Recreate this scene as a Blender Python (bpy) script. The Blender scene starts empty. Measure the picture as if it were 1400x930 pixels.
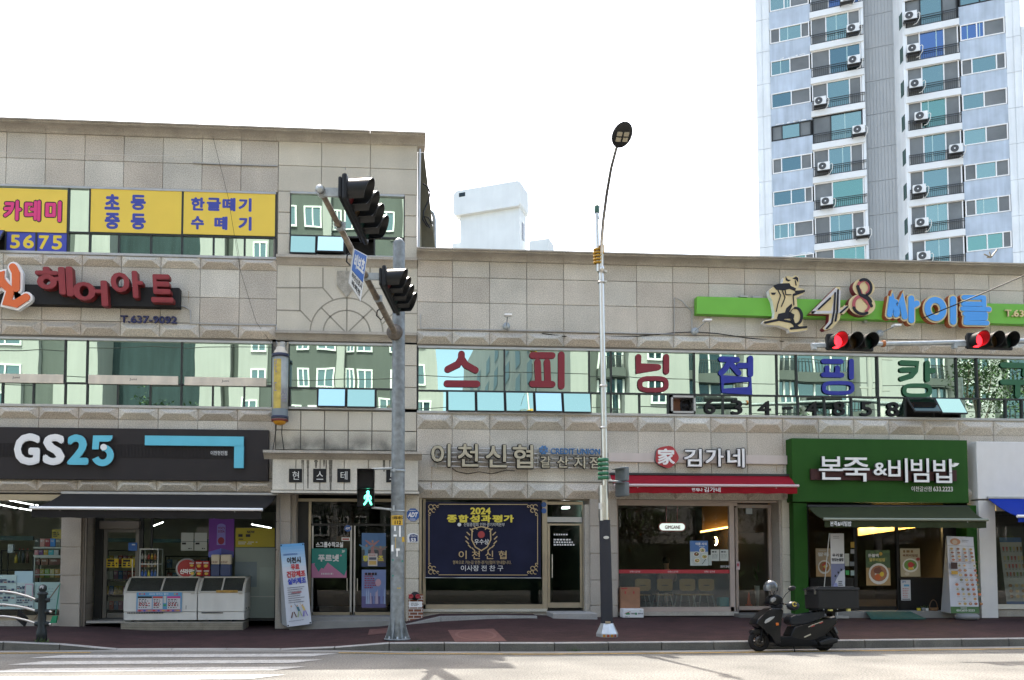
import bpy, bmesh, math, random
from mathutils import Vector, Matrix
R = math.radians
rnd = random.Random(7)
S = bpy.context.scene
COL = S.collection

# ------------------------------------------------------------------ camera
FP, CX, CY = 1150.0, 610.44, 712.53          # focal length and principal point in photo pixels (1400 wide)
PITCH, YAW, ROLL = R(2.875), R(-3.854), R(0.078)
CAM = Vector((0, -20, 1.6))
cd = bpy.data.cameras.new('camera'); cam = bpy.data.objects.new('camera', cd); COL.objects.link(cam)
_f = Vector((-math.sin(YAW)*math.cos(PITCH), math.cos(YAW)*math.cos(PITCH), math.sin(PITCH)))
_r0 = Vector((math.cos(YAW), math.sin(YAW), 0)); _u0 = _r0.cross(_f)
_r = math.cos(ROLL)*_r0 + math.sin(ROLL)*_u0
_u = -math.sin(ROLL)*_r0 + math.cos(ROLL)*_u0
cam.matrix_world = Matrix.Translation(CAM) @ Matrix((_r, _u, -_f)).transposed().to_4x4()
cd.sensor_width = 36; cd.lens = 36*FP/1400
cd.shift_x = (700-CX)/1400; cd.shift_y = (CY-465)/1400
cd.clip_start = .1; cd.clip_end = 3000
S.camera = cam

# ------------------------------------------------------------------ sky, sun, exposure
SUN_EL, SUN_AZ = R(59.9), math.atan2(-.09, .55)     # the sun stands behind the shops, a little to the left (azimuth from +Y towards +X)
w = bpy.data.worlds.new('World'); S.world = w; w.use_nodes = True
nt = w.node_tree; bg = nt.nodes['Background']
sky = nt.nodes.new('ShaderNodeTexSky'); sky.sky_type = 'NISHITA'; sky.sun_disc = False
sky.sun_elevation = SUN_EL; sky.sun_rotation = SUN_AZ
sky.air_density = 1.0; sky.dust_density = 4.0; sky.ozone_density = 1.0
sky_tint = nt.nodes.new('ShaderNodeVectorMath'); sky_tint.operation = 'MULTIPLY'; sky_tint.inputs[1].default_value = (1.06, 1.0, .89)   # warm balance tint takes some blue out of the sky light
nt.links.new(sky.outputs[0], sky_tint.inputs[0]); nt.links.new(sky_tint.outputs[0], bg.inputs[0]); bg.inputs[1].default_value = .15
sl = bpy.data.lights.new('sun', 'SUN'); sl.energy = 2.2; sl.angle = R(.5); sl.color = (1, .95, .87)
so = bpy.data.objects.new('sun', sl); COL.objects.link(so)
tosun = Vector((math.sin(SUN_AZ)*math.cos(SUN_EL), math.cos(SUN_AZ)*math.cos(SUN_EL), math.sin(SUN_EL)))
so.rotation_euler = tosun.to_track_quat('Z', 'Y').to_euler(); so.location = (0, 0, 60)
S.view_settings.view_transform = 'Standard'; S.view_settings.look = 'None'
S.view_settings.exposure = 2.2; S.view_settings.gamma = 1; S.view_settings.use_curve_mapping = False
S.cycles.max_bounces = 8; S.cycles.diffuse_bounces = 4; S.cycles.glossy_bounces = 4; S.cycles.transparent_max_bounces = 12
S.cycles.use_denoising = True
S.cycles.sample_clamp_indirect = 6

# ------------------------------------------------------------------ measuring: a photo pixel seen on a real plane
def ray(px, py):
    return _f + _r*((px-CX)/FP) - _u*((py-CY)/FP)
def W(px, py, Y=0.0):                      # point on the vertical plane Y
    d = ray(px, py); return CAM + d*((Y-CAM.y)/d.y)
def G(px, py, z=0.0):                      # point on the level plane z
    d = ray(px, py); return CAM + d*((z-CAM.z)/d.z)
def X(px, py, Y=0.0): return W(px, py, Y).x
def Z(px, py, Y=0.0): return W(px, py, Y).z
def rect(x0, y0, x1, y1, Y=0.0):           # photo rectangle -> X0, X1, Z0, Z1 on plane Y
    xm, ym = (x0+x1)/2, (y0+y1)/2
    return X(x0, ym, Y), X(x1, ym, Y), Z(xm, y1, Y), Z(xm, y0, Y)

# ------------------------------------------------------------------ objects
def tag(o, label=None, cat=None, group=None, kind=None):
    if label: o['label'] = label
    if cat: o['category'] = cat
    if group: o['group'] = group
    if kind: o['kind'] = kind
    return o
def empty(name, loc=(0, 0, 0), label=None, cat=None, group=None, rz=0, kind=None):
    o = bpy.data.objects.new(name, None); COL.objects.link(o)
    o.location = loc; o.rotation_euler = (0, 0, rz); o.empty_display_size = .1
    return tag(o, label, cat, group, kind)
def wmat(o):
    m = Matrix.Translation(o.location) @ o.rotation_euler.to_matrix().to_4x4()
    return wmat(o.parent) @ m if o.parent else m
def copy_tree(o, parent=None):
    c = o.copy(); COL.objects.link(c); c.parent = parent
    for ch in [x for x in COL.objects if x.parent == o]: copy_tree(ch, c)
    return c

class MB:
    """collects shapes (given in world space) into one mesh"""
    def __init__(s): s.v = []; s.f = []; s.m = []; s.sm = []
    def add(s, vs, fs, mi=0, sm=False):
        b = len(s.v); s.v += [Vector(x) for x in vs]
        for f in fs: s.f.append([b+i for i in f]); s.m.append(mi); s.sm.append(sm)
        return s
    def quad(s, a, b, c, d, mi=0): return s.add([a, b, c, d], [(0, 1, 2, 3)], mi)
    def box(s, x0, x1, y0, y1, z0, z1, mi=0, bv=0, M=None):
        if x0 > x1: x0, x1 = x1, x0
        if y0 > y1: y0, y1 = y1, y0
        if z0 > z1: z0, z1 = z1, z0
        if bv:
            b = min(bv, (x1-x0)*.45, (y1-y0)*.45, (z1-z0)*.45)
            bm = bmesh.new(); bmesh.ops.create_cube(bm, size=1)
            for q in bm.verts: q.co = Vector(((x0+x1)/2+q.co.x*(x1-x0), (y0+y1)/2+q.co.y*(y1-y0), (z0+z1)/2+q.co.z*(z1-z0)))
            bmesh.ops.bevel(bm, geom=bm.edges[:], offset=b, segments=2, affect='EDGES', profile=.6)
            s.frombm(bm, mi, M=M); return s
        vs = [(x0,y0,z0),(x1,y0,z0),(x1,y1,z0),(x0,y1,z0),(x0,y0,z1),(x1,y0,z1),(x1,y1,z1),(x0,y1,z1)]
        if M: vs = [M @ Vector(q) for q in vs]
        return s.add(vs, [(3,2,1,0),(4,5,6,7),(0,1,5,4),(1,2,6,5),(2,3,7,6),(3,0,4,7)], mi)
    def frombm(s, bm, mi=0, sm=False, M=None):
        bm.verts.index_update()
        s.add([(M @ q.co if M else q.co.copy()) for q in bm.verts], [[q.index for q in f.verts] for f in bm.faces], mi, sm); bm.free()
    def prism(s, pts, y0, y1, mi=0, side=None):
        """polygon in X,Z extruded along Y; y0 is the front (smaller Y)"""
        n = len(pts)
        if sum(pts[i][0]*pts[(i+1) % n][1]-pts[(i+1) % n][0]*pts[i][1] for i in range(n)) < 0: pts = pts[::-1]
        vs = [(p[0], y0, p[1]) for p in pts] + [(p[0], y1, p[1]) for p in pts]
        s.add(vs, [list(range(n)), list(range(2*n-1, n-1, -1))], mi)
        s.add(vs, [(i, i+n, (i+1) % n+n, (i+1) % n) for i in range(n)], mi if side is None else side)
        return s
    def sweep(s, prof, x0, x1, mi=0, cap=True):
        """profile in Y,Z swept along X"""
        n = len(prof)
        vs = [(x0, p[0], p[1]) for p in prof] + [(x1, p[0], p[1]) for p in prof]
        s.add(vs, [(i, (i+1) % n, (i+1) % n+n, i+n) for i in range(n)], mi)
        if cap: s.add(vs, [list(range(n))[::-1], list(range(n, 2*n))], mi)
        return s
    def tube(s, path, r, n=8, mi=0, sm=True, cap=True):
        path = [Vector(p) for p in path]; k = len(path)
        rs = r if isinstance(r, (list, tuple)) else [r]*k
        vs = []; up = None
        for i, p in enumerate(path):
            t = (path[min(i+1, k-1)]-path[max(i-1, 0)]).normalized()
            if up is None: up = t.orthogonal().normalized()
            else:
                up = (up - t*up.dot(t))
                up = up.normalized() if up.length > 1e-6 else t.orthogonal().normalized()
            bi = t.cross(up)
            for j in range(n):
                a = 2*math.pi*j/n; vs.append(p + (up*math.cos(a)+bi*math.sin(a))*rs[i])
        fs = [(i*n+j, i*n+(j+1) % n, (i+1)*n+(j+1) % n, (i+1)*n+j) for i in range(k-1) for j in range(n)]
        s.add(vs, fs, mi, sm)
        if cap: s.add(vs, [list(range(n))[::-1], list(range((k-1)*n, k*n))], mi)
        return s
    def lathe(s, prof, c=(0, 0, 0), n=24, mi=0, sm=True, M=None, arc=1.0):
        """profile (r,z) turned round the z axis at c; M turns it"""
        vs = []; c = Vector(c)
        m = n if arc == 1.0 else n+1
        for r_, z_ in prof:
            for j in range(m):
                a = 2*math.pi*arc*j/n; q = Vector((r_*math.cos(a), r_*math.sin(a), z_))
                vs.append(c + (M @ q if M else q))
        fs = []
        for i in range(len(prof)-1):
            for j in range(n):
                j2 = (j+1) % m
                fs.append((i*m+j, i*m+j2, (i+1)*m+j2, (i+1)*m+j))
        return s.add(vs, fs, mi, sm)
    def ball(s, c, rx, ry=None, rz=None, mi=0, u=14, v=9, M=None):
        ry = rx if ry is None else ry; rz = rx if rz is None else rz
        vs = []; c = Vector(c)
        for i in range(v+1):
            t = math.pi*i/v
            for j in range(u):
                a = 2*math.pi*j/u; q = Vector((rx*math.sin(t)*math.cos(a), ry*math.sin(t)*math.sin(a), -rz*math.cos(t)))
                vs.append(c+(M @ q if M else q))
        return s.add(vs, [(i*u+j, i*u+(j+1) % u, (i+1)*u+(j+1) % u, (i+1)*u+j) for i in range(v) for j in range(u)], mi, True)
    def build(s, name, mats, parent=None, label=None, cat=None, group=None, kind=None, auto=None):
        if not isinstance(mats, (list, tuple)): mats = [mats]
        me = bpy.data.meshes.new(name)
        inv = wmat(parent).inverted() if parent else None
        me.from_pydata([(inv @ q) if inv else q for q in s.v], [], s.f)
        for m in mats: me.materials.append(m)
        me.polygons.foreach_set('material_index', s.m); me.polygons.foreach_set('use_smooth', s.sm)
        me.validate(); me.update()
        if auto:
            bm = bmesh.new(); bm.from_mesh(me); bmesh.ops.remove_doubles(bm, verts=bm.verts, dist=1e-4)
            for e in bm.edges:
                e.smooth = not (len(e.link_faces) == 2 and e.calc_face_angle(0) > R(auto))
            bm.to_mesh(me); bm.free()
        o = bpy.data.objects.new(name, me); COL.objects.link(o); o.parent = parent
        return tag(o, label, cat, group, kind)

_tc = {}
def glyphs(body, offset=0.0, extrude=.5):
    if body not in _tc:
        c = bpy.data.curves.new('t', 'FONT'); c.body = body; c.size = 1; c.extrude = extrude; c.resolution_u = 3
        o = bpy.data.objects.new('t', c)
        me = bpy.data.meshes.new_from_object(o)
        vs = [q.co.copy() for q in me.vertices]; fs = [list(p.vertices) for p in me.polygons]
        nz = [p.normal.z for p in me.polygons]
        bpy.data.objects.remove(o); bpy.data.curves.remove(c); bpy.data.meshes.remove(me)
        _tc[body] = (vs, fs, nz)
    return _tc[body]
def text(mb, body, box, Y, depth=.004, off=0.0, mi=0, side=None, shear=0.0, M=None):
    """lettering that fills box=(X0,X1,Z0,Z1), standing depth proud of the plane Y towards the street; off thickens the strokes"""
    vs, fs, nz = glyphs(body); e = max(0, off)
    a0 = min(q.x for q in vs)-e; a1 = max(q.x for q in vs)+e; b0 = min(q.y for q in vs)-e; b1 = max(q.y for q in vs)+e
    x0, x1, z0, z1 = box
    sh = [(0, 0)]
    if e > .008: sh += [(e*math.cos(R(k)), e*math.sin(R(k))) for k in ((45, 135, 225, 315) if e < .03 else range(0, 360, 45))]
    lay = min(.0012, depth*.12) if len(sh) > 1 else 0
    for k, (dx, dy) in enumerate(sh):
        out = []; g = 1+.02*0
        for q in vs:
            u = (q.x+dx-a0)/(a1-a0); v = (q.y+dy-b0)/(b1-b0)
            p = Vector((x0+u*(x1-x0)+shear*(v-.5)*(z1-z0), Y-(q.z+.5)*(depth-lay*k*.7), z0+v*(z1-z0)))
            out.append(M @ p if M else p)
        b = len(mb.v); mb.v += out
        for f, n in zip(fs, nz):
            if n < -.5: continue
            mb.f.append([b+i for i in f]); mb.m.append(mi if side is None or n > .5 else side); mb.sm.append(False)
    return mb
def ptext(mb, body, x0, y0, x1, y1, Y=0.0, **k):   # box in photo pixels
    return text(mb, body, rect(x0, y0, x1, y1, Y), Y, **k)

def stroke_poly(p, q, r, n=6):
    d = math.atan2(q[1]-p[1], q[0]-p[0]); out = []
    for i in range(n+1):
        a = d+math.pi/2+math.pi*i/n; out.append((p[0]+r*math.cos(a), p[1]+r*math.sin(a)))
    for i in range(n+1):
        a = d-math.pi/2+math.pi*i/n; out.append((q[0]+r*math.cos(a), q[1]+r*math.sin(a)))
    return out
def ribbon(mb, pts, r, y0, y1, mi=0, side=None, closed=False, ends=True):
    """a stroke of half width r along pts (X,Z) with round ends, one clean outline"""
    P = [Vector((p[0], p[1])) for p in pts]; n = len(P); L = []; Rr = []
    for i in range(n):
        if closed: t = (P[(i+1) % n]-P[i-1])
        else: t = P[min(i+1, n-1)]-P[max(i-1, 0)]
        t.normalize(); nn = Vector((-t.y, t.x))
        if (closed or 0 < i < n-1):
            a = (P[i]-P[i-1]).normalized(); c = abs(a.dot(t)); c = max(c, .5)
        else: c = 1
        L.append(P[i]+nn*r/c); Rr.append(P[i]-nn*r/c)
    if closed:
        for i in range(n):
            j = (i+1) % n
            for (ya, yb, fl) in ((y0, y0, 0), (y1, y1, 1)):
                q = [(L[i].x, ya, L[i].y), (Rr[i].x, ya, Rr[i].y), (Rr[j].x, ya, Rr[j].y), (L[j].x, ya, L[j].y)]
                mb.add(q if not fl else q[::-1], [(0, 1, 2, 3)], mi)
            for E_, fl in ((L, 1), (Rr, 0)):
                q = [(E_[i].x, y0, E_[i].y), (E_[i].x, y1, E_[i].y), (E_[j].x, y1, E_[j].y), (E_[j].x, y0, E_[j].y)]
                mb.add(q if not fl else q[::-1], [(0, 1, 2, 3)], mi if side is None else side)
        return mb
    out = list(Rr)
    if ends:
        t = (P[-1]-P[-2]).normalized(); a0 = math.atan2(t.y, t.x)
        for k in range(1, 6):
            a = a0-math.pi/2+math.pi*k/6; out.append(P[-1]+Vector((math.cos(a), math.sin(a)))*r)
    out += L[::-1]
    if ends:
        t = (P[0]-P[1]).normalized(); a0 = math.atan2(t.y, t.x)
        for k in range(1, 6):
            a = a0-math.pi/2+math.pi*k/6; out.append(P[0]+Vector((math.cos(a), math.sin(a)))*r)
    return mb.prism([(q.x, q.y) for q in out], y0, y1, mi, side)
def ring(cx, cz, rx, rz, n=24, a0=0, a1=360):
    return [(cx+rx*math.cos(R(a0+(a1-a0)*i/n)), cz+rz*math.sin(R(a0+(a1-a0)*i/n))) for i in range(n + (0 if abs(a1-a0) == 360 else 1))]

# ------------------------------------------------------------------ materials
def mat(name, col, rough=.6, metal=0.0, col2=None, var=0.0, vscale=3.0, grain=0.0, gscale=150.0, isl=0.0, bump=0.0, bscale=60.0, spec=None, streak=0.0, emit=None, alpha=None, coat=0.0, stain=None):
    m = bpy.data.materials.new(name); m.use_nodes = True
    N, Lk = m.node_tree.nodes, m.node_tree.links
    b = N['Principled BSDF']; b.inputs['Roughness'].default_value = rough; b.inputs['Metallic'].default_value = metal
    if spec is None and max(col) < .06: spec = .22
    if spec is not None: b.inputs['Specular IOR Level'].default_value = spec
    if coat: b.inputs['Coat Weight'].default_value = coat
    b.inputs['Base Color'].default_value = (*col, 1)
    tc = N.new('ShaderNodeTexCoord'); src = None
    fac = []
    def noise(scale, amt, mp=None, det=3):
        t = N.new('ShaderNodeTexNoise'); t.inputs['Scale'].default_value = scale; t.inputs['Detail'].default_value = det
        if mp:
            q = N.new('ShaderNodeMapping'); q.inputs['Scale'].default_value = mp
            Lk.new(tc.outputs['Object'], q.inputs[0]); Lk.new(q.outputs[0], t.inputs['Vector'])
        else: Lk.new(tc.outputs['Object'], t.inputs['Vector'])
        r_ = N.new('ShaderNodeMapRange'); r_.inputs[1].default_value = .3; r_.inputs[2].default_value = .7
        r_.inputs[3].default_value = 1-amt; r_.inputs[4].default_value = 1+amt
        Lk.new(t.outputs[0], r_.inputs[0]); return r_.outputs[0]
    if var: fac.append(noise(vscale, var, det=5))
    if grain: fac.append(noise(gscale, grain, det=1))
    if streak: fac.append(noise(1.0, streak, (3, 3, .22), 3))
    if isl:
        g = N.new('ShaderNodeNewGeometry'); r_ = N.new('ShaderNodeMapRange')
        r_.inputs[3].default_value = 1-isl; r_.inputs[4].default_value = 1+isl
        Lk.new(g.outputs['Random Per Island'], r_.inputs[0]); fac.append(r_.outputs[0])
    if stain:                                     # soot gathered above a ledge: (height of the ledge, reach, strength)
        sx = N.new('ShaderNodeSeparateXYZ'); gp = N.new('ShaderNodeNewGeometry'); Lk.new(gp.outputs['Position'], sx.inputs[0])
        r1 = N.new('ShaderNodeMapRange'); r1.inputs[1].default_value = stain[0]; r1.inputs[2].default_value = stain[0]+stain[1]; r1.inputs[3].default_value = 1; r1.inputs[4].default_value = 0; Lk.new(sx.outputs[2], r1.inputs[0])
        nz = N.new('ShaderNodeTexNoise'); nz.inputs['Scale'].default_value = 1.6; nz.inputs['Detail'].default_value = 6; Lk.new(gp.outputs['Position'], nz.inputs['Vector'])
        r2 = N.new('ShaderNodeMapRange'); r2.inputs[1].default_value = .38; r2.inputs[2].default_value = .62; Lk.new(nz.outputs[0], r2.inputs[0])
        q1 = N.new('ShaderNodeMath'); q1.operation = 'MULTIPLY'; Lk.new(r1.outputs[0], q1.inputs[0]); Lk.new(r2.outputs[0], q1.inputs[1])
        q2 = N.new('ShaderNodeMath'); q2.operation = 'MULTIPLY_ADD'; q2.inputs[1].default_value = -stain[2]; q2.inputs[2].default_value = 1; Lk.new(q1.outputs[0], q2.inputs[0]); fac.append(q2.outputs[0])
    if fac:
        cur = fac[0]
        for f in fac[1:]:
            q = N.new('ShaderNodeMath'); q.operation = 'MULTIPLY'; Lk.new(cur, q.inputs[0]); Lk.new(f, q.inputs[1]); cur = q.outputs[0]
        mx = N.new('ShaderNodeVectorMath'); mx.operation = 'SCALE'; mx.inputs[0].default_value = col
        if col2:
            g2 = N.new('ShaderNodeNewGeometry'); m1 = N.new('ShaderNodeMath'); m1.operation = 'MULTIPLY'; m1.inputs[1].default_value = 7.31; m2 = N.new('ShaderNodeMath'); m2.operation = 'FRACT'; m3 = N.new('ShaderNodeMath'); m3.operation = 'POWER'; m3.inputs[1].default_value = 1.7
            mc_ = N.new('ShaderNodeMix'); mc_.data_type = 'RGBA'; mc_.inputs[6].default_value = (*col, 1); mc_.inputs[7].default_value = (*col2, 1)
            Lk.new(g2.outputs['Random Per Island'], m1.inputs[0]); Lk.new(m1.outputs[0], m2.inputs[0]); Lk.new(m2.outputs[0], m3.inputs[0]); Lk.new(m3.outputs[0], mc_.inputs[0]); Lk.new(mc_.outputs[2], mx.inputs[0])
        Lk.new(cur, mx.inputs['Scale'])
        Lk.new(mx.outputs[0], b.inputs['Base Color'])
    if bump:
        t = N.new('ShaderNodeTexNoise'); t.inputs['Scale'].default_value = bscale; t.inputs['Detail'].default_value = 3
        Lk.new(tc.outputs['Object'], t.inputs['Vector'])
        bp = N.new('ShaderNodeBump'); bp.inputs['Strength'].default_value = bump; bp.inputs['Distance'].default_value = .02
        Lk.new(t.outputs[0], bp.inputs['Height']); Lk.new(bp.outputs[0], b.inputs['Normal'])
    if emit:
        b.inputs['Emission Color'].default_value = (*emit[:3], 1); b.inputs['Emission Strength'].default_value = emit[3]
    return m
def mirror_glass(name, tint, dark, fac=.85, wave=.25, wscale=.8):
    """coated facade glass: a tinted reflection over a dark room"""
    m = bpy.data.materials.new(name); m.use_nodes = True
    N, Lk = m.node_tree.nodes, m.node_tree.links; N.remove(N['Principled BSDF'])
    out = N['Material Output']; g = N.new('ShaderNodeBsdfGlossy'); g.inputs['Color'].default_value = (*tint, 1); g.inputs['Roughness'].default_value = .0
    d = N.new('ShaderNodeBsdfDiffuse'); d.inputs['Color'].default_value = (*dark, 1)
    mx = N.new('ShaderNodeMixShader'); mx.inputs[0].default_value = fac
    tc = N.new('ShaderNodeTexCoord'); t = N.new('ShaderNodeTexNoise'); t.inputs['Scale'].default_value = wscale; t.inputs['Detail'].default_value = 1
    bp = N.new('ShaderNodeBump'); bp.inputs['Strength'].default_value = wave; bp.inputs['Distance'].default_value = .02
    Lk.new(tc.outputs['Object'], t.inputs['Vector']); Lk.new(t.outputs[0], bp.inputs['Height']); Lk.new(bp.outputs[0], g.inputs['Normal'])
    Lk.new(d.outputs[0], mx.inputs[1]); Lk.new(g.outputs[0], mx.inputs[2]); Lk.new(mx.outputs[0], out.inputs[0])
    return m
def clear_glass(name, tint=(.8, .86, .84), refl=.012, rough=0.0):
    m = bpy.data.materials.new(name); m.use_nodes = True
    N, Lk = m.node_tree.nodes, m.node_tree.links; N.remove(N['Principled BSDF'])
    out = N['Material Output']; g = N.new('ShaderNodeBsdfGlossy'); g.inputs['Roughness'].default_value = rough
    t = N.new('ShaderNodeBsdfTransparent'); t.inputs['Color'].default_value = (*tint, 1)
    lw = N.new('ShaderNodeLayerWeight'); lw.inputs['Blend'].default_value = .25
    ad = N.new('ShaderNodeMath'); ad.operation = 'ADD'; ad.use_clamp = True; ad.inputs[1].default_value = refl
    mu = N.new('ShaderNodeMath'); mu.operation = 'MULTIPLY'; mu.inputs[1].default_value = .5
    mx = N.new('ShaderNodeMixShader')
    Lk.new(lw.outputs['Fresnel'], mu.inputs[0]); Lk.new(mu.outputs[0], ad.inputs[0]); Lk.new(ad.outputs[0], mx.inputs[0])
    Lk.new(t.outputs[0], mx.inputs[1]); Lk.new(g.outputs[0], mx.inputs[2]); Lk.new(mx.outputs[0], out.inputs[0])
    return m
def flat(name, col, rough=.55, **k): return mat(name, col, rough, **k)

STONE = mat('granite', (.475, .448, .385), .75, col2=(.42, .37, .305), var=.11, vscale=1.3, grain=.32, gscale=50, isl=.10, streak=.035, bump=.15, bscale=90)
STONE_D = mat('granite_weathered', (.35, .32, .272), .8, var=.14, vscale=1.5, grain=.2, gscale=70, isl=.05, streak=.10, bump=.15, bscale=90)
STONE_L = mat('granite_pale', (.475, .44, .36), .75, var=.08, vscale=1.3, grain=.22, gscale=60, isl=.05, streak=.03, bump=.12, bscale=90)
JOINT = mat('joint', (.165, .155, .135), .9)
ALU = mat('aluminium', (.38, .38, .37), .4, .6, var=.08, vscale=4)
DARKFR = mat('dark_frame', (.035, .037, .037), .45)
BEIGEFR = mat('beige_frame', (.36, .29, .25), .5, var=.05)
BRASSFR = mat('bronze_frame', (.34, .29, .21), .35, .5, var=.08)
STEEL = mat('stainless', (.56, .55, .52), .28, 1.0, var=.05)
GALV = mat('galvanised', (.33, .36, .37), .5, .35, var=.18, vscale=14, streak=.12)
WHITE = mat('white_paint', (.78, .78, .77), .5, var=.04)
BLACK = mat('black_plastic', (.016, .016, .017), .4)
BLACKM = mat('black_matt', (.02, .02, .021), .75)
GLASS = mirror_glass('mirror_glass', (.43, .565, .50), (.02, .045, .04), .88, .10)
SASHGL = mirror_glass('sash_glass', (.56, .76, .56), (.03, .06, .06), .88, .05)
SHOPGL = clear_glass('shop_glass')
# ================================================================== ground
ASPH = mat('asphalt', (.138, .133, .119), .9, var=.24, vscale=.8, grain=.5, gscale=38, bump=.25, bscale=120)
ASPH_G = mat('asphalt_gutter', (.20, .195, .18), .9, var=.15, vscale=1.5, grain=.2, gscale=60)
PAVE = mat('red_brick_paving', (.034, .0175, .0175), .85, var=.22, vscale=1.2, grain=.22, gscale=40, bump=.15, bscale=80)
def pave_pattern(m):
    N, Lk = m.node_tree.nodes, m.node_tree.links; b = N['Principled BSDF']
    br = N.new('ShaderNodeTexBrick'); tc = N.new('ShaderNodeTexCoord')
    br.inputs['Scale'].default_value = 1; br.inputs['Brick Width'].default_value = .2; br.inputs['Row Height'].default_value = .1
    br.inputs['Mortar Size'].default_value = .004; br.inputs['Bias'].default_value = -.2
    br.inputs['Color1'].default_value = (1.3, 1.22, 1.22, 1); br.inputs['Color2'].default_value = (.72, .76, .76, 1); br.inputs['Mortar'].default_value = (.6, .6, .6, 1)
    Lk.new(tc.outputs['Object'], br.inputs['Vector'])
    src = b.inputs['Base Color'].links[0].from_socket
    v = N.new('ShaderNodeVectorMath'); v.operation = 'MULTIPLY'; Lk.new(src, v.inputs[0]); Lk.new(br.outputs[0], v.inputs[1]); Lk.new(v.outputs[0], b.inputs['Base Color'])
pave_pattern(PAVE)
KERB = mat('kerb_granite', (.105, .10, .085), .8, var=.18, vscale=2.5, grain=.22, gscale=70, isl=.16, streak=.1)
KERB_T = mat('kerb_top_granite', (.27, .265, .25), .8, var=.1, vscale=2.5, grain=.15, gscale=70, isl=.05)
PAINT_W = mat('road_paint_white', (.34, .34, .33), .75, var=.2, vscale=5, grain=.3, gscale=30)
PAINT_Y = mat('road_paint_yellow', (.36, .235, .055), .75, var=.25, vscale=6, grain=.3, gscale=30)

def lerp_tab(tab, x):
    if x <= tab[0][0]: return tab[0][1]
    for (a, b), (c, d) in zip(tab, tab[1:]):
        if x <= c: return b+(d-b)*(x-a)/(c-a)
    return tab[-1][1]
KY = [(-40, -3.3), (-20, -3.8), (-7.1, -4.12), (-6.2, -4.13), (-5.28, -4.1), (-3.1, -4.15), (-.43, -4.45), (.17, -4.6), (2.75, -4.8), (5.6, -4.73), (9.25, -4.52), (12.3, -4.34), (20, -3.9), (40, -2.6)]
KZ = [(-6.35, .165), (-5.25, .02), (-1.5, .02), (.0, .15), (.5, .16)]
FZ = [(-40, .15), (-7.5, .145), (-6.5, .12), (-5.6, .07), (-2.0, .075), (-.2, .14), (.35, .21), (1.15, .30), (2.4, .37), (3.2, .38), (4.6, .33), (6.0, .32), (9, .32), (12, .30), (40, .3)]
def ky(x): return lerp_tab(KY, x)
def pave_z(x, y):
    k = ky(x); t = max(0, min(1, (y-k)/(0-k)))
    return lerp_tab(KZ, x)+(lerp_tab(FZ, x)-lerp_tab(KZ, x))*t if y > k else 0
b = MB(); b.quad((-600, -600, 0), (600, -600, 0), (600, 600, 0), (-600, 600, 0)); b.build('road', ASPH, kind='structure')
xs = sorted(set([-40, -30, -20, -14, -10] + [i*.25 for i in range(-36, 73)] + [20, 25, 30, 40]))
b = MB(); nrow = 9; vs = []; KW = .17
for x in xs:
    y0 = ky(x)+KW
    for j in range(nrow):
        y = y0+(2.2-y0)*j/(nrow-1); vs.append((x, y, pave_z(x, min(y, 0))-.004))
b.add(vs, [(i*nrow+j, (i+1)*nrow+j, (i+1)*nrow+j+1, i*nrow+j+1) for i in range(len(xs)-1) for j in range(nrow-1)])
b.build('pavement', PAVE, kind='structure')
b = MB(); x = -24.0
while x < 30:                                     # kerb stones, each a block with a paler top
    n = x+.995
    for m, (h0, h1) in ((0, (0, .022)), (1, (.022, 0))): pass
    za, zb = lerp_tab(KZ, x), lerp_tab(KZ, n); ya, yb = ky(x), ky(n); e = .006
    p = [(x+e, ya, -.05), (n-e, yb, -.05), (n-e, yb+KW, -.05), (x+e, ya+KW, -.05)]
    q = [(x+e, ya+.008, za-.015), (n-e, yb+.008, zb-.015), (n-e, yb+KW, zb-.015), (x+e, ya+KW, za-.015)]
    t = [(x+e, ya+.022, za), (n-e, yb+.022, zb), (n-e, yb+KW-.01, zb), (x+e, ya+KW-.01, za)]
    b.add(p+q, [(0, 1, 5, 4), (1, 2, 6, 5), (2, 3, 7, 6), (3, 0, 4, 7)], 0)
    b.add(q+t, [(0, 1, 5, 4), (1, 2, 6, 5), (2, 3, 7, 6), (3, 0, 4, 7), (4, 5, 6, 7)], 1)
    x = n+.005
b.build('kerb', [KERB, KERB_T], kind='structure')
def strip(name, m, tab0, w0, w1, z, x0, x1, st=.5):
    b = MB(); x = x0; vs = []
    n = int((x1-x0)/st)+1
    for i in range(n+1):
        x = x0+(x1-x0)*i/n; vs += [(x, ky(x)-w0, z), (x, ky(x)-w1, z)]
    b.add(vs, [(2*i, 2*i+1, 2*i+3, 2*i+2) for i in range(n)]); return b.build(name, m, kind='structure')
strip('road_gutter', ASPH_G, KY, 0, .30, .004, -24, 30)
strip('road_line_yellow', PAINT_Y, KY, .40, .50, .008, -24, -5.3)
strip('road_line_yellow', PAINT_Y, KY, .40, .50, .008, -.9, 30)
b = MB()                                          # zebra crossing: bars lie along the kerb, ends cut on a slant
for i in range(11):
    y0 = -4.95-i*.93; y1 = y0-.45
    sl_ = lambda y: (-5.55-(y+4.9)*.06, -1.15+(y+4.9)*.2)
    p0, p1 = sl_(y0), sl_(y1)
    b.quad((p0[0]-.1, y0, .008), (p1[0]-.5, y1, .008), (p1[1]-.1, y1, .008), (p0[1]+.25, y0, .008))
b.build('zebra_crossing', PAINT_W, kind='structure')
b = MB(); b.quad((-60, -10.6, .007), (60, -10.9, .007), (60, -10.75, .007), (-60, -10.45, .007)); b.build('road_line_centre', PAINT_Y, kind='structure')
# far pavement behind the camera and the plinth ground under the shops
b = MB(); b.box(-60, 60, -40, -18.2, -.05, .15); b.build('far_pavement', mat('concrete_paving', (.30, .29, .27), .85, var=.12, vscale=1, grain=.1), kind='structure')
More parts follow.
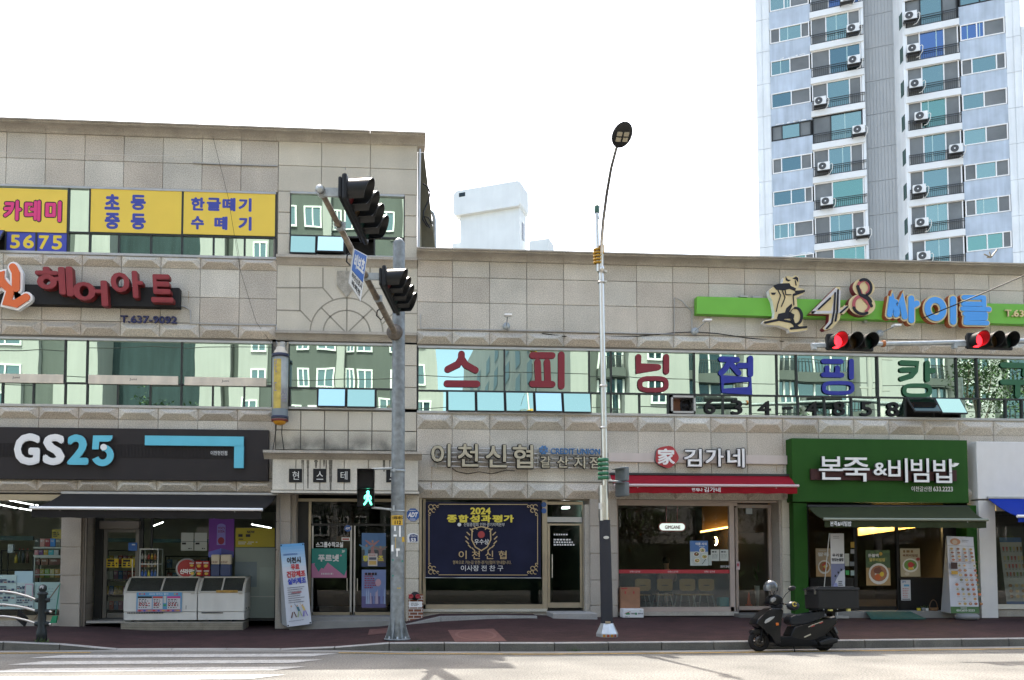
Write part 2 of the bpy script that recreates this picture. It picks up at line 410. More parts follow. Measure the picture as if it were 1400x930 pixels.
# red cast covers let into the pavement
COVER = mat('cover_red', (.105, .043, .036), .8, var=.15, vscale=5, grain=.2, gscale=40)
for (px0, py0, px1, py1, lab) in ((622, 863, 675, 875, 'red service cover with a faint ring set in the pavement before the credit union'), (503, 856, 536, 863, 'red service cover behind the grey signal pole base')):
    z = .20; a = G(px0, py1, z); c = G(px1, py0, z); o = MB()
    k = 12
    for i in range(k):
        xa, xb = a.x+(c.x-a.x)*i/k, a.x+(c.x-a.x)*(i+1)/k
        o.quad(*[(x_, y_, pave_z(x_, y_)+.004) for x_, y_ in ((xa, a.y), (xb, a.y), (xb, c.y), (xa, c.y))])
    cx_, cy_ = (a.x+c.x)/2, (a.y+c.y)/2
    for i in range(28):
        q = []
        for rr in (.72, .84):
            for j in (i, i+1):
                an = 2*math.pi*j/28; x_, y_ = cx_+(c.x-a.x)*.5*rr*math.cos(an), cy_+(c.y-a.y)*.5*rr*math.sin(an); q.append((x_, y_, pave_z(x_, y_)+.010))
        o.quad(q[0], q[2], q[3], q[1], 1)
    o.build('service_cover', [COVER, mat('cover_red_rib', (.14, .065, .055), .8)], label=lab, cat='utility cover')
# ramp kerb in front of the credit union
b = MB()
pts = [(548, 855.5, 854.5), (603, 843, 850), (680, 842, 847), (735, 842.5, 844)]
for i in range(3):
    P0, P1 = W(pts[i][0], pts[i][1], -.75), W(pts[i+1][0], pts[i+1][1], -.75)
    vs = [(P0.x, -.75, -.05), (P1.x-.01, -.75, -.05), (P1.x-.01, -.75, P1.z), (P0.x, -.75, P0.z), (P0.x, -.57, -.05), (P1.x-.01, -.57, -.05), (P1.x-.01, -.57, P1.z), (P0.x, -.57, P0.z)]
    b.add(vs, [(0, 1, 2, 3), (3, 2, 6, 7), (1, 5, 6, 2), (4, 0, 3, 7)])
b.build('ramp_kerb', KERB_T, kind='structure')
b = MB(); z1 = Z(640, 842.5, -.57)
b.add([(W(548, 855.5, -.57).x, -.57, .2), (W(603, 843, -.57).x, -.57, z1-.01), (X(735, 842, -.57), -.57, z1-.01), (X(735, 842, -.57), .3, z1+.02), (W(603, 843, -.57).x, .3, z1+.02), (X(552, 855, -.57), .3, .22)], [(0, 1, 4, 5), (1, 2, 3, 4)])
b.build('ramp_paving', PAVE, kind='structure')
# ================================================================== the two shop buildings: granite cladding
def panels(b, xs, zs, Y=0.0, t=.04, gap=.005, mi=0):
    for i in range(len(xs)-1):
        for j in range(len(zs)-1):
            x0, x1, z0, z1 = xs[i]+gap, xs[i+1]-gap, zs[j]+gap, zs[j+1]-gap
            if x1-x0 < .01 or z1-z0 < .01: continue
            c = .006
            vs = [(x0, Y+c, z0), (x1, Y+c, z0), (x1, Y+c, z1), (x0, Y+c, z1), (x0+c, Y, z0+c), (x1-c, Y, z0+c), (x1-c, Y, z1-c), (x0+c, Y, z1-c),
                  (x0, Y+t, z0), (x1, Y+t, z0), (x1, Y+t, z1), (x0, Y+t, z1)]
            b.add(vs, [(4, 5, 6, 7), (0, 1, 5, 4), (1, 2, 6, 5), (2, 3, 7, 6), (3, 0, 4, 7), (8, 9, 1, 0), (9, 10, 2, 1), (10, 11, 3, 2), (11, 8, 0, 3)], mi)
def studs(b, xs, z0, z1, Y=0.0, p=.12, mi=0, gap=.005):
    """the band of hipped stone blocks: sloping top, deep sloping underside"""
    for i in range(len(xs)-1):
        x0, x1 = xs[i]+gap, xs[i+1]-gap; h = z1-z0; k = .19*(x1-x0) if x1-x0 > .5 else .1*(x1-x0)
        zr0, zr1 = z0+.44*h, z0+.52*h; zz = z1-.10*h
        vs = [(x0, Y, z0), (x1, Y, z0), (x1, Y, zz), (x0, Y, zz), (x0+k, Y-p, zr0), (x1-k, Y-p, zr0), (x1-k, Y-p, zr1), (x0+k, Y-p, zr1),
              (x0, Y, z1-gap), (x1, Y, z1-gap), (x0, Y+.04, z0), (x1, Y+.04, z0), (x1, Y+.04, z1-gap), (x0, Y+.04, z1-gap)]
        b.add(vs, [(4, 5, 6, 7), (0, 1, 5, 4), (1, 2, 6, 5), (2, 3, 7, 6), (3, 0, 4, 7), (3, 2, 9, 8), (10, 11, 1, 0), (8, 9, 12, 13), (11, 12, 9, 1), (10, 0, 8, 13)], mi)
def grid(a, b_, st): # joints at pitch st counted from a, up to b_
    out = [a]; x = a
    while x+st < b_-.05: x += st; out.append(x)
    out.append(b_); return out

LB = empty('shop_building', (-8, 2, 0), 'three storey granite shop building with yellow vinyl on its top floor windows', 'building')
RB = empty('shop_building', (8, 2, 0), 'long two storey granite shop building right of the stair bay', 'building')
Ztab = lambda px, ys: [Z(px, y) for y in ys]
LX0, LX1 = -16.4, X(378, 450)                        # left wing
jl = [LX0] + [X(2, 447)-.908*k for k in range(7, 0, -1)] + [X(p, 447) for p in (2, 56.2, 110.4, 164.5, 218.6, 272.7, 326.5)] + [LX1]
BX0, BX1 = LX1, X(570.3, 450)                        # stair bay
RX0, RX1 = BX1, 24.5
pr_ = (X(1354, 450)-X(618.4, 450))/15
jr = [RX0] + [X(618.4, 450)+pr_*k for k in range(25)]; jr = [q for q in jr if q < RX1-.3]+[RX1]
bay_j = [BX0, X(440, 190), X(506.5, 190), BX1]
zl = {k: Z(200, v) for k, v in dict(top=167, cor=187.2, j1=222, w3t=257.5, w3m=320, w3b=349, s3b=366, j2=405, l2t=440.5, l2b=460.5, w2t=464, w2m=525, w2b=556, s2b=574, l1t=653, l1b=671.5).items()}
zr = {k: Z(900, v) for k, v in dict(top=346.5, cor=363.8, j1=386, j2=420, l2t=457.5, l2b=476, w2t=478.8, w2m=538.5, w2b=567.3, s2b=590, j3=625, l1t=660, l1b=683).items()}
zb = {k: Z(475, v) for k, v in dict(top=175, cor=195.5, j1=229, w3t=264, w3m=323.5, w3b=350.5, e3=353, e3b=364.5, e2=455.5, e2b=467, w2t=469, w2m=531, w2b=558.5, t1=562, t2=589, t3=616, cn=616, cnb=627, fa=672.5).items()}

# ---- left wing wall
for zz in ([zl['w3t'], zl['j1'], zl['cor']], [zl['l2t'], zl['j2'], zl['s3b']], [zl['l1t'], Z(200, 620), zl['s2b']]):
    b = MB(); panels(b, jl, zz); b.build('stone_cladding', STONE, LB)
for a in (('s3b', 'w3b'), ('l2b', 'l2t'), ('s2b', 'w2b'), ('l1b', 'l1t')): b = MB(); studs(b, jl, zl[a[0]], zl[a[1]]-.01); b.build('studded_band', STONE, LB)
# ---- bay wall
def bayrow(b, j, *z): panels(b, j, sorted(z))
b = MB()
bayrow(b, bay_j, zb['w3t'], zb['j1'], zb['cor']); b.build('stone_cladding', STONE_L, LB)
wl, wr = X(395.5, 400), X(552.5, 400)
for (lo, hi) in ((zb['w3b'], zb['w3t']), (zb['w2b'], zb['w2t'])):
    st = [lo+(hi-lo)*k/3 for k in range(4)]
    for pp in ([BX0, wl], [wr, BX1]): b = MB(); panels(b, pp, st, gap=.008); b.build('stone_pilaster', STONE_L, LB)
tj = [BX0]+[X(p, 590) for p in (411, 443.5, 476, 508.5, 541)]+[BX1]
b = MB(); panels(b, tj, sorted([zb['t1'], zb['t2'], zb['t3']]), gap=.010)
b.build('stone_cladding', mat('granite_sooty', (.475, .44, .36), .75, var=.08, vscale=1.3, grain=.22, gscale=60, isl=.05, stain=(zb['t3'], .55, .85)), LB)
b = MB()
def ledge(b, x0, x1, z0, z1, p, Y=0.0):
    h = z1-z0
    b.sweep([(Y+.02, z1), (Y-p, z1), (Y-p, z1-.32*h), (Y-p*.75, z1-.40*h), (Y-p*.45, z1-.6*h), (Y-.02, z0+.05*h), (Y-.02, z0), (Y+.02, z0)][::-1], x0, x1)
ledge(b, BX0-.01, BX1-.01, zb['e3b'], zb['e3'], .16); ledge(b, BX0-.01, BX1-.01, zb['e2b'], zb['e2'], .16)
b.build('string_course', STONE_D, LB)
# carved fan panel: pale slab with recessed joints drawn as dark inlay, a shield above
b = MB(); b.box(BX0+.004, BX1-.004, 0, .06, zb['e2'], zb['e3b']-.004); b.build('carved_slab', STONE_L, LB)
RST = mat('rust_stain', (.24, .14, .055), .85, var=.4, vscale=14)
for par, x, y0, y1, w_ in ((RB, 590.5, 638, 655, 1.0), (RB, 589.5, 659, 676, 1.4), (RB, 1062, 637, 646, .8), (RB, 1134, 578, 588, .8), (LB, 126, 662, 671, 1), (LB, 258, 398, 414, .7), (LB, 181, 660, 670, .8)):
    b = MB(); n = 5
    for i in range(n): ya, yb = y0+(y1-y0)*i/n, y0+(y1-y0)*(i+1)/n; k = w_*(.6+.5*rnd.random())/2*(1-.5*i/n); Yr = -.004 if not (659 <= y0 <= 663) else -.10; b.quad(W(x-k, yb, Yr), W(x+k, yb, Yr), W(x+k, ya, Yr), W(x-k, ya, Yr))
    b.build('rust_stain', RST, par)
b = MB(); q = lambda px, py: (X(px, py), Z(px, py)); rb = .017
c0 = q(474, 456)
def groove(pts): ribbon(b, pts, rb, -.004, .001, ends=False)
rad = lambda px, py, : (q(px, py)[0]-c0[0])
R1, R2 = abs(rad(424, 456)), abs(rad(442, 456))
groove(ring(c0[0], c0[1]+.02, R1, R1*.97, 24, 0, 180)); groove(ring(c0[0], c0[1]+.02, R2, R2*.97, 20, 0, 180))
for d in (45, 90, 135): groove([(c0[0]+.05*math.cos(R(d)), c0[1]+.05*math.sin(R(d))), (c0[0]+R1*math.cos(R(d)), c0[1]+.02+R1*.97*math.sin(R(d)))])
for pts in ([(378, 393.5), (441, 393.5)], [(441.5, 366), (441.5, 394), (455, 409.5)], [(378, 424), (411, 425), (425, 440)], [(410, 366), (410, 425)], [(506, 366), (506, 394), (493, 410)],
            [(506, 394), (570, 397)], [(538, 366), (538, 428), (523, 443)], [(538, 428), (570, 429)], [(474, 366), (474, 371)]): groove([q(*p) for p in pts])
b.build('carved_joints', flat('carved_joint', (.255, .235, .19), .85), LB)
b = MB(); b.prism([q(461, 371), q(487, 371), q(487, 391), q(474, 407), q(461, 391)], -.035, .0); b.build('shield_relief', mat('shield_stone', (.30, .28, .235), .9, var=.2, vscale=12, bump=.8, bscale=30), LB)
# ---- entrance canopy with its plaques
def canopy():
    b = MB(); x0, x1 = X(360, 622, -.55), X(577, 622, -.55); Yc = -.42
    ledge(b, x0, x1, Z(470, 627.5, -.6), Z(470, 616.5, -.6), .20, Yc)
    b.box(X(372, 650, Yc), X(572, 650, Yc), Yc+.05, .02, Z(470, 673, Yc)+.06, Z(470, 617, Yc)-.04)
    b.build('canopy_cornice', STONE_D, LB)
    b = MB(); xs_ = [X(p, 650, Yc) for p in (372, 404.5, 437.5, 470.5, 503.5, 537, 572)]
    panels(b, xs_, [Z(470, 671, Yc), Z(470, 627.5, Yc)], Yc, .05, .010)
    b.box(xs_[0]-.02, xs_[-1]+.02, Yc-.03, 0, Z(470, 674.5, Yc), Z(470, 671.5, Yc))
    b.build('canopy_fascia', mat('granite_canopy', (.52, .49, .42), .75, var=.08, vscale=2, grain=.12, gscale=70, streak=.12), LB)
    b = MB()                                        # soot streaks of run-off under the cornice
    for (px, w_, y1) in ((413, 2, 641), (421, 3.4, 668), (432, 4.5, 640), (443, 3, 638), (452, 5, 672), (446, 2, 650), (415, 1.4, 672), (525, 4, 645), (540, 4, 668), (533, 2, 640)):
        n = 7
        for i in range(n):
            ya, yb = 629+(y1-629)*i/n, 629+(y1-629)*(i+1)/n
            wa = w_*(1-.65*i/n)*(.8+.4*rnd.random()); Yq = Yc-.002
            b.quad((X(px-wa/2, ya, Yq), Yq, Z(px, yb, Yq)), (X(px+wa/2, ya, Yq), Yq, Z(px, yb, Yq)), (X(px+wa/2, ya, Yq), Yq, Z(px, ya, Yq)), (X(px-wa/2, ya, Yq), Yq, Z(px, ya, Yq)))
    b.build('run_off_stain', mat('soot', (.13, .12, .10), .9, var=.4, vscale=20), LB)
canopy()
PLQ = flat('plaque_black', (.012, .013, .015), .35); PLT = flat('plaque_silver', (.62, .62, .60), .4)
for ch, px in zip('현스테이트', (404, 437, 470, 503, 537)):
    Yp = -.44; b = MB(); x0, x1, z0, z1 = rect(px-9, 641, px+9, 659.5, Yp)
    b.box(x0, x1, Yp, Yp+.02, z0, z1, 0, .004); text(b, ch, (x0+.08, x1-.07, z0+.06, z1-.06), Yp, .006, mi=1)
    b.build('letter_plaque', [PLQ, PLT], label=f'black square plaque with silver syllable {ch} on the stair canopy', cat='plaque', group='black syllable plaques on the canopy')
# ---- right wing wall
for zz in ([zr['l2t'], zr['j2'], zr['j1'], zr['cor']], [zr['l1t'], zr['j3'], zr['s2b']]): b = MB(); panels(b, jr, zz); b.build('stone_cladding', STONE, RB)
for a in (('l2b', 'l2t'), ('s2b', 'w2b'), ('l1b', 'l1t')): b = MB(); studs(b, jr, zr[a[0]], zr[a[1]]-.012); b.build('studded_band', STONE, RB)
# ---- cornices
def cornice(par, x0, x1, zt, zc, xs_):
    b = MB(); h = zt-zc; P = .36
    prof = [(.3, zt), (-P, zt), (-P, zt-.16*h), (-P+.05, zt-.18*h), (-P+.05, zt-.34*h), (-P+.10, zt-.37*h)]
    for k in range(1, 7):
        a = k/6*math.pi/2; prof.append((-.02-(P-.14)*(1-math.sin(a)), zc+.63*h*math.cos(a)*.95+.02))
    prof += [(-.02, zc), (.3, zc)]
    for i in range(len(xs_)-1): b.sweep(prof[::-1], xs_[i]+.003, xs_[i+1]-.003)
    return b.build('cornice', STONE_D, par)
ce = X(582.5, 180, -.36)
cornice(LB, LX0, ce, Z(200, 167, -.36), zl['cor'], [q_ for q_ in jl if q_ < LX1]+[X(p, 190) for p in (378, 440, 506.5)]+[ce])
cornice(RB, RX0, RX1, Z(900, 346.5, -.36), zr['cor'], [X(570, 345, -.36)]+[q_ for q_ in jr[1:]])
# ---- core walls and roofs behind the cladding
b = MB()
for (x0, x1, z0, z1) in ((LX0, LX1, zl['w3t'], zl['top']-.1), (LX0, LX1, zl['w2t'], zl['w3b']), (LX0, LX1, zl['l1b'], zl['w2b']), (BX0, BX1-.03, zb['w3t'], zb['top']-.1), (BX0, BX1-.03, zb['w2t'], zb['w3b']), (BX0, BX1-.03, zb['fa'], zb['w2b'])):
    b.box(x0, x1, .035, .30, z0, z1)
b.box(BX0-.1, wl, .035, .3, zb['fa'], zb['top']-.1); b.box(wr, BX1-.03, .035, .3, zb['fa'], zb['top']-.1)
b.box(LX0, BX1-.03, .3, 12, zl['top']-.55, zl['top']-.4); b.box(BX1-.28, BX1-.03, .3, 12, 0, zl['top']-.3); b.box(LX0, BX1, 11.8, 12, 0, zl['top']-.3); b.box(LX0, LX0+.2, .3, 12, 0, zl['top']-.3)
b.build('wall_core', JOINT, LB)
b = MB()
for (z0, z1) in ((zr['w2t'], zr['top']-.1), (zr['l1b'], zr['w2b'])): b.box(RX0, RX1, .035, .30, z0, z1)
b.box(RX0, RX1, .3, 12, zr['top']-.55, zr['top']-.4); b.box(RX0, RX1, 11.8, 12, 0, zr['top']-.3); b.box(RX1-.2, RX1, .3, 11.8, 0, zr['top']-.3)
b.build('wall_core', JOINT, RB)
# corrugated lean-to cheek beside the stair bay above the lower roof
b = MB(); n = 26; P = lambda px, py: W(px, py, .55)
for i in range(n):
    f0, f1 = i/n, (i+1)/n; d = .03 if i % 2 else 0
    a0, a1 = (571+f0*9, 571+f1*9), (571+f0*25, 571+f1*25)
    A, B_, C_, D_ = P(a0[0], 208), P(a0[1], 208), P(a1[1], 346), P(a1[0], 346)
    for v in (A, B_, C_, D_): v.y += d
    b.add([A, D_, C_, B_, A+Vector((0, .08, 0)), D_+Vector((0, .08, 0)), C_+Vector((0, .08, 0)), B_+Vector((0, .08, 0))], [(0, 1, 2, 3), (7, 6, 5, 4), (0, 4, 5, 1), (3, 2, 6, 7)], 0 if i > 5 else 1)
b.build('corrugated_cheek', [mat('olive_sheet', (.16, .145, .09), .6, .2, var=.15), mat('cream_sheet', (.47, .45, .35), .6)], LB)
b = MB(); b.tube([W(574, 204, -.02), W(572, 345, -.02)], .03); b.build('downpipe', ALU, LB)
b = MB(); pts = [(578, 251), (584, 255), (588, 263), (586, 274), (579, 290), (578, 300), (584, 310), (590, 306), (586, 298), (580, 296), (583, 304), (588, 312)]
b.tube([W(x, y, .40) for x, y in pts], .018, 6); b.build('loose_cable', BLACK, LB)
b = MB(); b.tube([W(x, y, 1.2) for x, y in ((587, 288), (592, 292), (594, 300), (594.5, 345))], .045, 8); b.tube([W(x, y, 1.2) for x, y in ((588, 302), (592, 304), (594, 310))], .03, 8); b.build('vent_pipe', GALV, LB)

# ================================================================== upper windows
def tilted(b, x0, x1, z0, z1, Y, rx=0, rz=0, hinge=False, mi=0, amp=1.0):
    rx += rnd.uniform(-.35, .35)*amp; rz += rnd.uniform(-.45, .45)*amp
    c = Vector(((x0+x1)/2, Y, z1 if hinge else (z0+z1)/2)); m = Matrix.Translation(c) @ Matrix.Rotation(R(rx), 4, 'X') @ Matrix.Rotation(R(rz), 4, 'Z') @ Matrix.Translation(-c)
    b.add([m @ Vector(v) for v in ((x0, Y, z0), (x1, Y, z0), (x1, Y, z1), (x0, Y, z1))], [(0, 1, 2, 3)], mi); return m
def window(par, ups, lows, zt, zm, zb_, fr=DARKFR, gl=GLASS, opens={}, skip=(), fw=.035, Y=.02, head=ALU, blank=()):
    """ribbon window: big fixed panes over a row of small ones; opens = {index: (angle, glass)} of the low row"""
    b = MB(); x0, x1 = ups[0], ups[-1]
    b.box(x0, x1, Y-.03, Y+.07, zt-.05, zt, 1); b.box(x0-.02, x1+.02, Y-.06, Y+.07, zb_-.035, zb_+.02, 1)
    b.box(x0, x1, Y-.01, Y+.06, zm-fw/2, zm+fw/2)
    for i, x in enumerate(ups): b.box(x-fw/2, x+fw/2, Y-.012, Y+.062, zm+fw/2, zt-.05)
    for i, x in enumerate(lows): b.box(x-fw/2, x+fw/2, Y-.012, Y+.062, zb_+.02, zm-fw/2)
    f = b.build('window', [fr, head], par)
    g = MB()
    for i in range(len(ups)-1): tilted(g, ups[i], ups[i+1], zm, zt, Y+.035)
    for i in range(len(lows)-1):
        if i in opens or i in skip: continue
        tilted(g, lows[i], lows[i+1], zb_, zm, Y+.035)
    g.build('pane', gl, f)
    for i, (ang, gm) in opens.items():
        s = MB(); a, c = lows[i]+.012, lows[i+1]-.012; t = zm-fw/2; lo = zb_-.005; Yh = Y-.02
        cc = Vector(((a+c)/2, Yh, t)); m = Matrix.Translation(cc) @ Matrix.Rotation(R(ang), 4, 'X') @ Matrix.Translation(-cc)
        w_ = .022
        for (p0, p1, p2, p3) in ((a, c, t-w_, t), (a, c, lo, lo+w_), (a, a+w_, lo+w_, t-w_), (c-w_, c, lo+w_, t-w_)): s.box(p0, p1, Yh-.02, Yh+.02, p2, p3, 0, M=m)
        s.add([m @ Vector(v) for v in ((a+w_, Yh-.022, lo+w_), (c-w_, Yh-.022, lo+w_), (c-w_, Yh-.022, t-w_), (a+w_, Yh-.022, t-w_))], [(0, 1, 2, 3)], 1)
        s.build('open_sash', [fr, gm], f)
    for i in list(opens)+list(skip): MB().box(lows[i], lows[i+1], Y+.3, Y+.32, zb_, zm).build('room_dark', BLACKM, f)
    return f
xl = lambda *p, y=500: [X(v, y) for v in p]
far = [LX0+.2, -14.2, -12.4, -10.6]
SASH2 = mirror_glass('sash_glass_pale', (.72, .95, .84), (.05, .1, .1), .88, .04)
window(LB, far[:3]+[X(-66, 300)]+xl(92.5, 122, 248.5, 377, y=300), far[:3]+xl(-66, -32, 7, 49, 92.5, 122, 162, 206, 248.5, 291.5, 334, 377, y=335), zl['w3t'], zl['w3m'], zl['w3b'], opens={4: (-38, flat('navy_vinyl', (.05, .07, .27), .5))})
window(LB, far[:3]+[X(-66, 500)]+xl(88.5, 118.5, 248, 372, y=490), far[:3]+xl(-66, -42, 2.5, 45, 88.5, 118.5, 160.5, 205, 247.5, 290.5, 333.5, 372, y=540), zl['w2t'], zl['w2m'], zl['w2b'])
window(LB, [wl, wr], xl(396, 433, 471.5, 512, 552, y=340), zb['w3t'], zb['w3m'], zb['w3b'], head=ALU, opens={0: (-12, SASHGL), 1: (-22, SASH2)}, skip=(2,))
window(LB, [wl, wr], xl(396, 434, 473.5, 514, 552, y=545), zb['w2t'], zb['w2m'], zb['w2b'], opens={1: (-14, SASH2), 2: (-12, SASHGL)})
ur = [RX0+.022]+xl(690, 806, 836, 950, 1063, 1090, 1201, 1309, 1337, y=520)+[16.4, 18.6, 20.6, RX1-.2]
lr = [RX0+.022]+xl(611, 650.5, 690, 730, 768.5, 808, 836, 875, 914, 950, 989, 1027, 1063, 1092, 1128, 1165, 1203, 1239, 1277, 1313, 1340, 1376, y=555)+[15.9, 16.6, 18, 19.5, 21, 23, RX1-.2]
SASH3 = mirror_glass('sash_dark', (.10, .14, .13), (.02, .035, .035), .7, .1)
window(RB, ur, lr, zr['w2t'], zr['w2m'], zr['w2b'], opens={1: (-10, SASHGL), 2: (-11, SASHGL), 3: (-12, SASHGL), 4: (-14, SASH2), 5: (-12, SASHGL), 18: (-38, SASH3), 19: (-33, SASHGL)}, skip=(9,))
# ================================================================== apartment tower behind the shops
AANG = R(25); AU = Vector((math.cos(AANG), -math.sin(AANG), 0)); AN = Vector((-math.sin(AANG), -math.cos(AANG), 0))
def aplane(px, py, P0):
    d = ray(px, py); t = (P0-CAM).dot(AN)/d.dot(AN); p = CAM+d*t
    return (p-P0).dot(AU), p.z
AP0 = W(1110, 200, 50); AP0.z = 0
A_ = lambda px, py: aplane(px, py, AP0)
class AMB(MB):
    """shapes in tower coordinates: s along the front, d out of it, z up"""
    def bx(s, s0, s1, d0, d1, z0, z1, mi=0):
        p = lambda a, d, z: AP0+AU*a+AN*d+Vector((0, 0, z))
        vs = [p(s0, d1, z0), p(s1, d1, z0), p(s1, d0, z0), p(s0, d0, z0), p(s0, d1, z1), p(s1, d1, z1), p(s1, d0, z1), p(s0, d0, z1)]
        return s.add(vs, [(3, 2, 1, 0), (4, 5, 6, 7), (0, 1, 5, 4), (1, 2, 6, 5), (2, 3, 7, 6), (3, 0, 4, 7)], mi)
    def pt(s, a, d, z): return AP0+AU*a+AN*d+Vector((0, 0, z))
ya = 100
sE, sP, sW, sB, sC, sD, sF, sG, sH, sI = [A_(x, ya)[0] for x in (1021, 1034, 1053, 1109.7, 1182, 1226, 1238, 1313.5, 1376.8, 1398)]
AT = empty('apartment_tower', AP0, 'tall pale blue and white apartment tower with balconies rising behind the low roof', 'building')
APALE = mat('tower_pale', (.72, .745, .75), .7, var=.06, vscale=.6, streak=.06)
AWHITE = mat('tower_white', (.72, .73, .72), .65, var=.03, vscale=.5)
ASPAN = mat('tower_spandrel', (.43, .49, .56), .75, var=.12, vscale=.8, streak=.11)
ACORE = mat('tower_core', (.40, .41, .41), .75, var=.05, vscale=.6)
AFRAME = mat('tower_frame', (.80, .79, .77), .5)
AGL = mirror_glass('tower_glass', (.30, .42, .38), (.03, .06, .06), .6, .05)
AGB = mirror_glass('tower_glass_blue', (.16, .24, .40), (.015, .03, .09), .7, .05)
ASC = mat('tower_screen', (.15, .16, .16), .6, var=.2, vscale=.7)
AGLS = [AGL, AGL, mirror_glass('tower_glass_pale', (.36, .48, .42), (.06, .12, .11), .6, .05), mirror_glass('tower_glass_dark', (.20, .30, .30), (.02, .04, .045), .6, .05), mirror_glass('tower_glass_green', (.26, .44, .36), (.03, .08, .06), .6, .05)]; CURT = flat('curtain_pale', (.45, .62, .60), .7)
RAIL = flat('rail_dark', (.05, .05, .05), .5)
zb0 = A_(1051, 61)[1]; fh = (zb0-A_(1062, 327.5)[1])/6
ztop = zb0+fh*4.2; zlow = zb0-fh*9
b = AMB(); b.bx(sW, sC, -9, -.35, 0, ztop); b.bx(sF, sH, -9, -.35, 0, ztop); b.bx(sC, sF, -9, -2.2, 0, ztop)
b.build('tower_body', flat('tower_inner', (.05, .05, .05), .9), AT)
def corr(b, s0, s1, d, z0, z1, pitch=.32, dep=.05):
    n = int((s1-s0)/pitch)
    for i in range(n):
        a = s0+(s1-s0)*i/n; c = s0+(s1-s0)*(i+1)/n; g = (c-a)*.16
        b.bx(a, c-g, d-.3, d, z0, z1); b.bx(c-g, c, d-.3, d-dep, z0, z1)
for (g0, g1) in ((sP, sW), (sH, sI)):
    b = AMB()
    for i in range(-9, 5): z0 = zb0+fh*i-.6; corr(b, g0, g1, 0, z0+.03, z0+fh, .42)
    b.build('gable_panel', APALE, AT)
b = AMB(); p = b.pt; back = Vector((-.32, .95, 0)).normalized()*11
for (s_, sg) in ((sP, 1),):
    q0, q1 = p(s_, 0, zlow), p(s_, 0, ztop); wv = p(sE, 0, 0)-p(sP, 0, 0); wv = wv*1.15-AN*2.0
    b.add([q0+wv, q0, q1, q1+wv, q0+wv+AU*.5, q1+wv+AU*.5], [(0, 1, 2, 3), (4, 0, 3, 5)])
q0, q1 = p(sI, 0, zlow), p(sI, 0, A_(1396, 36)[1]); wv = AU*2.6-AN*1.5
b.add([q0, q0+wv, q1+wv, q1, q0+AU*.01-AN*4, q1-AN*4, q0+wv-AN*4, q1+wv-AN*4], [(0, 1, 2, 3), (3, 2, 7, 5), (1, 6, 7, 2)])
b.build('gable_wall', AWHITE, AT)
b = AMB()
for i in range(-9, 5):
    z0 = zb0+fh*i-1.5; corr(b, sC, sD+.15, -1.3, z0+.03, z0+fh, .26, .035)
b.build('stair_core', ACORE, AT)
b = AMB(); p = b.pt
b.add([p(sD, -1.3, zlow), p(sF-.12, -.02, zlow), p(sF-.12, -.02, ztop), p(sD, -1.3, ztop)], [(0, 1, 2, 3)])
b.bx(sF-.12, sF+.10, -.3, .0, zlow, ztop); b.bx(sC-.22, sC, -1.5, .0, zlow, ztop)
b.build('block_flank', APALE, AT)
def aframe(s0, s1, z0, z1, cuts, screens, blue=False, d=0, dark=False, tall=False):
    b = AMB(); f = .085; FR = 0
    b.bx(s0, s1, d-.15, d, z0, z0+f); b.bx(s0, s1, d-.15, d, z1-f, z1)
    for c in [s0]+[s0+(s1-s0)*q for q in cuts]+[s1-f]: b.bx(c, c+f, d-.15, d+.005, z0+f, z1-f)
    o = b.build('window', DARKFR if dark else AFRAME, AT)
    g = AMB(); e = [0]+list(cuts)+[1]
    for i in range(len(e)-1):
        a, c = s0+(s1-s0)*e[i], s0+(s1-s0)*e[i+1]; dd = d-.08; jit = rnd.uniform(-.01, .01)
        g.add([g.pt(a, dd+jit, z0), g.pt(c, dd-jit, z0), g.pt(c, dd-jit, z1), g.pt(a, dd+jit, z1)], [(0, 1, 2, 3)], 1 if i in screens else (2 if blue else 0))
        if rnd.random() < .5 and i not in screens:
            m_ = a+(c-a)*rnd.uniform(.3, .7); g.bx(m_, m_+.06, dd, dd+.02, z0+.05, z1-.05, 3)
    g.build('pane', [rnd.choice(AGLS), ASC, AGB, CURT], o)
cutset = [([.22, .72], {0, 2}), ([.36, .52], {2}), ([.48], {1}), ([.25, .7], {0, 2}), ([.45, .8], {2}), ([.23, .78], {0, 2}), ([.5], {1})]
bal = [([.3, .75], {0, 2}), ([.42], {0}), ([.25, .72], {0, 2}), ([.36], {0}), ([.62], {1}), ([.28, .7], {0, 2})]
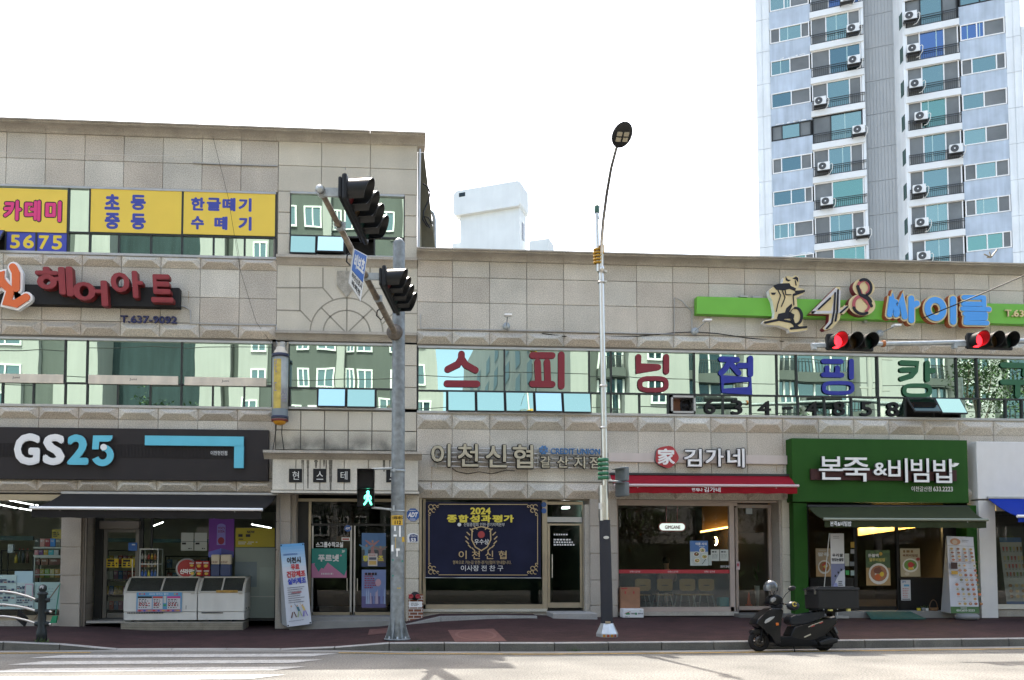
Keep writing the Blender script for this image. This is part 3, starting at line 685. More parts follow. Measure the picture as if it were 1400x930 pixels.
for i in range(-7, 5):
    z0 = zb0+fh*i; k = (i*3+40)
    wh = fh*.46
    c, sc = cutset[k % 7]; dk = i == -3
    aframe(sW+.05, sB-.12, z0, z0+wh, c, sc, dark=dk)
    b = AMB(); b.bx(sW, sB-.02, -.3, -.03, z0-fh+wh+.02, z0-.02); b.build('spandrel', ASPAN, AT)
    if i in (-6, -2, 0, 2, 3):                    # flaking paint at the foot of the spandrel
        b = AMB()
        for j in range(9): a = sW+.3+(sB-sW-.8)*rnd.random(); w_ = rnd.uniform(.08, .5); h_ = rnd.uniform(.03, .11); b.bx(a, a+w_, -.03, -.026, z0-fh+wh+.06, z0-fh+wh+.06+h_)
        b.build('flaked_paint', AWHITE, AT)
    c, sc = bal[(k+2) % 6]; aframe(sB, sC-.25, z0-fh*.30, z0+fh*.52, c, sc, d=-.05, blue=i == 1, dark=dk)
    # right block sits half a storey lower in the picture
    zr_ = A_(1310.5, 57)[1]+fh*i
    c, sc = cutset[(k+3) % 7]; dk = i == 1
    aframe(sG+.05, sH-.05, zr_, zr_+wh, c, sc, blue=i == 0, dark=dk)
    b = AMB(); b.bx(sG-.02, sH, -.3, -.03, zr_-fh+wh+.02, zr_-.02); b.build('spandrel', ASPAN, AT)
    c, sc = bal[(k+4) % 6]; aframe(sF+.1, sG-.1, zr_-fh*.34, zr_+fh*.50, c, sc, d=-.05, blue=i == 0, dark=dk)
    for (s0, s1, zz) in ((sB-.1, sC-.02, z0-fh*.30), (sF, sG-.02, zr_-fh*.34)):
        b = AMB(); b.bx(s0, s1, -.6, .10, zz-fh*.18, zz); b.build('balcony_slab', AWHITE, AT)
        b = AMB(); h = fh*.30; b.bx(s0+.1, s1, .02, .07, zz+h-.05, zz+h); b.bx(s0+.1, s1, .02, .06, zz+h-.20, zz+h-.17); b.bx(s0+.1, s1, .02, .06, zz+.05, zz+.09)
        n = 26
        for j in range(n+1):
            a = s0+.1+(s1-s0-.14)*j/n; b.bx(a, a+.025, .03, .05, zz+.05, zz+h)
        b.build('balcony_railing', RAIL, AT)
    b = AMB(); zz = zr_+.3; p = b.pt
    o0 = p(sD, -1.3, 0); o1 = p(sF-.12, -.02, 0); t0, t1 = o0+(o1-o0)*.62+AN*.03, o0+(o1-o0)*.97+AN*.03
    v = lambda q, z: Vector((q.x, q.y, z))
    b.add([v(t0, zz-1.1), v(t1, zz-1.0), v(t1, zz+.3), v(t0, zz+.2)], [(0, 1, 2, 3)]); b.build('flank_window', AGL, AT)
# outdoor air conditioner units hung on the balcony rails
def ac_unit(px, py, lab, w_=.95, h_=.72, first=[None]):
    s_, z_ = A_(px, py)
    o = empty('air_conditioner', AP0+AU*s_+AN*.28+Vector((0, 0, z_)), lab, 'air conditioner', 'outdoor air conditioner units on the apartment tower', rz=-AANG)
    if first[0] is None:
        Mx = wmat(o)
        def put(b, name, m): 
            b.v = [Mx @ q for q in b.v]; return b.build(name, m, o)
        b = MB(); b.box(-.48, .48, -.18, .18, -.36, .36, 0, .03); body = put(b, 'casing', mat('ac_white', (.74, .74, .72), .5, var=.04))
        b = MB(); Mr = Matrix.Rotation(R(90), 4, 'X')
        b.lathe([(.30, .0), (.30, .03), (.27, .03), (.26, .012)], (-.12, -.185, .0), 24, 0, M=Mr); b.lathe([(.26, .006), (.0, .006)], (-.12, -.185, 0), 24, 0, M=Mr); b.lathe([(.06, .03), (.05, .035), (0, .035)], (-.12, -.185, 0), 14, 1, M=Mr)
        put(b, 'fan_grille', [flat('ac_grille', (.06, .06, .06), .5), WHITE])
        b = MB(); b.box(-.55, .55, -.22, .22, -.42, -.37); b.box(-.5, -.45, -.2, .2, -.62, -.40); b.box(.42, .47, -.2, .2, -.62, -.40); b.box(-.5, .5, -.2, -.16, -.66, -.62); put(b, 'bracket', RAIL)
        b = MB(); b.tube([(.49, -.05, .1), (.62, -.1, .16), (.70, -.12, .02), (.66, -.12, -.4), (.42, -.12, -.8), (.2, -.1, -.85)], .03, 6); put(b, 'pipe', flat('ac_pipe', (.7, .68, .62), .6))
        first[0] = o
    else:
        for ch in [x for x in COL.objects if x.parent == first[0]]:
            c = ch.copy(); COL.objects.link(c); c.parent = o
    return o
ordn = ['topmost', 'second', 'third', 'fourth', 'fifth', 'sixth', 'seventh', 'eighth']
for i, (x, y) in enumerate(((1157, 0), (1165.5, 42), (1167, 85), (1121, 141), (1173.5, 180), (1126, 230), (1130, 277.5), (1179, 318.5))):
    ac_unit(x, y, f'white outdoor air conditioner on the left balcony stack of the tower, {ordn[i]} from the top' if i else 'white outdoor air conditioner topmost on the left balcony stack of the tower')
for i, (x, y) in enumerate(((1244, 25), (1248, 69.5), (1251.5, 117.5), (1258.5, 161.5), (1306, 206), (1256, 261), (1259.5, 306.5), (1262, 352))):
    ac_unit(x, y, f'white outdoor air conditioner on the right balcony stack of the tower, {ordn[i]} from the top' if i else 'white outdoor air conditioner topmost on the right balcony stack of the tower')
# ================================================================== white rooftop tank house
TP0 = W(712, 300, 42); TP0.z = 0
def T_(px, py): return aplane(px, py, TP0)
RT = empty('rooftop_house', TP0, 'white painted rooftop lift house with one small window, seen above the low roof', 'building')
AP_keep = AP0; AP0 = TP0
RWH = mat('roof_white', (.66, .69, .68), .7, var=.05, vscale=.8, streak=.025)
s0, s1 = T_(620, 270)[0], T_(711, 260)[0]; zt, zm = T_(690, 250)[1], T_(690, 284)[1]; dpt = 2.3; z_lo = 10
b = AMB(); p = b.pt; ch = .25
prof = [(s0+.1, zm), (s0, zm+.2), (s0, zt-ch), (s0+ch, zt), (s1-ch*.8, zt), (s1, zt-ch*.4), (s1, zm+.2), (s1-.1, zm)]
n = len(prof)
vs = [p(a, 0, z) for a, z in prof]+[p(a, -dpt, z) for a, z in prof]
b.add(vs, [list(range(n))[::-1] if False else list(range(n)), list(range(2*n-1, n-1, -1))]+[(i, i+n, (i+1) % n+n, (i+1) % n) for i in range(n)])
b.build('tank_house', RWH, RT)
b = AMB(); b.bx(T_(627, 310)[0], s1-.15, -dpt+.1, -.35, z_lo, zm+.02); b.bx(T_(613, 330)[0], T_(628, 330)[0], -dpt, -.8, z_lo, T_(620, 327)[1]); b.build('lift_shaft', RWH, RT)
b = AMB(); b.bx(T_(719, 330)[0], T_(746, 330)[0], -2.6, -1.0, z_lo, T_(735, 321)[1]); b.build('stair_house', RWH, RT)
b = AMB(); b.bx(*[T_(x, 266)[0] for x in (627.5, 636)], -.1, .012, T_(632, 269)[1], T_(632, 263.5)[1]); b.build('window', flat('tank_window', (.02, .03, .035), .2), RT)
b = AMB(); b.bx(s1-.12, s1-.11, -1.6, -1.0, zm-2.2, zm-.9); b.build('side_window', flat('tank_window_2', (.02, .03, .035), .2), RT)
b = MB(); a = p(T_(668, 250)[0], -2, zt); b.tube([a, a+Vector((0, 0, 3.2))], .025, 5); a2 = p(s1+1.2, -1.5, T_(735, 322)[1]); b.tube([a2, a2+Vector((0, 0, 1.6))], .02, 5); b.build('antenna', GALV, RT)
AP0 = AP_keep
# ================================================================== across the street, behind the camera: seen in the mirror glass
FWALL = mat('far_white', (.34, .34, .325), .8, var=.05, vscale=.3, streak=.05); FGREY = mat('far_grey', (.085, .095, .088), .8, var=.06, vscale=.3, streak=.06)
FDARK = mat('far_dark', (.03, .05, .055), .8, var=.15, vscale=.3, streak=.2)
FWIN = mirror_glass('far_window', (.25, .33, .35), (.03, .06, .065), .5, .05)
def mirrorX(px, Yb, py=500): return X(px, py)*(20-Yb)/20
def far_building(name, lab, segs, Yb, H, floor=2.9, zb=0, depth=12):
    """segs: (photo x0, x1 of the reflection, material, set back, [window spans])"""
    o = empty(name, ((mirrorX(segs[0][0], Yb)+mirrorX(segs[-1][1], Yb))/2, Yb-6, 0), lab, 'building')
    for (a, c, m, back, wins) in segs:
        y = Yb-back; x0, x1 = mirrorX(a, Yb), mirrorX(c, Yb)
        b = MB(); b.box(x0, x1, y-depth, y, 0, H); b.build('wall', m, o)
        for (w0, w1, kind) in wins:
            wx0, wx1 = mirrorX(w0, Yb), mirrorX(w1, Yb)
            b = MB(); g = MB(); k = 1
            while k*floor+1.2 < H-1:
                zz = zb+k*floor+.9; hh = 1.35 if kind == 'w' else 2.1
                if kind == 'w':
                    for (p0, p1, q0, q1) in ((wx0-.12, wx1+.12, zz-.12, zz), (wx0-.12, wx1+.12, zz+hh, zz+hh+.12), (wx0-.12, wx0, zz, zz+hh), (wx1, wx1+.12, zz, zz+hh), ((wx0+wx1)/2-.05, (wx0+wx1)/2+.05, zz, zz+hh)): b.box(p0, p1, y, y+.12, q0, q1)
                else:
                    zz -= .5; b.box(wx0-.1, wx1+.1, y, y+.5, zz-.75, zz-.1, 1)
                    for j in range(4): xx = wx0+(wx1-wx0)*j/3; b.box(xx-.06, xx+.06, y, y+.1, zz, zz+hh)
                    b.box(wx0, wx1, y+.42, y+.46, zz+.75, zz+.8, 2)
                    for j in range(17): xx = wx0+(wx1-wx0)*j/16; b.box(xx-.02, xx+.02, y+.43, y+.45, zz-.1, zz+.75, 2)
                g.quad((wx1, y+.03, zz), (wx0, y+.03, zz), (wx0, y+.03, zz+hh), (wx1, y+.03, zz+hh)); k += 1
            f = b.build('window_column', [WHITE, FGREY, RAIL], o); g.build('pane', FWIN, f)
    return o
far_building('pale_apartment_block', 'pale apartment block with grey stripes across the street, mirrored in the upper windows at left',
    [(-420, -60, FWALL, 0, [(-300, -260, 'w'), (-160, -110, 'w')]), (-60, 36, FWALL, 0, [(-30, 10, 'w')]), (36, 84, FGREY, .5, []), (84, 133, FWALL, 0, []), (133, 266, FDARK, 3.5, []), (266, 313, FWALL, 0, []), (313, 325, FGREY, 1, []), (325, 366, FWALL, 0, [(345, 362, 'w')]), (366, 452, FGREY, .2, [(400, 413, 'w'), (427, 448, 'w')]), (452, 463, FWALL, -.3, []), (463, 560, FGREY, .6, [(466, 474, 'w'), (482, 500, 'w'), (528, 546, 'w')]), (560, 601, FWALL, 0, [(566, 583, 'w')])], -44, 31)
far_building('balcony_apartment_block', 'white apartment block with deep balconies across the street, mirrored in the large lettered windows',
    [(770, 808, FWALL, 0, []), (808, 866, FGREY, .8, [(832, 862, 'b')]), (866, 948, FWALL, 0, [(893, 910, 'w')]), (948, 1008, FGREY, .8, [(950, 1002, 'b')]), (1008, 1062, FWALL, 0, []), (1062, 1096, FGREY, .8, [(1066, 1092, 'b')]), (1096, 1103, FWALL, 0, []), (1103, 1190, FGREY, .8, [(1110, 1180, 'b')]), (1190, 1262, FWALL, 0, []), (1262, 1305, FGREY, .8, [(1268, 1300, 'b')]), (1305, 1360, FWALL, 0, [(1320, 1340, 'w')]), (1360, 1500, FGREY, .8, [(1380, 1480, 'b')])], -36, 27)
# the receding street front seen between them
SF = empty('side_street_block', (9, -52, 0), 'tall apartment block receding down a side street, mirrored in the lettered windows', 'building')
b = MB(); xw = mirrorX(775, -36); x_far = 8.0
b.add([(xw, -37, 0), (x_far+3, -100, 0), (x_far+3, -100, 30), (xw, -37, 28), (xw+12, -37, 28), (x_far+15, -100, 30)], [(0, 1, 2, 3), (3, 2, 5, 4)]); b.build('wall', FWALL, SF)
b = MB()
for i in range(9):
    f0, f1 = i/9+.02, i/9+.065
    for k in range(1, 13):
        z = k*2.9
        q = lambda f, zz: (xw+(x_far+3-xw)*f-.05, -37-63*f, zz)
        if z+2 < 28: b.quad(q(f1, z), q(f0, z), q(f0, z+1.9), q(f1, z+1.9))
b.build('balcony_window', mat('far_balcony_glass', (.04, .065, .07), .4), SF)
# street trees and wires on the far pavement (mirrored too)
LEAF = mat('leaf', (.045, .085, .022), .7, isl=.45); BARK = mat('bark', (.12, .09, .065), .9, var=.2, vscale=8)
def tree(x, y, h, r, lab, n=4200, seed=1):
    rr = random.Random(seed); o = empty('street_tree', (x, y, .15), lab, 'tree', 'street trees on the far pavement')
    b = MB(); b.tube([(x, y, .1), (x+.1, y, h*.3), (x-.1, y+.1, h*.55), (x, y, h*.85)], [.2, .15, .1, .04], 8)
    cl = []
    for k in range(16):
        a = rr.uniform(0, 6.28); zz = h*rr.uniform(.38, .95); q = r*rr.uniform(.2, .85)*(1.15-abs(zz/h-.6))
        c = Vector((x+q*math.cos(a), y+q*math.sin(a), zz)); cl.append((c, r*rr.uniform(.25, .5)))
        b.tube([(x, y, zz*.75), c], [.05, .015], 5)
    b.build('trunk', BARK, o); b = MB()
    for k in range(n):
        c, q = rr.choice(cl); d = Vector((rr.gauss(0, 1), rr.gauss(0, 1), rr.gauss(0, .8))); d = d*(q*.55)
        m = Matrix.Rotation(rr.uniform(0, 6.28), 3, 'Z') @ Matrix.Rotation(rr.uniform(-1, 1), 3, 'X'); l = rr.uniform(.07, .15)
        b.add([c+d+m @ Vector(v) for v in ((-l*.5, 0, 0), (0, -l, 0), (l*.5, 0, 0), (0, l, 0))], [(0, 1, 2, 3)])
    b.build('crown', LEAF, o)
tree(-11.6, -26, 10.6, 2.4, 'round leafy street tree mirrored low in the left second floor windows', seed=2)
tree(23, -26, 10.2, 2.6, 'bushy street tree mirrored under the blue window lettering', seed=3)
tree(34, -26.5, 15.5, 3.2, 'tall loose street tree mirrored in the windows at the right edge', 7000, seed=4)
tree(14, -26, 8, 2.2, 'low street tree opposite the restaurants, mirrored in the shop glass', seed=5)
tree(4, -26.5, 7.2, 2.0, 'small street tree opposite the credit union, mirrored in the shop glass', seed=6)
b = MB()
for k, z in enumerate((8.6, 9.7, 11.4, 13.2)):
    b.tube([(-40+i*8, -24.5, z+.25*math.sin(i*1.1+k)+.012*(i*8-40)) for i in range(13)], .022, 5)
b.build('overhead_wires', BLACK, label='thin black overhead wires strung along the far side of the street', cat='power line')
b = MB(); b.tube([(27, -24.5, 0), (27, -24.5, 15)], [.18, .12], 10); b.box(26.2, 27.8, -24.56, -24.44, 13, 13.1); b.box(26.4, 27.6, -24.56, -24.44, 11.2, 11.3); b.lathe([(.2, 0), (.2, .8), (.0, .85)], (27.3, -24.5, 9.5), 10)
b.build('utility_pole', mat('concrete_pole', (.36, .35, .33), .85), label='concrete utility pole with cross arms on the far pavement', cat='utility pole')
# ================================================================== ground floor shops
def bx(b, x0, y0, x1, y1, Y, t=.06, mi=0, bv=0):    # a slab given as a photo rectangle at depth Y (front face), t thick
    a = rect(x0, y0, x1, y1, Y); b.box(a[0], a[1], Y, Y+t, a[2], a[3], mi, bv); return b
def pane(b, x0, y0, x1, y1, Y, mi=0):
    a = rect(x0, y0, x1, y1, Y); b.quad((a[0], Y, a[2]), (a[1], Y, a[2]), (a[1], Y, a[3]), (a[0], Y, a[3]), mi); return b
def scribble(b, box, rows, Y, mi=0, fill=.55, seed=0, word=(1.2, 3.2), align=0, M=None):
    """rows of small print: short dashes with gaps"""
    rr = random.Random(seed); x0, x1, z0, z1 = box; h = (z1-z0)/rows
    for r_ in range(rows):
        zt_ = z1-r_*h-h*(1-fill)/2; zb_ = zt_-h*fill; x = x0; e = x0+(x1-x0)*rr.uniform(.7, 1)
        if align: x = x0+(x1-e)/2; e = x+(e-x0)
        while x < e:
            w_ = h*rr.uniform(*word); q = [(x, Y, zb_), (min(x+w_, e), Y, zb_), (min(x+w_, e), Y, zt_), (x, Y, zt_)]
            b.add([M @ Vector(v) for v in q] if M else q, [(0, 1, 2, 3)], mi); x += w_+h*.45
def pillar(par, x0, x1, ytop, ybot, joints, Y=0.0, depth=.7, name='pillar', m=STONE_L, zlo=-.1):
    b = MB(); a, c = X(x0, 750, Y), X(x1, 750, Y); zs = [zlo]+sorted([Z((x0+x1)/2, j, Y) for j in joints])+[Z((x0+x1)/2, ytop, Y)]
    for i in range(len(zs)-1):
        b.box(a, c, Y, Y+depth, zs[i]+.008, zs[i+1]-.008, 0, .012)
    b.box(a+.02, c-.02, Y+.02, Y+depth-.02, zlo, zs[-1]); return b.build(name, m, par)
PILM = mat('granite_pillar', (.34, .305, .26), .75, var=.08, vscale=2, grain=.2, gscale=70, isl=.04)
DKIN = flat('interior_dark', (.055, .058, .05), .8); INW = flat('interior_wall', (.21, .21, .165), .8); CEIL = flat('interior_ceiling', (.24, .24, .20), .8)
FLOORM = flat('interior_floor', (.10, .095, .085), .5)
TUBE = mat('tube_light', (.9, .9, .9), .4, emit=(1, 1, .97, 3.0))
def interior(par, X0, X1, Yf, Yb, z0, z1, wall=INW, name='interior_room', ceil=CEIL):
    b = MB()
    b.quad((X0, Yb, z0), (X1, Yb, z0), (X1, Yb, z1), (X0, Yb, z1), 0); b.quad((X0, Yf, z0), (X0, Yb, z0), (X0, Yb, z1), (X0, Yf, z1), 0); b.quad((X1, Yb, z0), (X1, Yf, z0), (X1, Yf, z1), (X1, Yb, z1), 0)
    b.quad((X0, Yf, z0), (X1, Yf, z0), (X1, Yb, z0), (X0, Yb, z0), 1); b.quad((X0, Yf, z1), (X0, Yb, z1), (X1, Yb, z1), (X1, Yf, z1), 2)
    return b.build(name, [wall, FLOORM, ceil], par)
zc = zl['l1b']-.05
# ---- convenience store
gx0, gx1 = LX0+.2, X(377, 760, .75)
interior(LB, gx0, gx1, .8, 7, .22, zc)
b = MB()                                            # soffit, recess side wall, step
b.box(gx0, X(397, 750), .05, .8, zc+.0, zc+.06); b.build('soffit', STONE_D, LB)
pillar(LB, 83, 110.5, 672, 0, (748, 787, 826), 0, .9, m=PILM)
b = MB(); b.box(X(110.8, 750), X(114, 750), .05, .12, 0, zc, 0); b.box(X(114.6, 750), X(117, 750), .05, .12, 0, zc, 0); b.build('pillar_trim', flat('trim_brown', (.13, .11, .09), .5), LB)
pillar(LB, 377, 396.5, 672, 0, (713.5, 752), .0, .62, m=PILM)
b = MB(); b.tube([W(383, 680, -.04), W(383, 852, -.04)], .016, 8); b.build('downpipe', flat('pipe_grey', (.26, .25, .23), .5), LB)
# left show window
b = MB(); Yg = .12
bx(b, -330, 675, 83, 683.5, Yg-.02, .08); bx(b, -330, 842, 83, 850, Yg-.02, .1); bx(b, -332, 683, -326, 845, Yg-.02, .08); bx(b, -130, 683, -126, 845, Yg-.02, .08)
f = b.build('show_window', BRASSFR, LB); pane(MB(), -330, 683, 83.5, 843, Yg).build('pane', SHOPGL, f)
# recessed front with door
b = MB(); Yd = .78
bx(b, 129, 700, 140, 848, Yd, .08); bx(b, 189.5, 700, 195, 848, Yd, .08); bx(b, 205, 700, 208, 848, Yd, .06); bx(b, 375, 700, 379, 848, Yd, .06); bx(b, 195, 842, 379, 849, Yd, .06); bx(b, 140, 845, 190, 848, Yd, .08)
f = b.build('shop_front_frame', DARKFR, LB); pane(MB(), 190, 690, 379, 845, Yd+.03).build('pane', SHOPGL, f)
b = MB(); Yq = Yd+.02
bx(b, 141, 722, 146, 845, Yq, .05); bx(b, 184.5, 722, 189.5, 845, Yq, .05); bx(b, 146, 722, 184.5, 728, Yq, .05); bx(b, 146, 838, 184.5, 845, Yq, .05)
dr = b.build('glass_door', flat('door_grey', (.17, .165, .15), .45), LB); pane(MB(), 146, 728, 184.5, 838, Yq+.02).build('pane', SHOPGL, dr)
b = MB(); b.tube([W(181, 765, Yq-.05), W(181, 800, Yq-.05)], .014, 8); b.build('handle', STEEL, dr)
b = MB(); bx(b, 135, 712, 190, 723.5, Yd-.18, .18, 0, .03); b.build('air_curtain', mat('air_curtain_grey', (.16, .14, .12), .4), LB)
b = MB(); bx(b, 118, 849, 190, 852, .02, .8); b.build('door_step', ALU, LB)
for k, (p, q) in enumerate((((4, 682.5), (46, 690.5)), ((-30, 684), (23, 694.8)), ((49, 690.5), (52, 691)), ((26, 695), (44, 698)), ((210, 719), (223, 714)), ((344, 717), (371, 722)))):
    Y0, Y1 = (2.2, 5.0) if p[0] > 200 else (1.2, 3.2)
    A0, A1 = W(*p, 2.5), W(*q, 2.5)
    MB().tube([A0, A1], .013, 6).build('ceiling_lamp', TUBE, LB)
# low sills and plinths
b = MB(); bx(b, -330, 849, 83, 862, .08, .3); b.build('plinth', STONE_D, LB)
# ---- stair entrance
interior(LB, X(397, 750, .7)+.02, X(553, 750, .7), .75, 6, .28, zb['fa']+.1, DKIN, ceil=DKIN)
b = MB(); b.box(X(396.5, 750), X(396.5, 750)+.1, .3, .78, 0, zb['fa']); b.box(BX0, BX1, -.35, .75, zb['fa']-.02, zb['fa']+.04); b.build('porch_wall', PILM, LB)
Ye = .70; b = MB()
bx(b, 405, 682, 554, 686, Ye, .06, 1); bx(b, 421.5, 686, 425, 840, Ye, .06, 1); bx(b, 405, 686, 421.5, 840, Ye+.02, .03); bx(b, 551, 686, 555, 842, Ye, .06); bx(b, 425, 716, 552, 719, Ye, .06)
f = b.build('entrance_frame', [DARKFR, BRASSFR], LB)
g = pane(MB(), 425, 686, 552, 716, Ye+.03); g.build('pane', SHOPGL, f)
for (x0, x1, hx) in ((426, 481, 474.5), (483.5, 538, 488.5)):
    b = MB(); bx(b, x0, 719, x0+2.2, 842, Ye+.01, .04); bx(b, x1-2.6, 719, x1, 842, Ye+.01, .04); bx(b, x0, 837, x1, 843, Ye+.01, .04, 1)
    d_ = b.build('glass_door', [ALU, BRASSFR], LB); pane(MB(), x0, 719, x1, 837, Ye+.03).build('pane', SHOPGL, d_)
    MB().tube([W(hx, 791, Ye-.05), W(hx, 808, Ye-.05)], .013, 8).build('handle', STEEL, d_)
b = MB(); zt = Z(480, 842, .1); b.box(X(397, 840, .1), X(553, 840, .1), -.05, .75, 0, zt-.02); b.box(X(397, 845, -.1), X(553, 845, -.1), -.32, -.05, 0, zt-.10); b.build('entrance_step', mat('step_stone', (.22, .215, .20), .8, var=.1, grain=.15), LB)
pillar(LB, 555, 572.5, 675, 0, (716, 753.8, 791.5), -.02, .6, m=STONE_L)
b = MB(); bx(b, 573, 676, 576.5, 836, .05, .1); bx(b, 551.5, 676, 554.5, 850, .02, .1); b.build('pillar_trim', BRASSFR, LB)
# ---- credit union
zr1 = zr['l1b']
interior(RB, X(580, 750, .3), X(806, 750, .3), .45, 5, .45, zr1+.2, flat('bank_wall', (.10, .15, .13), .8), ceil=CEIL)
Yb_ = .22; b = MB()
bx(b, 576, 677, 812, 683.5, Yb_-.05, .12); bx(b, 578, 683, 582, 833, Yb_, .08); bx(b, 578, 826.5, 748, 832.5, Yb_, .08); bx(b, 741.5, 683, 748.5, 834, Yb_-.02, .1); bx(b, 796.5, 690, 800, 833, Yb_, .08); bx(b, 748, 707, 797, 714, Yb_, .08, 1); bx(b, 748, 686, 797, 690, Yb_, .06)
f = b.build('bank_front_frame', [BRASSFR, ALU], RB)
g = pane(MB(), 582, 683, 742, 827, Yb_+.03); pane(g, 748, 690, 797, 707, Yb_+.03); g.build('pane', clear_glass('bank_glass', (.42, .56, .51), .01), f)
b = MB(); bx(b, 749, 716, 752, 831, Yb_+.01, .05); bx(b, 793, 716, 796, 831, Yb_+.01, .05); bx(b, 752, 824, 793, 831, Yb_+.01, .05); bx(b, 752, 716, 793, 718.5, Yb_+.01, .05)
d_ = b.build('glass_door', BRASSFR, RB); pane(MB(), 752, 718, 793, 825, Yb_+.03).build('pane', clear_glass('bank_door_glass', (.42, .48, .45), .0), d_)
MB().tube([W(755, 758, Yb_-.05), W(755, 790, Yb_-.05)], .014, 8).build('handle', STEEL, d_)
for y, s in ((731, 4), (738, 5), (741.5, 7), (745, 6)):
    b = MB(); a = rect(757, y-1.3, 757+36*(.6+.08*(s-3)), y+1.3, Yb_+.025); scribble(b, a, 1, Yb_+.022, seed=s, fill=.8, word=(.7, 1.3)); b.build('door_lettering', PLT, d_)
MB().box(*[*W(771, 694, 1.2).to_tuple()[:1], W(779, 694, 1.2).x], 1.2, 1.5, Z(775, 695, 1.2), Z(775, 692.5, 1.2)).build('ceiling_lamp', TUBE, RB)
b = MB(); bx(b, 577, 833, 748, 836.5, .10, .25); b.build('window_sill', STONE_L, RB)
b = MB(); bx(b, 577, 837, 750, 850, .14, .2); bx(b, 800, 690, 806.5, 836, .06, .4); b.build('plinth', STONE_D, RB)
b = MB(); zt = Z(775, 834.5, 0); b.box(X(752, 838, -.3), X(812, 838, -.3), -.65, .4, .1, zt-.03, 0, .02); b.build('door_step', mat('step_stone_2', (.30, .29, .275), .8, var=.1, grain=.15), RB)
pillar(RB, 807, 844, 682, 0, (719.5, 757, 793.5, 828), 0, .6, m=PILM)
# ---- snack restaurant with the red awning
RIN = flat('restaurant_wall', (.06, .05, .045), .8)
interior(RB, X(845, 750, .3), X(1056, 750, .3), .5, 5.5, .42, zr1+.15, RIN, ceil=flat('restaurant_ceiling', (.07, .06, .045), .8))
Yk = .20; b = MB()
bx(b, 842, 687, 1008, 691.5, Yk, .08); bx(b, 842, 691, 845.5, 838, Yk, .08); bx(b, 998, 691, 1004.5, 836, Yk-.02, .10); bx(b, 845, 830, 1004, 836.5, Yk-.02, .10); bx(b, 842, 683, 1072, 687, Yk-.05, .2)
f = b.build('window', BEIGEFR, RB)
RGL = clear_glass('restaurant_glass', (.80, .82, .78), .02); pane(MB(), 845, 691, 998, 830, Yk+.03).build('pane', RGL, f)
FROST = bpy.data.materials.new('frosted_film'); FROST.use_nodes = True
_n, _l = FROST.node_tree.nodes, FROST.node_tree.links; _n.remove(_n['Principled BSDF']); _m = _n.new('ShaderNodeMixShader'); _m.inputs[0].default_value = .30
_t = _n.new('ShaderNodeBsdfTransparent'); _d = _n.new('ShaderNodeBsdfDiffuse'); _d.inputs[0].default_value = (.20, .21, .19, 1); _l.new(_t.outputs[0], _m.inputs[1]); _l.new(_d.outputs[0], _m.inputs[2]); _l.new(_m.outputs[0], _n['Material Output'].inputs[0])
pane(MB(), 846, 784, 998, 830, Yk+.02).build('frosted_film', FROST, f)
b = MB(); pane(b, 846, 779, 998, 784, Yk+.015)
for x in (868, 920, 970): ptext(b, '언제나 김가네', x-7, 780.5, x+7, 783, Yk+.012, depth=.002, mi=1)
b.build('red_stripe', [flat('stripe_red', (.35, .02, .03), .5), PLT], f)
Yk2 = .45; b = MB()
bx(b, 1008, 690, 1056, 694.5, Yk2, .08); bx(b, 1006, 694, 1009.5, 836, Yk2, .08); bx(b, 1051.5, 694, 1055.5, 836, Yk2, .08); bx(b, 1009, 829, 1052, 834, Yk2, .08)
d_ = b.build('glass_door', BEIGEFR, RB); pane(MB(), 1009, 694, 1052, 829, Yk2+.03).build('pane', RGL, d_)
b = MB(); bx(b, 1029, 692, 1032, 693, Yk2-.05, .04); bx(b, 1020, 695, 1028.5, 703, Yk2-.03, .03); b.build('door_closer', flat('sensor_grey', (.28, .32, .34), .4), d_)
b = MB(); bx(b, 1009, 728, 1052, 728.6, 1.0, .02); b.build('door_track', DARKFR, d_)
b = MB(); b.box(X(1004, 690), X(1056, 690)+.1, .2, .5, zr1-.02, zr1+.08); b.box(X(1056, 750, .45), X(1070, 750, .05)-.02, .05, .55, .3, zr1, 0); b.build('porch_wall', PILM, RB)
pillar(RB, 1070, 1087.5, 683, 0, (722, 759, 796, 833), .0, .55, m=STONE_L)
b = MB(); bx(b, 842, 837, 1010, 842, .08, .3); b.build('plinth', STONE_D, RB)
b = MB(); b.box(X(1010, 838, -.2), X(1087, 838, -.2), -.25, .5, .1, Z(1040, 837, .2)-.02, 0, .02); b.build('door_step', flat('dark_step', (.10, .095, .085), .8), RB)
# warm cove light, wall lamps
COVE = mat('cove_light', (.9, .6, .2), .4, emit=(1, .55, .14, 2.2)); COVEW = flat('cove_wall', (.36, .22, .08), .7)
b = MB(); A0, A1 = W(958, 728.5, 3.6), W(1052, 712.5, 1.6)
up = Vector((0, 0, .05)); b.add([A0, A1, A1+up, A0+up, A0+Vector((0, .03, 0)), A1+Vector((0.02, .03, 0)), A1+up+Vector((0, .03, 0)), A0+up+Vector((0, .03, 0))], [(0, 1, 2, 3), (7, 6, 5, 4), (3, 2, 6, 7)]); b.build('cove_strip', COVE, RB)
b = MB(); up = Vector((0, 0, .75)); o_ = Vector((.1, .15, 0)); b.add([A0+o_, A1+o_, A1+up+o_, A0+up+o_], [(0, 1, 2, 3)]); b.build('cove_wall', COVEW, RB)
WARM = mat('lamp_warm', (1, .7, .4), .4, emit=(1, .62, .30, 6.0))
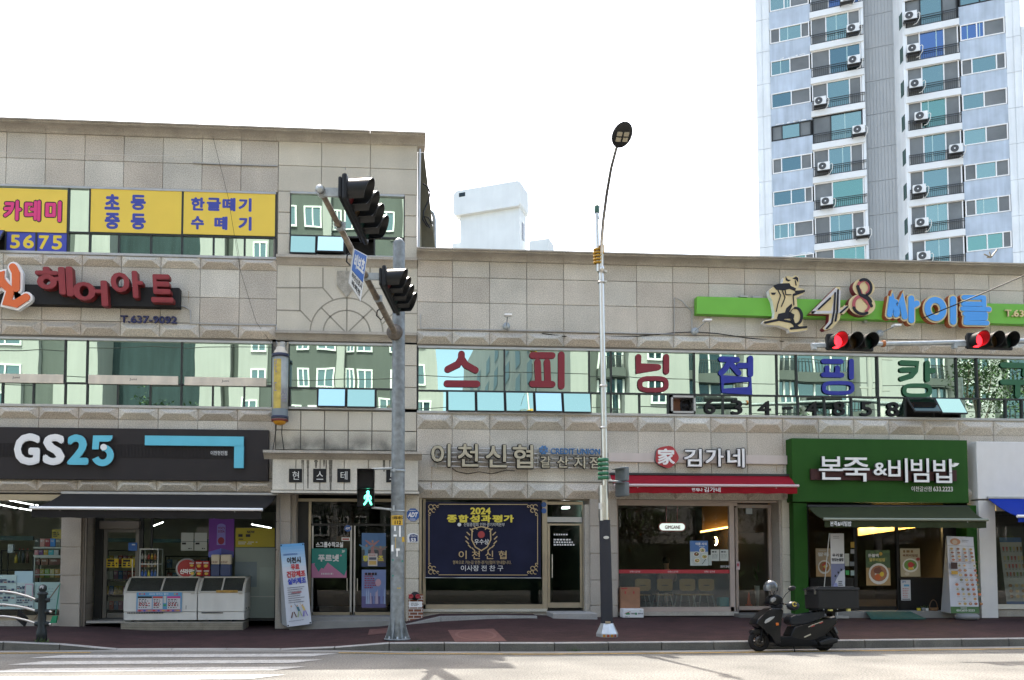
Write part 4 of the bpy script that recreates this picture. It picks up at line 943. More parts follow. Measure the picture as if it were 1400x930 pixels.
for (px, py, h, Y) in ((979, 740, 11, 3.0), (1018, 735.5, 12.5, 2.2)):
    c = W(px, py, Y); hh = h/2*(Y+20)/1150; pts = [(c.x+hh*.55*math.cos(R(a))-hh*.3, c.z+hh*math.sin(R(a))) for a in range(-75, 76, 15)]
    b = MB(); ribbon(b, pts, hh*.16, Y-.02, Y+.02); o = b.build('lamp_shade', WARM); root = empty('wall_lamp', c, 'glowing crescent wall lamp ' + ('seen through the big restaurant window' if px < 1000 else 'seen through the restaurant glass door'), 'lamp', 'crescent wall lamps in the restaurant')
    o.parent = root; o.matrix_parent_inverse = wmat(root).inverted(); o.matrix_parent_inverse = Matrix.Identity(4)
    for v in o.data.vertices: v.co -= c
    bp = MB(); bp.lathe([(0, .0), (hh*.35, 0), (hh*.35, .05), (0, .05)], c+Vector((-hh*.1, .10, 0)), 14, M=Matrix.Rotation(R(90), 4, 'X')); bp.build('wall_plate', DARKFR, root)
# ---- porridge restaurant: green surround
GRN = mat('green_paint', (.018, .072, .010), .6, spec=.15, var=.05, vscale=2, streak=.06); GRN2 = mat('green_paint_side', (.018, .075, .010), .6, spec=.15, var=.06)
b = MB(); Yp = -.30
bx(b, 1083, 600.5, 1323.5, 687, Yp, .34, 0, .015); b.build('green_fascia', GRN, RB)
b = MB(); bx(b, 1086, 687.5, 1104.5, 842, -.22, .5); b.build('green_pier', GRN2, RB); b = MB(); bx(b, 1323, 691, 1345, 848, -.22, .5); b.build('green_pier', GRN2, RB)
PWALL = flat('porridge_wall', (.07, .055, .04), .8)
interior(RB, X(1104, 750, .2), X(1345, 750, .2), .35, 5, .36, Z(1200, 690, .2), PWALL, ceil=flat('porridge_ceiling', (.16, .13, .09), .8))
Yq = .15; b = MB(); BLK = flat('black_frame', (.010, .010, .011), .4)
for x0, y0, x1, y1 in ((1104, 690, 1345, 694), (1104, 694, 1107, 838), (1167.5, 694, 1172, 838), (1226, 694, 1229.5, 838), (1172, 829, 1226, 836), (1104, 790, 1167.5, 838), (1229.5, 790, 1296, 838), (1290, 694, 1296, 838), (1172, 716, 1290, 719)): bx(b, x0, y0, x1, y1, Yq, .07)
bx(b, 1296, 694, 1325, 838, Yq+.02, .05)
f = b.build('shop_front_frame', BLK, RB)
g = MB(); PGL = clear_glass('porridge_glass', (.82, .82, .78), .005)
for x0, y0, x1, y1 in ((1107, 694, 1168, 790), (1172, 694, 1226, 829), (1229, 694, 1291, 790)): pane(g, x0, y0, x1, y1, Yq+.03)
g.build('pane', PGL, f)
b = MB(); bx(b, 1172, 820, 1226, 829, 1.2, .04); b.build('door_bar', flat('door_bar', (.13, .10, .08), .5), f)
SPOT = mat('spot_light', (1, .85, .5), .4, emit=(1, .78, .35, 10)); GOLD = flat('ceiling_gold', (.42, .31, .11), .6)
b = MB(); A0, A1 = W(1173, 733, 1.8), W(1290, 716, 1.2); b.add([A0, A1, A1+Vector((0, 0, .8)), A0+Vector((0, 0, .8))], [(0, 1, 2, 3)]); b.build('bulkhead', GOLD, RB)
for i in range(8):
    l_ = bpy.data.lights.new('ceiling_spot_light', 'POINT'); l_.energy = 2.6; l_.color = (1, .74, .38); l_.shadow_soft_size = .05; l2 = bpy.data.objects.new('ceiling_spot_light', l_); COL.objects.link(l2); l2.location = A0+(A1-A0)*((i+.4)/8)+Vector((-.02, -.13, .16))
for px, py in ((1182, 720), (1194, 719.5), (1207, 719), (1219, 718), (1237, 717), (1251, 716.5), (1265, 716), (1278, 715.5)):
    c = W(px, py-4, 1.25); b = MB(); b.lathe([(0, -.02), (.045, -.02), (.045, .05), (0, .05)], c, 12); b.build('ceiling_spot', SPOT, RB)
lp = bpy.data.lights.new('ceiling_spot_light', 'POINT'); lp.energy = 5; lp.color = (1, .75, .4); lp.shadow_soft_size = .3; lo = bpy.data.objects.new('ceiling_spot_light', lp); COL.objects.link(lo); lo.location = (W(1230, 730, .7).x, .75, 3.0)
b = MB(); b.box(X(1104, 840, -.1), X(1354, 840, -.1), -.26, .4, .05, Z(1200, 835.5, -.2), 0, .02); b.build('door_step', mat('step_stone_3', (.20, .195, .18), .8, var=.1, grain=.15), RB)
# ---- white shop at the right edge
b = MB(); bx(b, 1336, 606, 1760, 684, -.32, .36, 0, .02); bx(b, 1340, 684.5, 1362.5, 848, -.30, .4); b.build('white_surround', mat('white_panel', (.62, .61, .59), .5, var=.03, streak=.03), RB)
interior(RB, X(1362, 750, .2), RX1-.3, .4, 5, .3, Z(1400, 688, .2), flat('cafe_wall', (.085, .08, .075), .8))
b = MB(); bx(b, 1362, 826, 1760, 832.5, .02, .1); bx(b, 1362, 684, 1760, 700, .05, .05); f = b.build('window', flat('cream_frame', (.55, .53, .46), .5), RB); pane(MB(), 1362, 700, 1760, 827, .08).build('pane', RGL, f)
b = MB(); bx(b, 1362, 833, 1760, 850, .06, .2); b.build('plinth', STONE_D, RB)
b = MB(); bx(b, 1331, 604, 1336, 690, -.08, .1); b.build('board_edge', flat('grey_board', (.45, .45, .44), .6), RB)
# ================================================================== awnings
def awning(name, lab, back, front, drop, cloth, valance, bar=WHITE, textv=None, box=True):
    """back: photo (x0,y0,x1,y1) where the cloth leaves the wall at depth Yb; front: front bar line at depth Yf; drop: valance bottom y"""
    (ax, ay, cx, cy_, Yb), (fx, fy, gx, gy, Yf) = back, front
    A0, A1, F0, F1 = W(ax, ay, Yb), W(cx, cy_, Yb), W(fx, fy, Yf), W(gx, gy, Yf)
    o = empty(name, (A0+F1)/2, lab, 'awning')
    b = MB(); n = 10; th = Vector((0, .012, .022))
    for i in range(n):                                  # cloth with a slight sag between back and front
        f0, f1 = i/n, (i+1)/n; s0, s1 = -.05*math.sin(math.pi*f0), -.05*math.sin(math.pi*f1)
        q = [A0+(F0-A0)*f0, A1+(F1-A1)*f0, A1+(F1-A1)*f1, A0+(F0-A0)*f1]
        q[0].z += s0; q[1].z += s0; q[2].z += s1; q[3].z += s1
        b.add(q[::-1]+[v-th for v in q[::-1]], [(0, 1, 2, 3), (7, 6, 5, 4)])
    b.build('cloth', cloth, o)
    b = MB(); D0, D1 = W(fx, drop, Yf), W(gx, drop+(gy-fy), Yf); m_ = 24
    for i in range(m_):
        f0, f1 = i/m_, (i+1)/m_; w0, w1 = .012*math.sin(i*1.7), .012*math.sin((i+1)*1.7)
        T0, T1, B0, B1 = F0+(F1-F0)*f0, F0+(F1-F0)*f1, D0+(D1-D0)*f0, D0+(D1-D0)*f1
        B0.y += w0; B1.y += w1; B0.z += .008*math.sin(i*2.1); B1.z += .008*math.sin((i+1)*2.1)
        d = Vector((0, .006, 0)); b.add([T0, B0, B1, T1, T0+d, B0+d, B1+d, T1+d], [(0, 1, 2, 3), (7, 6, 5, 4), (1, 5, 6, 2)])
    v = b.build('valance', valance, o)
    b = MB(); b.tube([F0+Vector((-.03, -.01, 0)), F1+Vector((.03, -.01, 0))], .034, 8); b.build('front_bar', bar, o)
    if box:
        b = MB(); b.box(A0.x-.02, A1.x+.02, Yb-.06, Yb+.02, A0.z-.02, A0.z+.035, 0, .01); b.build('roller_box', ALU if bar is WHITE else DARKFR, o)
    b = MB()
    for (p, q) in ((A0+(A1-A0)*.12, F0+(F1-F0)*.12), (A0+(A1-A0)*.88, F0+(F1-F0)*.88)):
        mid = (p+q)/2+Vector((.25, 0, -.22)); b.tube([p-Vector((0, 0, .12)), mid, q-Vector((0, 0, .05))], .02, 6)
    b.build('folding_arm', ALU, o)
    if textv:
        b = MB()
        for (s, x0, y0, x1, y1) in textv: ptext(b, s, x0, y0, x1, y1, Yf-.02, depth=.004, off=.01)
        b.build('valance_lettering', WHITE, o)
    return o
AWB = mat('awning_black', (.0165, .0145, .013), .85, var=.1, vscale=3, isl=0)
awning('awning', 'long black folding awning with a white front bar over the convenience store', (86, 674.5, 379, 676, -.12), (43, 694.5, 357.5, 697, -1.45), 707.5, AWB, AWB)
RED = mat('awning_red', (.25, .012, .022), .8, spec=.1, var=.06, vscale=2); RED2 = mat('awning_red_valance', (.22, .009, .015), .8, spec=.1, var=.06, vscale=2)
awning('awning', 'red fabric awning with white lettering over the snack restaurant', (834, 648.5, 1081, 650, -.1), (841, 663.5, 1090, 664.5, -.75), 674, RED, RED2, bar=flat('bar_pale', (.5, .4, .4), .4), textv=[('언제나', 946, 667.2, 960.5, 672), ('김가네', 962.5, 666.3, 985, 673)])
OLV = mat('awning_olive', (.028, .035, .014), .85, var=.1, vscale=2); 
awning('awning', 'dark olive green awning over the porridge restaurant door', (1104, 692.5, 1323, 691, -.3), (1127.5, 710, 1348.5, 711, -1.35), 721, OLV, OLV, bar=flat('bar_green', (.20, .22, .17), .4), textv=[('본죽&비빔밥', 1135, 712.8, 1164, 719.5)])
BLU = mat('awning_blue', (.008, .03, .26), .8, spec=.1, var=.06, vscale=2)
awning('awning', 'bright blue awning folding down over the white shop at the right edge', (1350, 681, 1720, 680, -.32), (1392, 706, 1790, 704, -1.5), 714, BLU, BLU)
# ================================================================== signs
def sign(name, lab, px, py, Y=0.0, cat='sign', group=None):
    c = W(px, py, Y); return empty(name, c, lab, cat, group)
# ---- convenience store board
SG = sign('shop_sign', 'long dark brown convenience store board with raised white and blue letters and a blue bracket', 180, 620, -.16)
DKB = mat('sign_dark_brown', (.025, .0215, .022), .55, var=.06, vscale=2, streak=.05)
Yt = -.16
b = MB(); bx(b, -330, 584, 367, 655, Yt, .17, 0, .01); b.build('sign_board', DKB, SG)
b = MB(); a = rect(-330, 607, 330, 628, Yt); n = 330; zA, zB = Z(20, 606, Yt), Z(20, 624, Yt)
x0, x1 = a[0], X(320, 620, Yt)
for i in range(n):
    p = x0+(x1-x0)*i/n; b.box(p, p+(x1-x0)/n*.6, Yt-.015, Yt, zB, zA)
b.build('ribbed_band', DKB, SG)
LW = mat('letter_white', (.72, .72, .71), .45); LB_ = mat('letter_blue', (.10, .45, .58), .45, var=.04, vscale=3)
LSD = flat('letter_side', (.10, .10, .10), .5)
b = MB(); ptext(b, 'G', 20.5, 593, 56, 636.5, Yt-.04, depth=.06, off=.045, side=1); ptext(b, 'S', 60, 594, 90, 636.5, Yt-.04, depth=.06, off=.045, side=1); b.build('white_letters', [LW, LSD], SG)
b = MB(); ptext(b, '2', 93, 594.5, 122.5, 636, Yt-.04, depth=.06, off=.045, side=1)
P = lambda x, y: (X(x, y, Yt-.04), Z(x, y, Yt-.04))
y0, y1 = Yt-.10, Yt-.04
b.prism([P(128.5, 596), P(155, 596), P(154.6, 600), P(152, 603.5), P(148, 604.5), P(137, 604.5), P(136, 615), P(127, 615)], y0, y1, 0, 1)
cx_, cz_ = P(141.5, 623); rx_ = P(152, 623)[0]-cx_
ribbon(b, ring(cx_, cz_-.0, rx_, rx_*1.02, 20, 98, -160), P(155, 620)[0]-P(151, 620)[0]+.01, y0, y1, 0, 1, ends=False)
b.build('blue_numerals', [LB_, LSD], SG)
b = MB(); c = P(143, 612); b.prism(ring(*c, .075, .075, 16), y0-.012, y0-.002); b.build('white_dot', LW, SG)
b = MB(); bx(b, 198, 596.3, 333, 609.5, Yt-.08, .07); bx(b, 320, 609.6, 333, 640, Yt-.08, .07); b.build('blue_bracket', LB_, SG)
b = MB(); ptext(b, '이천현진점', 288, 616.5, 310.5, 622.5, Yt-.02, depth=.006, off=.004); b.build('branch_lettering', LW, SG)
# ---- hair salon letters
HS = sign('hair_salon_sign', 'black strip sign with chunky dark red raised letters and one orange letter', 150, 400, -.1)
b = MB(); bx(b, -120, 389.5, 245, 416, -.24, .22); b.build('sign_board', BLACKM, HS)
HR = mat('letter_dark_red', (.21, .014, .018), .5, var=.08, vscale=4); HRS = mat('letter_red_side', (.17, .022, .022), .55, var=.1, vscale=4)
b = MB()
for ch, x0, y0, x1, y1 in (('헤', 53, 368, 104, 408), ('어', 104, 387, 151, 422), ('아', 155, 374, 199, 411), ('트', 209, 379, 239, 417)): ptext(b, ch, x0, y0, x1, y1, -.24, depth=.20, off=.036, side=1, shear=-.08)
b.build('red_letters', [HR, HRS], HS)
P = lambda x, y, Y=-.3: (X(x, y, Y), Z(x, y, Y))
def strokes(b, lines, r, y0, y1, mi=0, side=None, P=P, step=.0007):
    for k, (pts, cl) in enumerate(lines): ribbon(b, [P(*p) for p in pts], r, y0-k*step, y1, mi, side, closed=cl)
J = [([(-8, 382), (6, 378), (3, 386), (-4, 394)], False), ([(3, 384), (9, 392), (15, 397)], False), ([(20, 367), (24, 375), (24, 396)], False), ([(16, 402), (12, 415), (24, 417), (38, 408)], False)]
b = MB(); strokes(b, J, .135, -.36, -.24); b.build('letter_backing', WHITE, HS)
b = MB(); strokes(b, J, .085, -.40, -.36); b.build('orange_letter', flat('letter_orange', (.62, .115, .02), .5), HS)
b = MB(); ptext(b, 'T.637-9092', 165, 432.5, 242.5, 442.5, -.02, depth=.05, off=.022); 
b.build('phone_lettering', flat('navy_letter', (.02, .025, .10), .5), label='raised navy phone number T.637-9092 fixed under the dark red letters', cat='sign lettering')
# ---- yellow vinyl on the top floor windows
VY = mat('vinyl_yellow', (.70, .495, .055), .55, var=.03, vscale=1.5); NAVY = flat('vinyl_navy', (.035, .05, .30), .5); PINK = flat('vinyl_pink', (.62, .03, .17), .5); VD = flat('vinyl_outline', (.02, .02, .03), .5)
def vinyl(lab, x0, y0, x1, y1, items, base=VY, mats=(NAVY,), cat='window sign', group=None, Y=.004, name='window_banner'):
    o = sign(name, lab, (x0+x1)/2, (y0+y1)/2, Y, cat, group)
    b = MB(); bx(b, x0, y0, x1, y1, Y, .008); b.build('vinyl_sheet', base, o); b = MB()
    for it in items:
        s, a, c, d, e = it[:5]; mi = it[5] if len(it) > 5 else 0; of = it[6] if len(it) > 6 else .05; yy = it[7] if len(it) > 7 else Y
        ptext(b, s, a, c, d, e, yy, depth=.003, off=of, mi=mi)
    b.build('lettering', list(mats), o); return o
g_ = 'yellow window banners of the academy'
vinyl('yellow window banner with pink dark edged letters 카데미', -62, 257.5, 91.5, 316.5, [('아', -50, 275, -2, 300, 1, .085), ('카', 3.5, 272.5, 31, 303, 1, .085), ('데', 32, 272.5, 57, 304, 1, .085), ('미', 60.5, 273.5, 85.5, 305, 1, .085), ('아', -48, 276, -4, 299, 0, .045, 0), ('카', 5, 274, 29.5, 301.5, 0, .045, 0), ('데', 33.5, 274, 55.5, 302.5, 0, .045, 0), ('미', 62, 275, 84, 303.5, 0, .045, 0)], mats=(PINK, VD), group=g_)
vinyl('yellow window banner reading 초등 중등 in navy', 124, 259.5, 248, 318.5, [('초', 143, 265.5, 164, 287), ('등', 178.5, 266.5, 199.5, 287.5), ('중', 143, 291, 164, 313.5), ('등', 178.5, 292, 199.5, 314)], group=g_)
vinyl('yellow window banner reading 한글떼기 수떼기 in navy', 251, 261.5, 376, 321.5, [('한', 261, 270, 280, 288), ('글', 282.5, 270.5, 302, 288.5), ('떼', 304, 270.5, 322, 289), ('기', 326, 271, 344, 289.5), ('수', 261, 295.5, 279, 314), ('떼', 293, 296, 311, 314.5), ('기', 326, 296.5, 344, 315.5)], group=g_)
VB = flat('vinyl_blue', (.04, .055, .34), .5); VL = flat('vinyl_yellow_letter', (.68, .50, .03), .5)
vinyl('navy blue window panel with the yellow digits 56', 8.5, 317.5, 48, 344, [('5', 14, 321, 27.5, 340, 0, .03), ('6', 31.5, 321, 46.5, 340, 0, .03)], VB, (VL,), group='navy phone number panels', Y=.03, name='window_panel')
vinyl('navy blue window panel with the yellow digits 75', 50.5, 318, 91, 345, [('7', 53, 322, 67, 341, 0, .03), ('5', 71, 322, 85, 341.5, 0, .03)], VB, (VL,), group='navy phone number panels', Y=.03, name='window_panel')
CREAM = mat('cream_box', (.60, .53, .43), .7, var=.1, vscale=3, streak=.08)
for (x0, y0, x1, y1, tx, wh) in ((-62, 511, 86.5, 523, 22, 'at the left edge of the photo'), (120.5, 513.5, 243.5, 525.5, 182, 'across the widest dark pane'), (252, 516, 364, 527.5, 308, 'beside the hanging cylinder sign')):
    o = sign('window_sticker', 'stained cream strip on the second floor glass ' + wh, (x0+x1)/2, 518, 0, 'window sticker', 'cream strips on the second floor glass')
    b = MB(); bx(b, x0, y0, x1, y1, -.012, .03, 0, .004); b.build('strip', CREAM, o); b = MB(); ym = (y0+y1)/2; ptext(b, 'Jumi', tx-5, ym-2.5, tx+5, ym+1.5, -.012, depth=.002, off=-.01); b.build('script_lettering', VD, o)
# ---- hanging cylinder sign
CS = sign('cylinder_sign', 'grey and yellow vertical cylinder sign with an orange bulb end hung between the upper windows', 383, 530, -.2)
c0 = W(383, 530, -.28); zt = lambda y: Z(383, y, -.28)-c0.z
CYL = mat('cylinder_grey', (.30, .31, .29), .4, var=.15, vscale=6, streak=.25); CYY = mat('cylinder_yellow', (.48, .36, .07), .5, var=.2, vscale=8); CYN = flat('cylinder_navy', (.02, .025, .06), .4); CYO = flat('cylinder_orange', (.55, .25, .01), .4)
b = MB(); b.lathe([(.0, zt(575)), (.185, zt(575)), (.185, zt(489)), (0, zt(489))], c0, 28); b.build('drum', CYL, CS)
b = MB(); b.lathe([(.188, zt(560)), (.188, zt(493))], c0, 10, M=Matrix.Rotation(R(-135), 4, 'Z'), arc=.16); b.build('yellow_stripe', CYY, CS)
b = MB(); b.lathe([(.188, zt(565)), (.188, zt(560))], c0, 28); b.lathe([(.19, zt(575)), (.19, zt(565))], c0, 28); b.build('lower_sleeve', mat('cylinder_blue_grey', (.16, .19, .21), .5, var=.1), CS)
b = MB()
for y0, y1, r_ in ((489, 484.5, .20), (573, 569.5, .20)): b.lathe([(.18, zt(y0)), (r_, zt(y0)), (r_, zt(y1)), (.17, zt(y1))], c0, 28)
b.build('navy_band', CYN, CS)
b = MB(); b.lathe([(.17, zt(573)), (.20, zt(574)), (.195, zt(576.5)), (.16, zt(576.5))], c0, 28); b.build('red_band', flat('cylinder_red', (.16, .03, .02), .5), CS)
b = MB(); b.lathe([(0, zt(581.5)), (.06, zt(581.2)), (.12, zt(579.8)), (.155, zt(577)), (.155, zt(576))], c0, 24); b.build('orange_bulb', CYO, CS)
b = MB(); b.lathe([(.17, zt(485)), (.15, zt(481)), (.11, zt(478)), (.10, zt(475)), (0, zt(474))], c0, 24); b.build('cream_cap', CREAM, CS)
b = MB(); bx(b, 383, 467, 389, 475, -.3, .28); b.tube([W(389, 470, -.2), W(392, 470, .05)], .03); b.tube([W(378, 467, -.1), W(380, 473, -.25)], .012); b.build('wall_bracket', ALU, CS)
b = MB()
for x, y, w_ in ((379, 500, '현'), (379, 530, '미용'), (388, 540, '실')): ptext(b, w_[0], x-4, y-9, x+4, y+9, -.275-.18, depth=.004, off=.0)
b.build('faded_lettering', flat('faded_print', (.22, .21, .26), .6), CS)
b = MB(); b.tube([W(378, 578, -.2), W(377, 590, -.05), W(372, 622, -.15)], .010, 5); b.tube([W(386, 578, -.2), W(385, 592, -.06), W(388, 615, -.02)], .010, 5); b.build('lead_cable', BLACK, CS)
# ---- credit union letters on rails
CU = sign('credit_union_sign', 'tarnished gold raised letters 이천신협 on steel rails with small blue CREDIT UNION lettering', 700, 625, -.1)
b = MB()
for i in range(5): y = 612.5+i*6.2; y2 = y+2.0; A0, A1 = W(590, y, -.10), W(824, y2+1, -.10); b.tube([A0, A1], .014, 6)
for x in (596, 640, 690, 735, 790): b.tube([W(x, 611, -.06), W(x, 640, -.06)], .02, 6)
b.build('steel_rails', STEEL, CU)
GOLDL = mat('letter_gold', (.40, .36, .26), .5, .1, var=.08, vscale=5); GSD = flat('letter_gold_side', (.045, .045, .04), .5)
b = MB(); b3 = MB()
for ch, x0, y0, x1, y1 in (('이', 589, 607.5, 616, 639), ('천', 625, 607.5, 654, 639), ('신', 663, 608.5, 692.5, 640), ('협', 700, 608.5, 728.5, 641), ('갈', 738, 624, 752.5, 640), ('산', 761, 624, 777, 640), ('지', 784, 624.5, 799.5, 641), ('점', 805, 624.5, 820, 641)):
    ptext(b3, ch, x0-.9, y0-.9, x1+.9, y1+.9, -.125, depth=.06, off=.05)
    big = x0 < 730; ptext(b, ch, x0, y0, x1, y1, -.15, depth=.10 if big else .06, off=.022, side=1)
b.build('gold_letters', [GOLDL, GSD], CU); b3.build('dark_letter_edge', BLACKM, CU)
CUB = flat('letter_union_blue', (.045, .16, .36), .5); b = MB(); ptext(b, 'CREDIT UNION', 752.5, 613.5, 820, 621.5, -.14, depth=.05, off=.012)
c = P(743, 615.5, -.16); b.prism([(c[0]+.115*(1 if k % 2 else .78)*math.cos(R(k*22.5)), c[1]+.115*(1 if k % 2 else .78)*math.sin(R(k*22.5))) for k in range(16)], -.20, -.14)
b.build('blue_lettering', CUB, CU)
b = MB(); b.prism(ring(c[0], c[1], .03, .03, 12), -.206, -.2)
for k in range(5): a = R(90+72*k); b.prism(ring(c[0]+.065*math.cos(a), c[1]+.065*math.sin(a), .017, .017, 8), -.206, -.2)
b.build('emblem_hole', LSD, CU)
b = MB(); pts = [(618, 640), (625, 645), (640, 648), (655, 645), (672, 648), (692, 643), (704, 644)]; b.tube([W(x, y, -.03) for x, y in pts], .008, 5); b.build('loose_wire', BLACK, CU)
# ---- snack restaurant sign
GS_ = sign('restaurant_sign', 'beige bar sign with a red round emblem and white raised letters 김가네', 960, 626, -.1)
b = MB(); a = [W(832, 619, -.06), W(1077, 623, -.06), W(1077, 635, -.06), W(832, 631, -.06)]; b.add(a+[v+Vector((0, .06, 0)) for v in a], [(3, 2, 1, 0), (4, 5, 6, 7), (0, 1, 5, 4), (1, 2, 6, 5), (2, 3, 7, 6), (3, 0, 4, 7)]); b.build('bar', mat('sign_beige', (.50, .44, .40), .6, streak=.08), GS_)
c = P(910.5, 625, -.1); b = MB(); blob = [(c[0]+.285*(1+.045*math.cos(5*R(t)+.6))*math.cos(R(t)), c[1]+.265*(1+.045*math.cos(5*R(t)+.6))*math.sin(R(t))) for t in range(0, 360, 10)]; b.prism(blob, -.16, -.04, 0, 1); b.build('red_emblem', [flat('emblem_red', (.36, .025, .03), .5), LSD], GS_)
b = MB(); ptext(b, '家', 899, 613.5, 922.5, 635.5, -.16, depth=.02, off=.03); b.build('emblem_character', LW, GS_)
b = MB(); b2 = MB()
for ch, x0, y0, x1, y1 in (('김', 934.5, 614, 958.5, 638.5), ('가', 963.5, 613.5, 988.5, 638.5), ('네', 993, 613.5, 1017, 639.5)):
    ptext(b, ch, x0, y0, x1, y1, -.12, depth=.06, off=.026); ptext(b2, ch, x0-1.2, y0-1.2, x1+1.2, y1+1.2, -.06, depth=.055, off=.05)
b.build('white_letters', LW, GS_); b2.build('dark_letter_edge', BLACKM, GS_)
# ---- porridge restaurant sign
PG = sign('porridge_sign', 'white raised letters 본죽&비빔밥 on a dark brown bar across the green fascia', 1210, 642, -.35)
Ys = -.31; b = MB(); bx(b, 1109, 642, 1308, 657, Ys-.07, .065); b.build('brown_bar', flat('sign_maroon', (.055, .022, .022), .6), PG)
b = MB()
for ch, x0, y0, x1, y1 in (('본', 1117.5, 624.5, 1151, 656.5), ('죽', 1150, 626, 1187, 659), ('&', 1192, 633, 1211, 650.5), ('비', 1212, 627, 1239, 660), ('빔', 1243, 627, 1268, 660), ('밥', 1273.5, 628, 1304, 661)): ptext(b, ch, x0, y0, x1, y1, Ys-.09, depth=.07, off=.014, side=1)
b.prism([P(1299, 634, Ys), P(1306, 634.5, Ys), P(1303, 638, Ys), P(1299, 638.5, Ys)], Ys-.15, Ys-.08)
b.build('white_letters', [LW, LSD], PG)
b = MB(); ptext(b, '이천갈산점', 1246, 665, 1273.5, 672, Ys, depth=.005, off=.006); ptext(b, '633.2223', 1276, 665.5, 1302.5, 672, Ys, depth=.005, off=.01); b.build('branch_lettering', LW, PG)
# ---- spinning studio sign
SP = sign('spinning_sign', 'lime green bar sign with a gold rider figure, fancy 48 and bubbly blue letters', 1200, 420, -.2)
LIME = mat('lime_green', (.135, .40, .035), .5, var=.05, vscale=2)
A = [W(953, 405.5, -.2), W(1480, 418, -.2), W(1480, 446, -.2), W(953, 429, -.2)]
b = MB(); b.add(A+[v+Vector((0, .19, 0)) for v in A], [(3, 2, 1, 0), (4, 5, 6, 7), (0, 1, 5, 4), (1, 2, 6, 5), (2, 3, 7, 6), (3, 0, 4, 7)]); b.build('green_bar', LIME, SP)
b = MB(); ptext(b, 'T.634-4858', 1373, 424.5, 1440, 434, -.22, depth=.03, off=.025); b.build('phone_lettering', mat('letter_gold_pale', (.62, .50, .25), .5), SP)
CRM = mat('letter_cream', (.58, .47, .25), .5); BLUL = mat('letter_sky_blue', (.055, .28, .68), .45); ORS = mat('letter_orange_side', (.36, .085, .025), .55, var=.1)
Pq = lambda x, y: P(x, y, -.30)
SS = [([(1214, 441), (1218, 421), (1223, 408), (1227, 421), (1229, 441)], 0), ([(1230, 439), (1233, 420), (1237, 409)], 0), ([(1236, 409), (1238, 425), (1238, 440)], 0), ([(1244, 409), (1244, 450)], 0), ([(1244, 424), (1252, 421)], 0)]
SS = [([(1215, 428), (1218, 408), (1222, 414)], 0), ([(1214.5, 431), (1219, 409), (1223.5, 431)], 0), ([(1224.5, 430), (1230, 409), (1235, 434)], 0), ([(1244, 409), (1244, 439)], 0), ([(1245, 419), (1251.5, 416)], 0)]
EE = [(None, 1), ([(1301, 410), (1301, 441)], 0)]
KK = [([(1316, 407.5), (1345, 408), (1344, 426)], 0), ([(1316, 417), (1340, 417)], 0), ([(1315, 424), (1349, 425)], 0), ([(1317, 431), (1345, 431.5), (1344, 437), (1319, 437), (1318, 443), (1346, 443)], 0)]
KK = [([(1316, 407.5), (1343, 408)], 0), ([(1343, 408), (1343, 419)], 0), ([(1315, 416.5), (1338, 416.8)], 0), ([(1314, 423), (1350, 424)], 0), ([(1317, 430), (1345, 430.8)], 0), ([(1345, 430.8), (1344.7, 436)], 0), ([(1344.7, 436), (1318.5, 436)], 0), ([(1318.5, 436), (1318, 442.3)], 0), ([(1318, 442.3), (1347, 442.8)], 0)]
oc = Pq(1277, 423.5); orx, orz = Pq(1289, 423)[0]-oc[0], oc[1]-Pq(1277, 437)[1]
def blob_letters(b, r, y0, y1, mi=0, side=None):
    for L in (SS, KK): strokes(b, [(p, False) for p, c in L], r*(1.0 if L is SS else .80), y0, y1, mi, side, P=Pq)
    ribbon(b, ring(*oc, orx*.9, orz*.92, 24), r*1.02, y0, y1, mi, side, closed=True); strokes(b, [(EE[1][0], False)], r*1.05, y0-.004, y1, mi, side, P=Pq)
b = MB(); blob_letters(b, .115, -.34, -.20, 0, 1); b.build('cream_letter_edge', [CRM, ORS], SP)
b = MB(); blob_letters(b, .072, -.365, -.341); b.build('blue_letters', BLUL, SP)
# the ornate 4 and 8
MAR = flat('letter_maroon', (.18, .02, .03), .5); SIL = flat('letter_silver', (.52, .50, .50), .4); BLK_ = flat('letter_black', (.015, .015, .02), .5); ROSE = flat('letter_rose', (.36, .07, .08), .5)
f4 = [(1105, 430), (1142, 393), (1147, 394), (1147, 422), (1150, 421), (1153, 418), (1158, 423), (1152, 430), (1148, 430), (1146, 438), (1136, 450), (1126, 453), (1123, 450), (1131, 442), (1132, 431)]
b = MB(); b.prism([Pq(*p) for p in f4], -.36, -.20, 0, 1); strokes(b, [([(1150.5+0, 428), (1156, 421.5)], False)], .05, -.362, -.2, 0, 1, P=Pq); 
c8 = [Pq(1179, 394.5), Pq(1176.5, 418)]; r8 = [(Pq(1190, 395)[0]-c8[0][0], .26), (Pq(1192, 418)[0]-c8[1][0]-.02, .30)]
for c, (ra, rb_) in zip(c8, r8): b.prism(ring(*c, ra+.075, rb_-.03, 24), -.36-.002*c8.index(c), -.20, 0, 1)
b.build('cream_numerals', [CRM, MAR], SP)
b = MB(); strokes(b, [([(1109, 428.5), (1141, 397.5), (1136, 428), (1109, 428.5)], False), ([(1141, 397), (1138, 426), (1137, 436), (1127, 450)], False), ([(1145.5, 400), (1144, 425)], False), ([(1136, 428), (1150, 427), (1154, 422)], False)], .035, -.372, -.362, P=Pq); b.build('silver_strokes', SIL, SP)
b = MB(); strokes(b, [([(1117, 424), (1133, 409)], False), ([(1139.5, 402), (1138, 427), (1135, 443), (1128, 450.5)], False), ([(1143.5, 398), (1142.5, 426), (1140, 440)], False), ([(1147, 429), (1156, 421)], False)], .022, -.384, -.374, P=Pq)
def arc8(k, a0, a1, sc=.86): c = c8[k]; return ring(c[0], c[1], r8[k][0]*sc, (r8[k][1]-.03)*sc, 14, a0, a1)
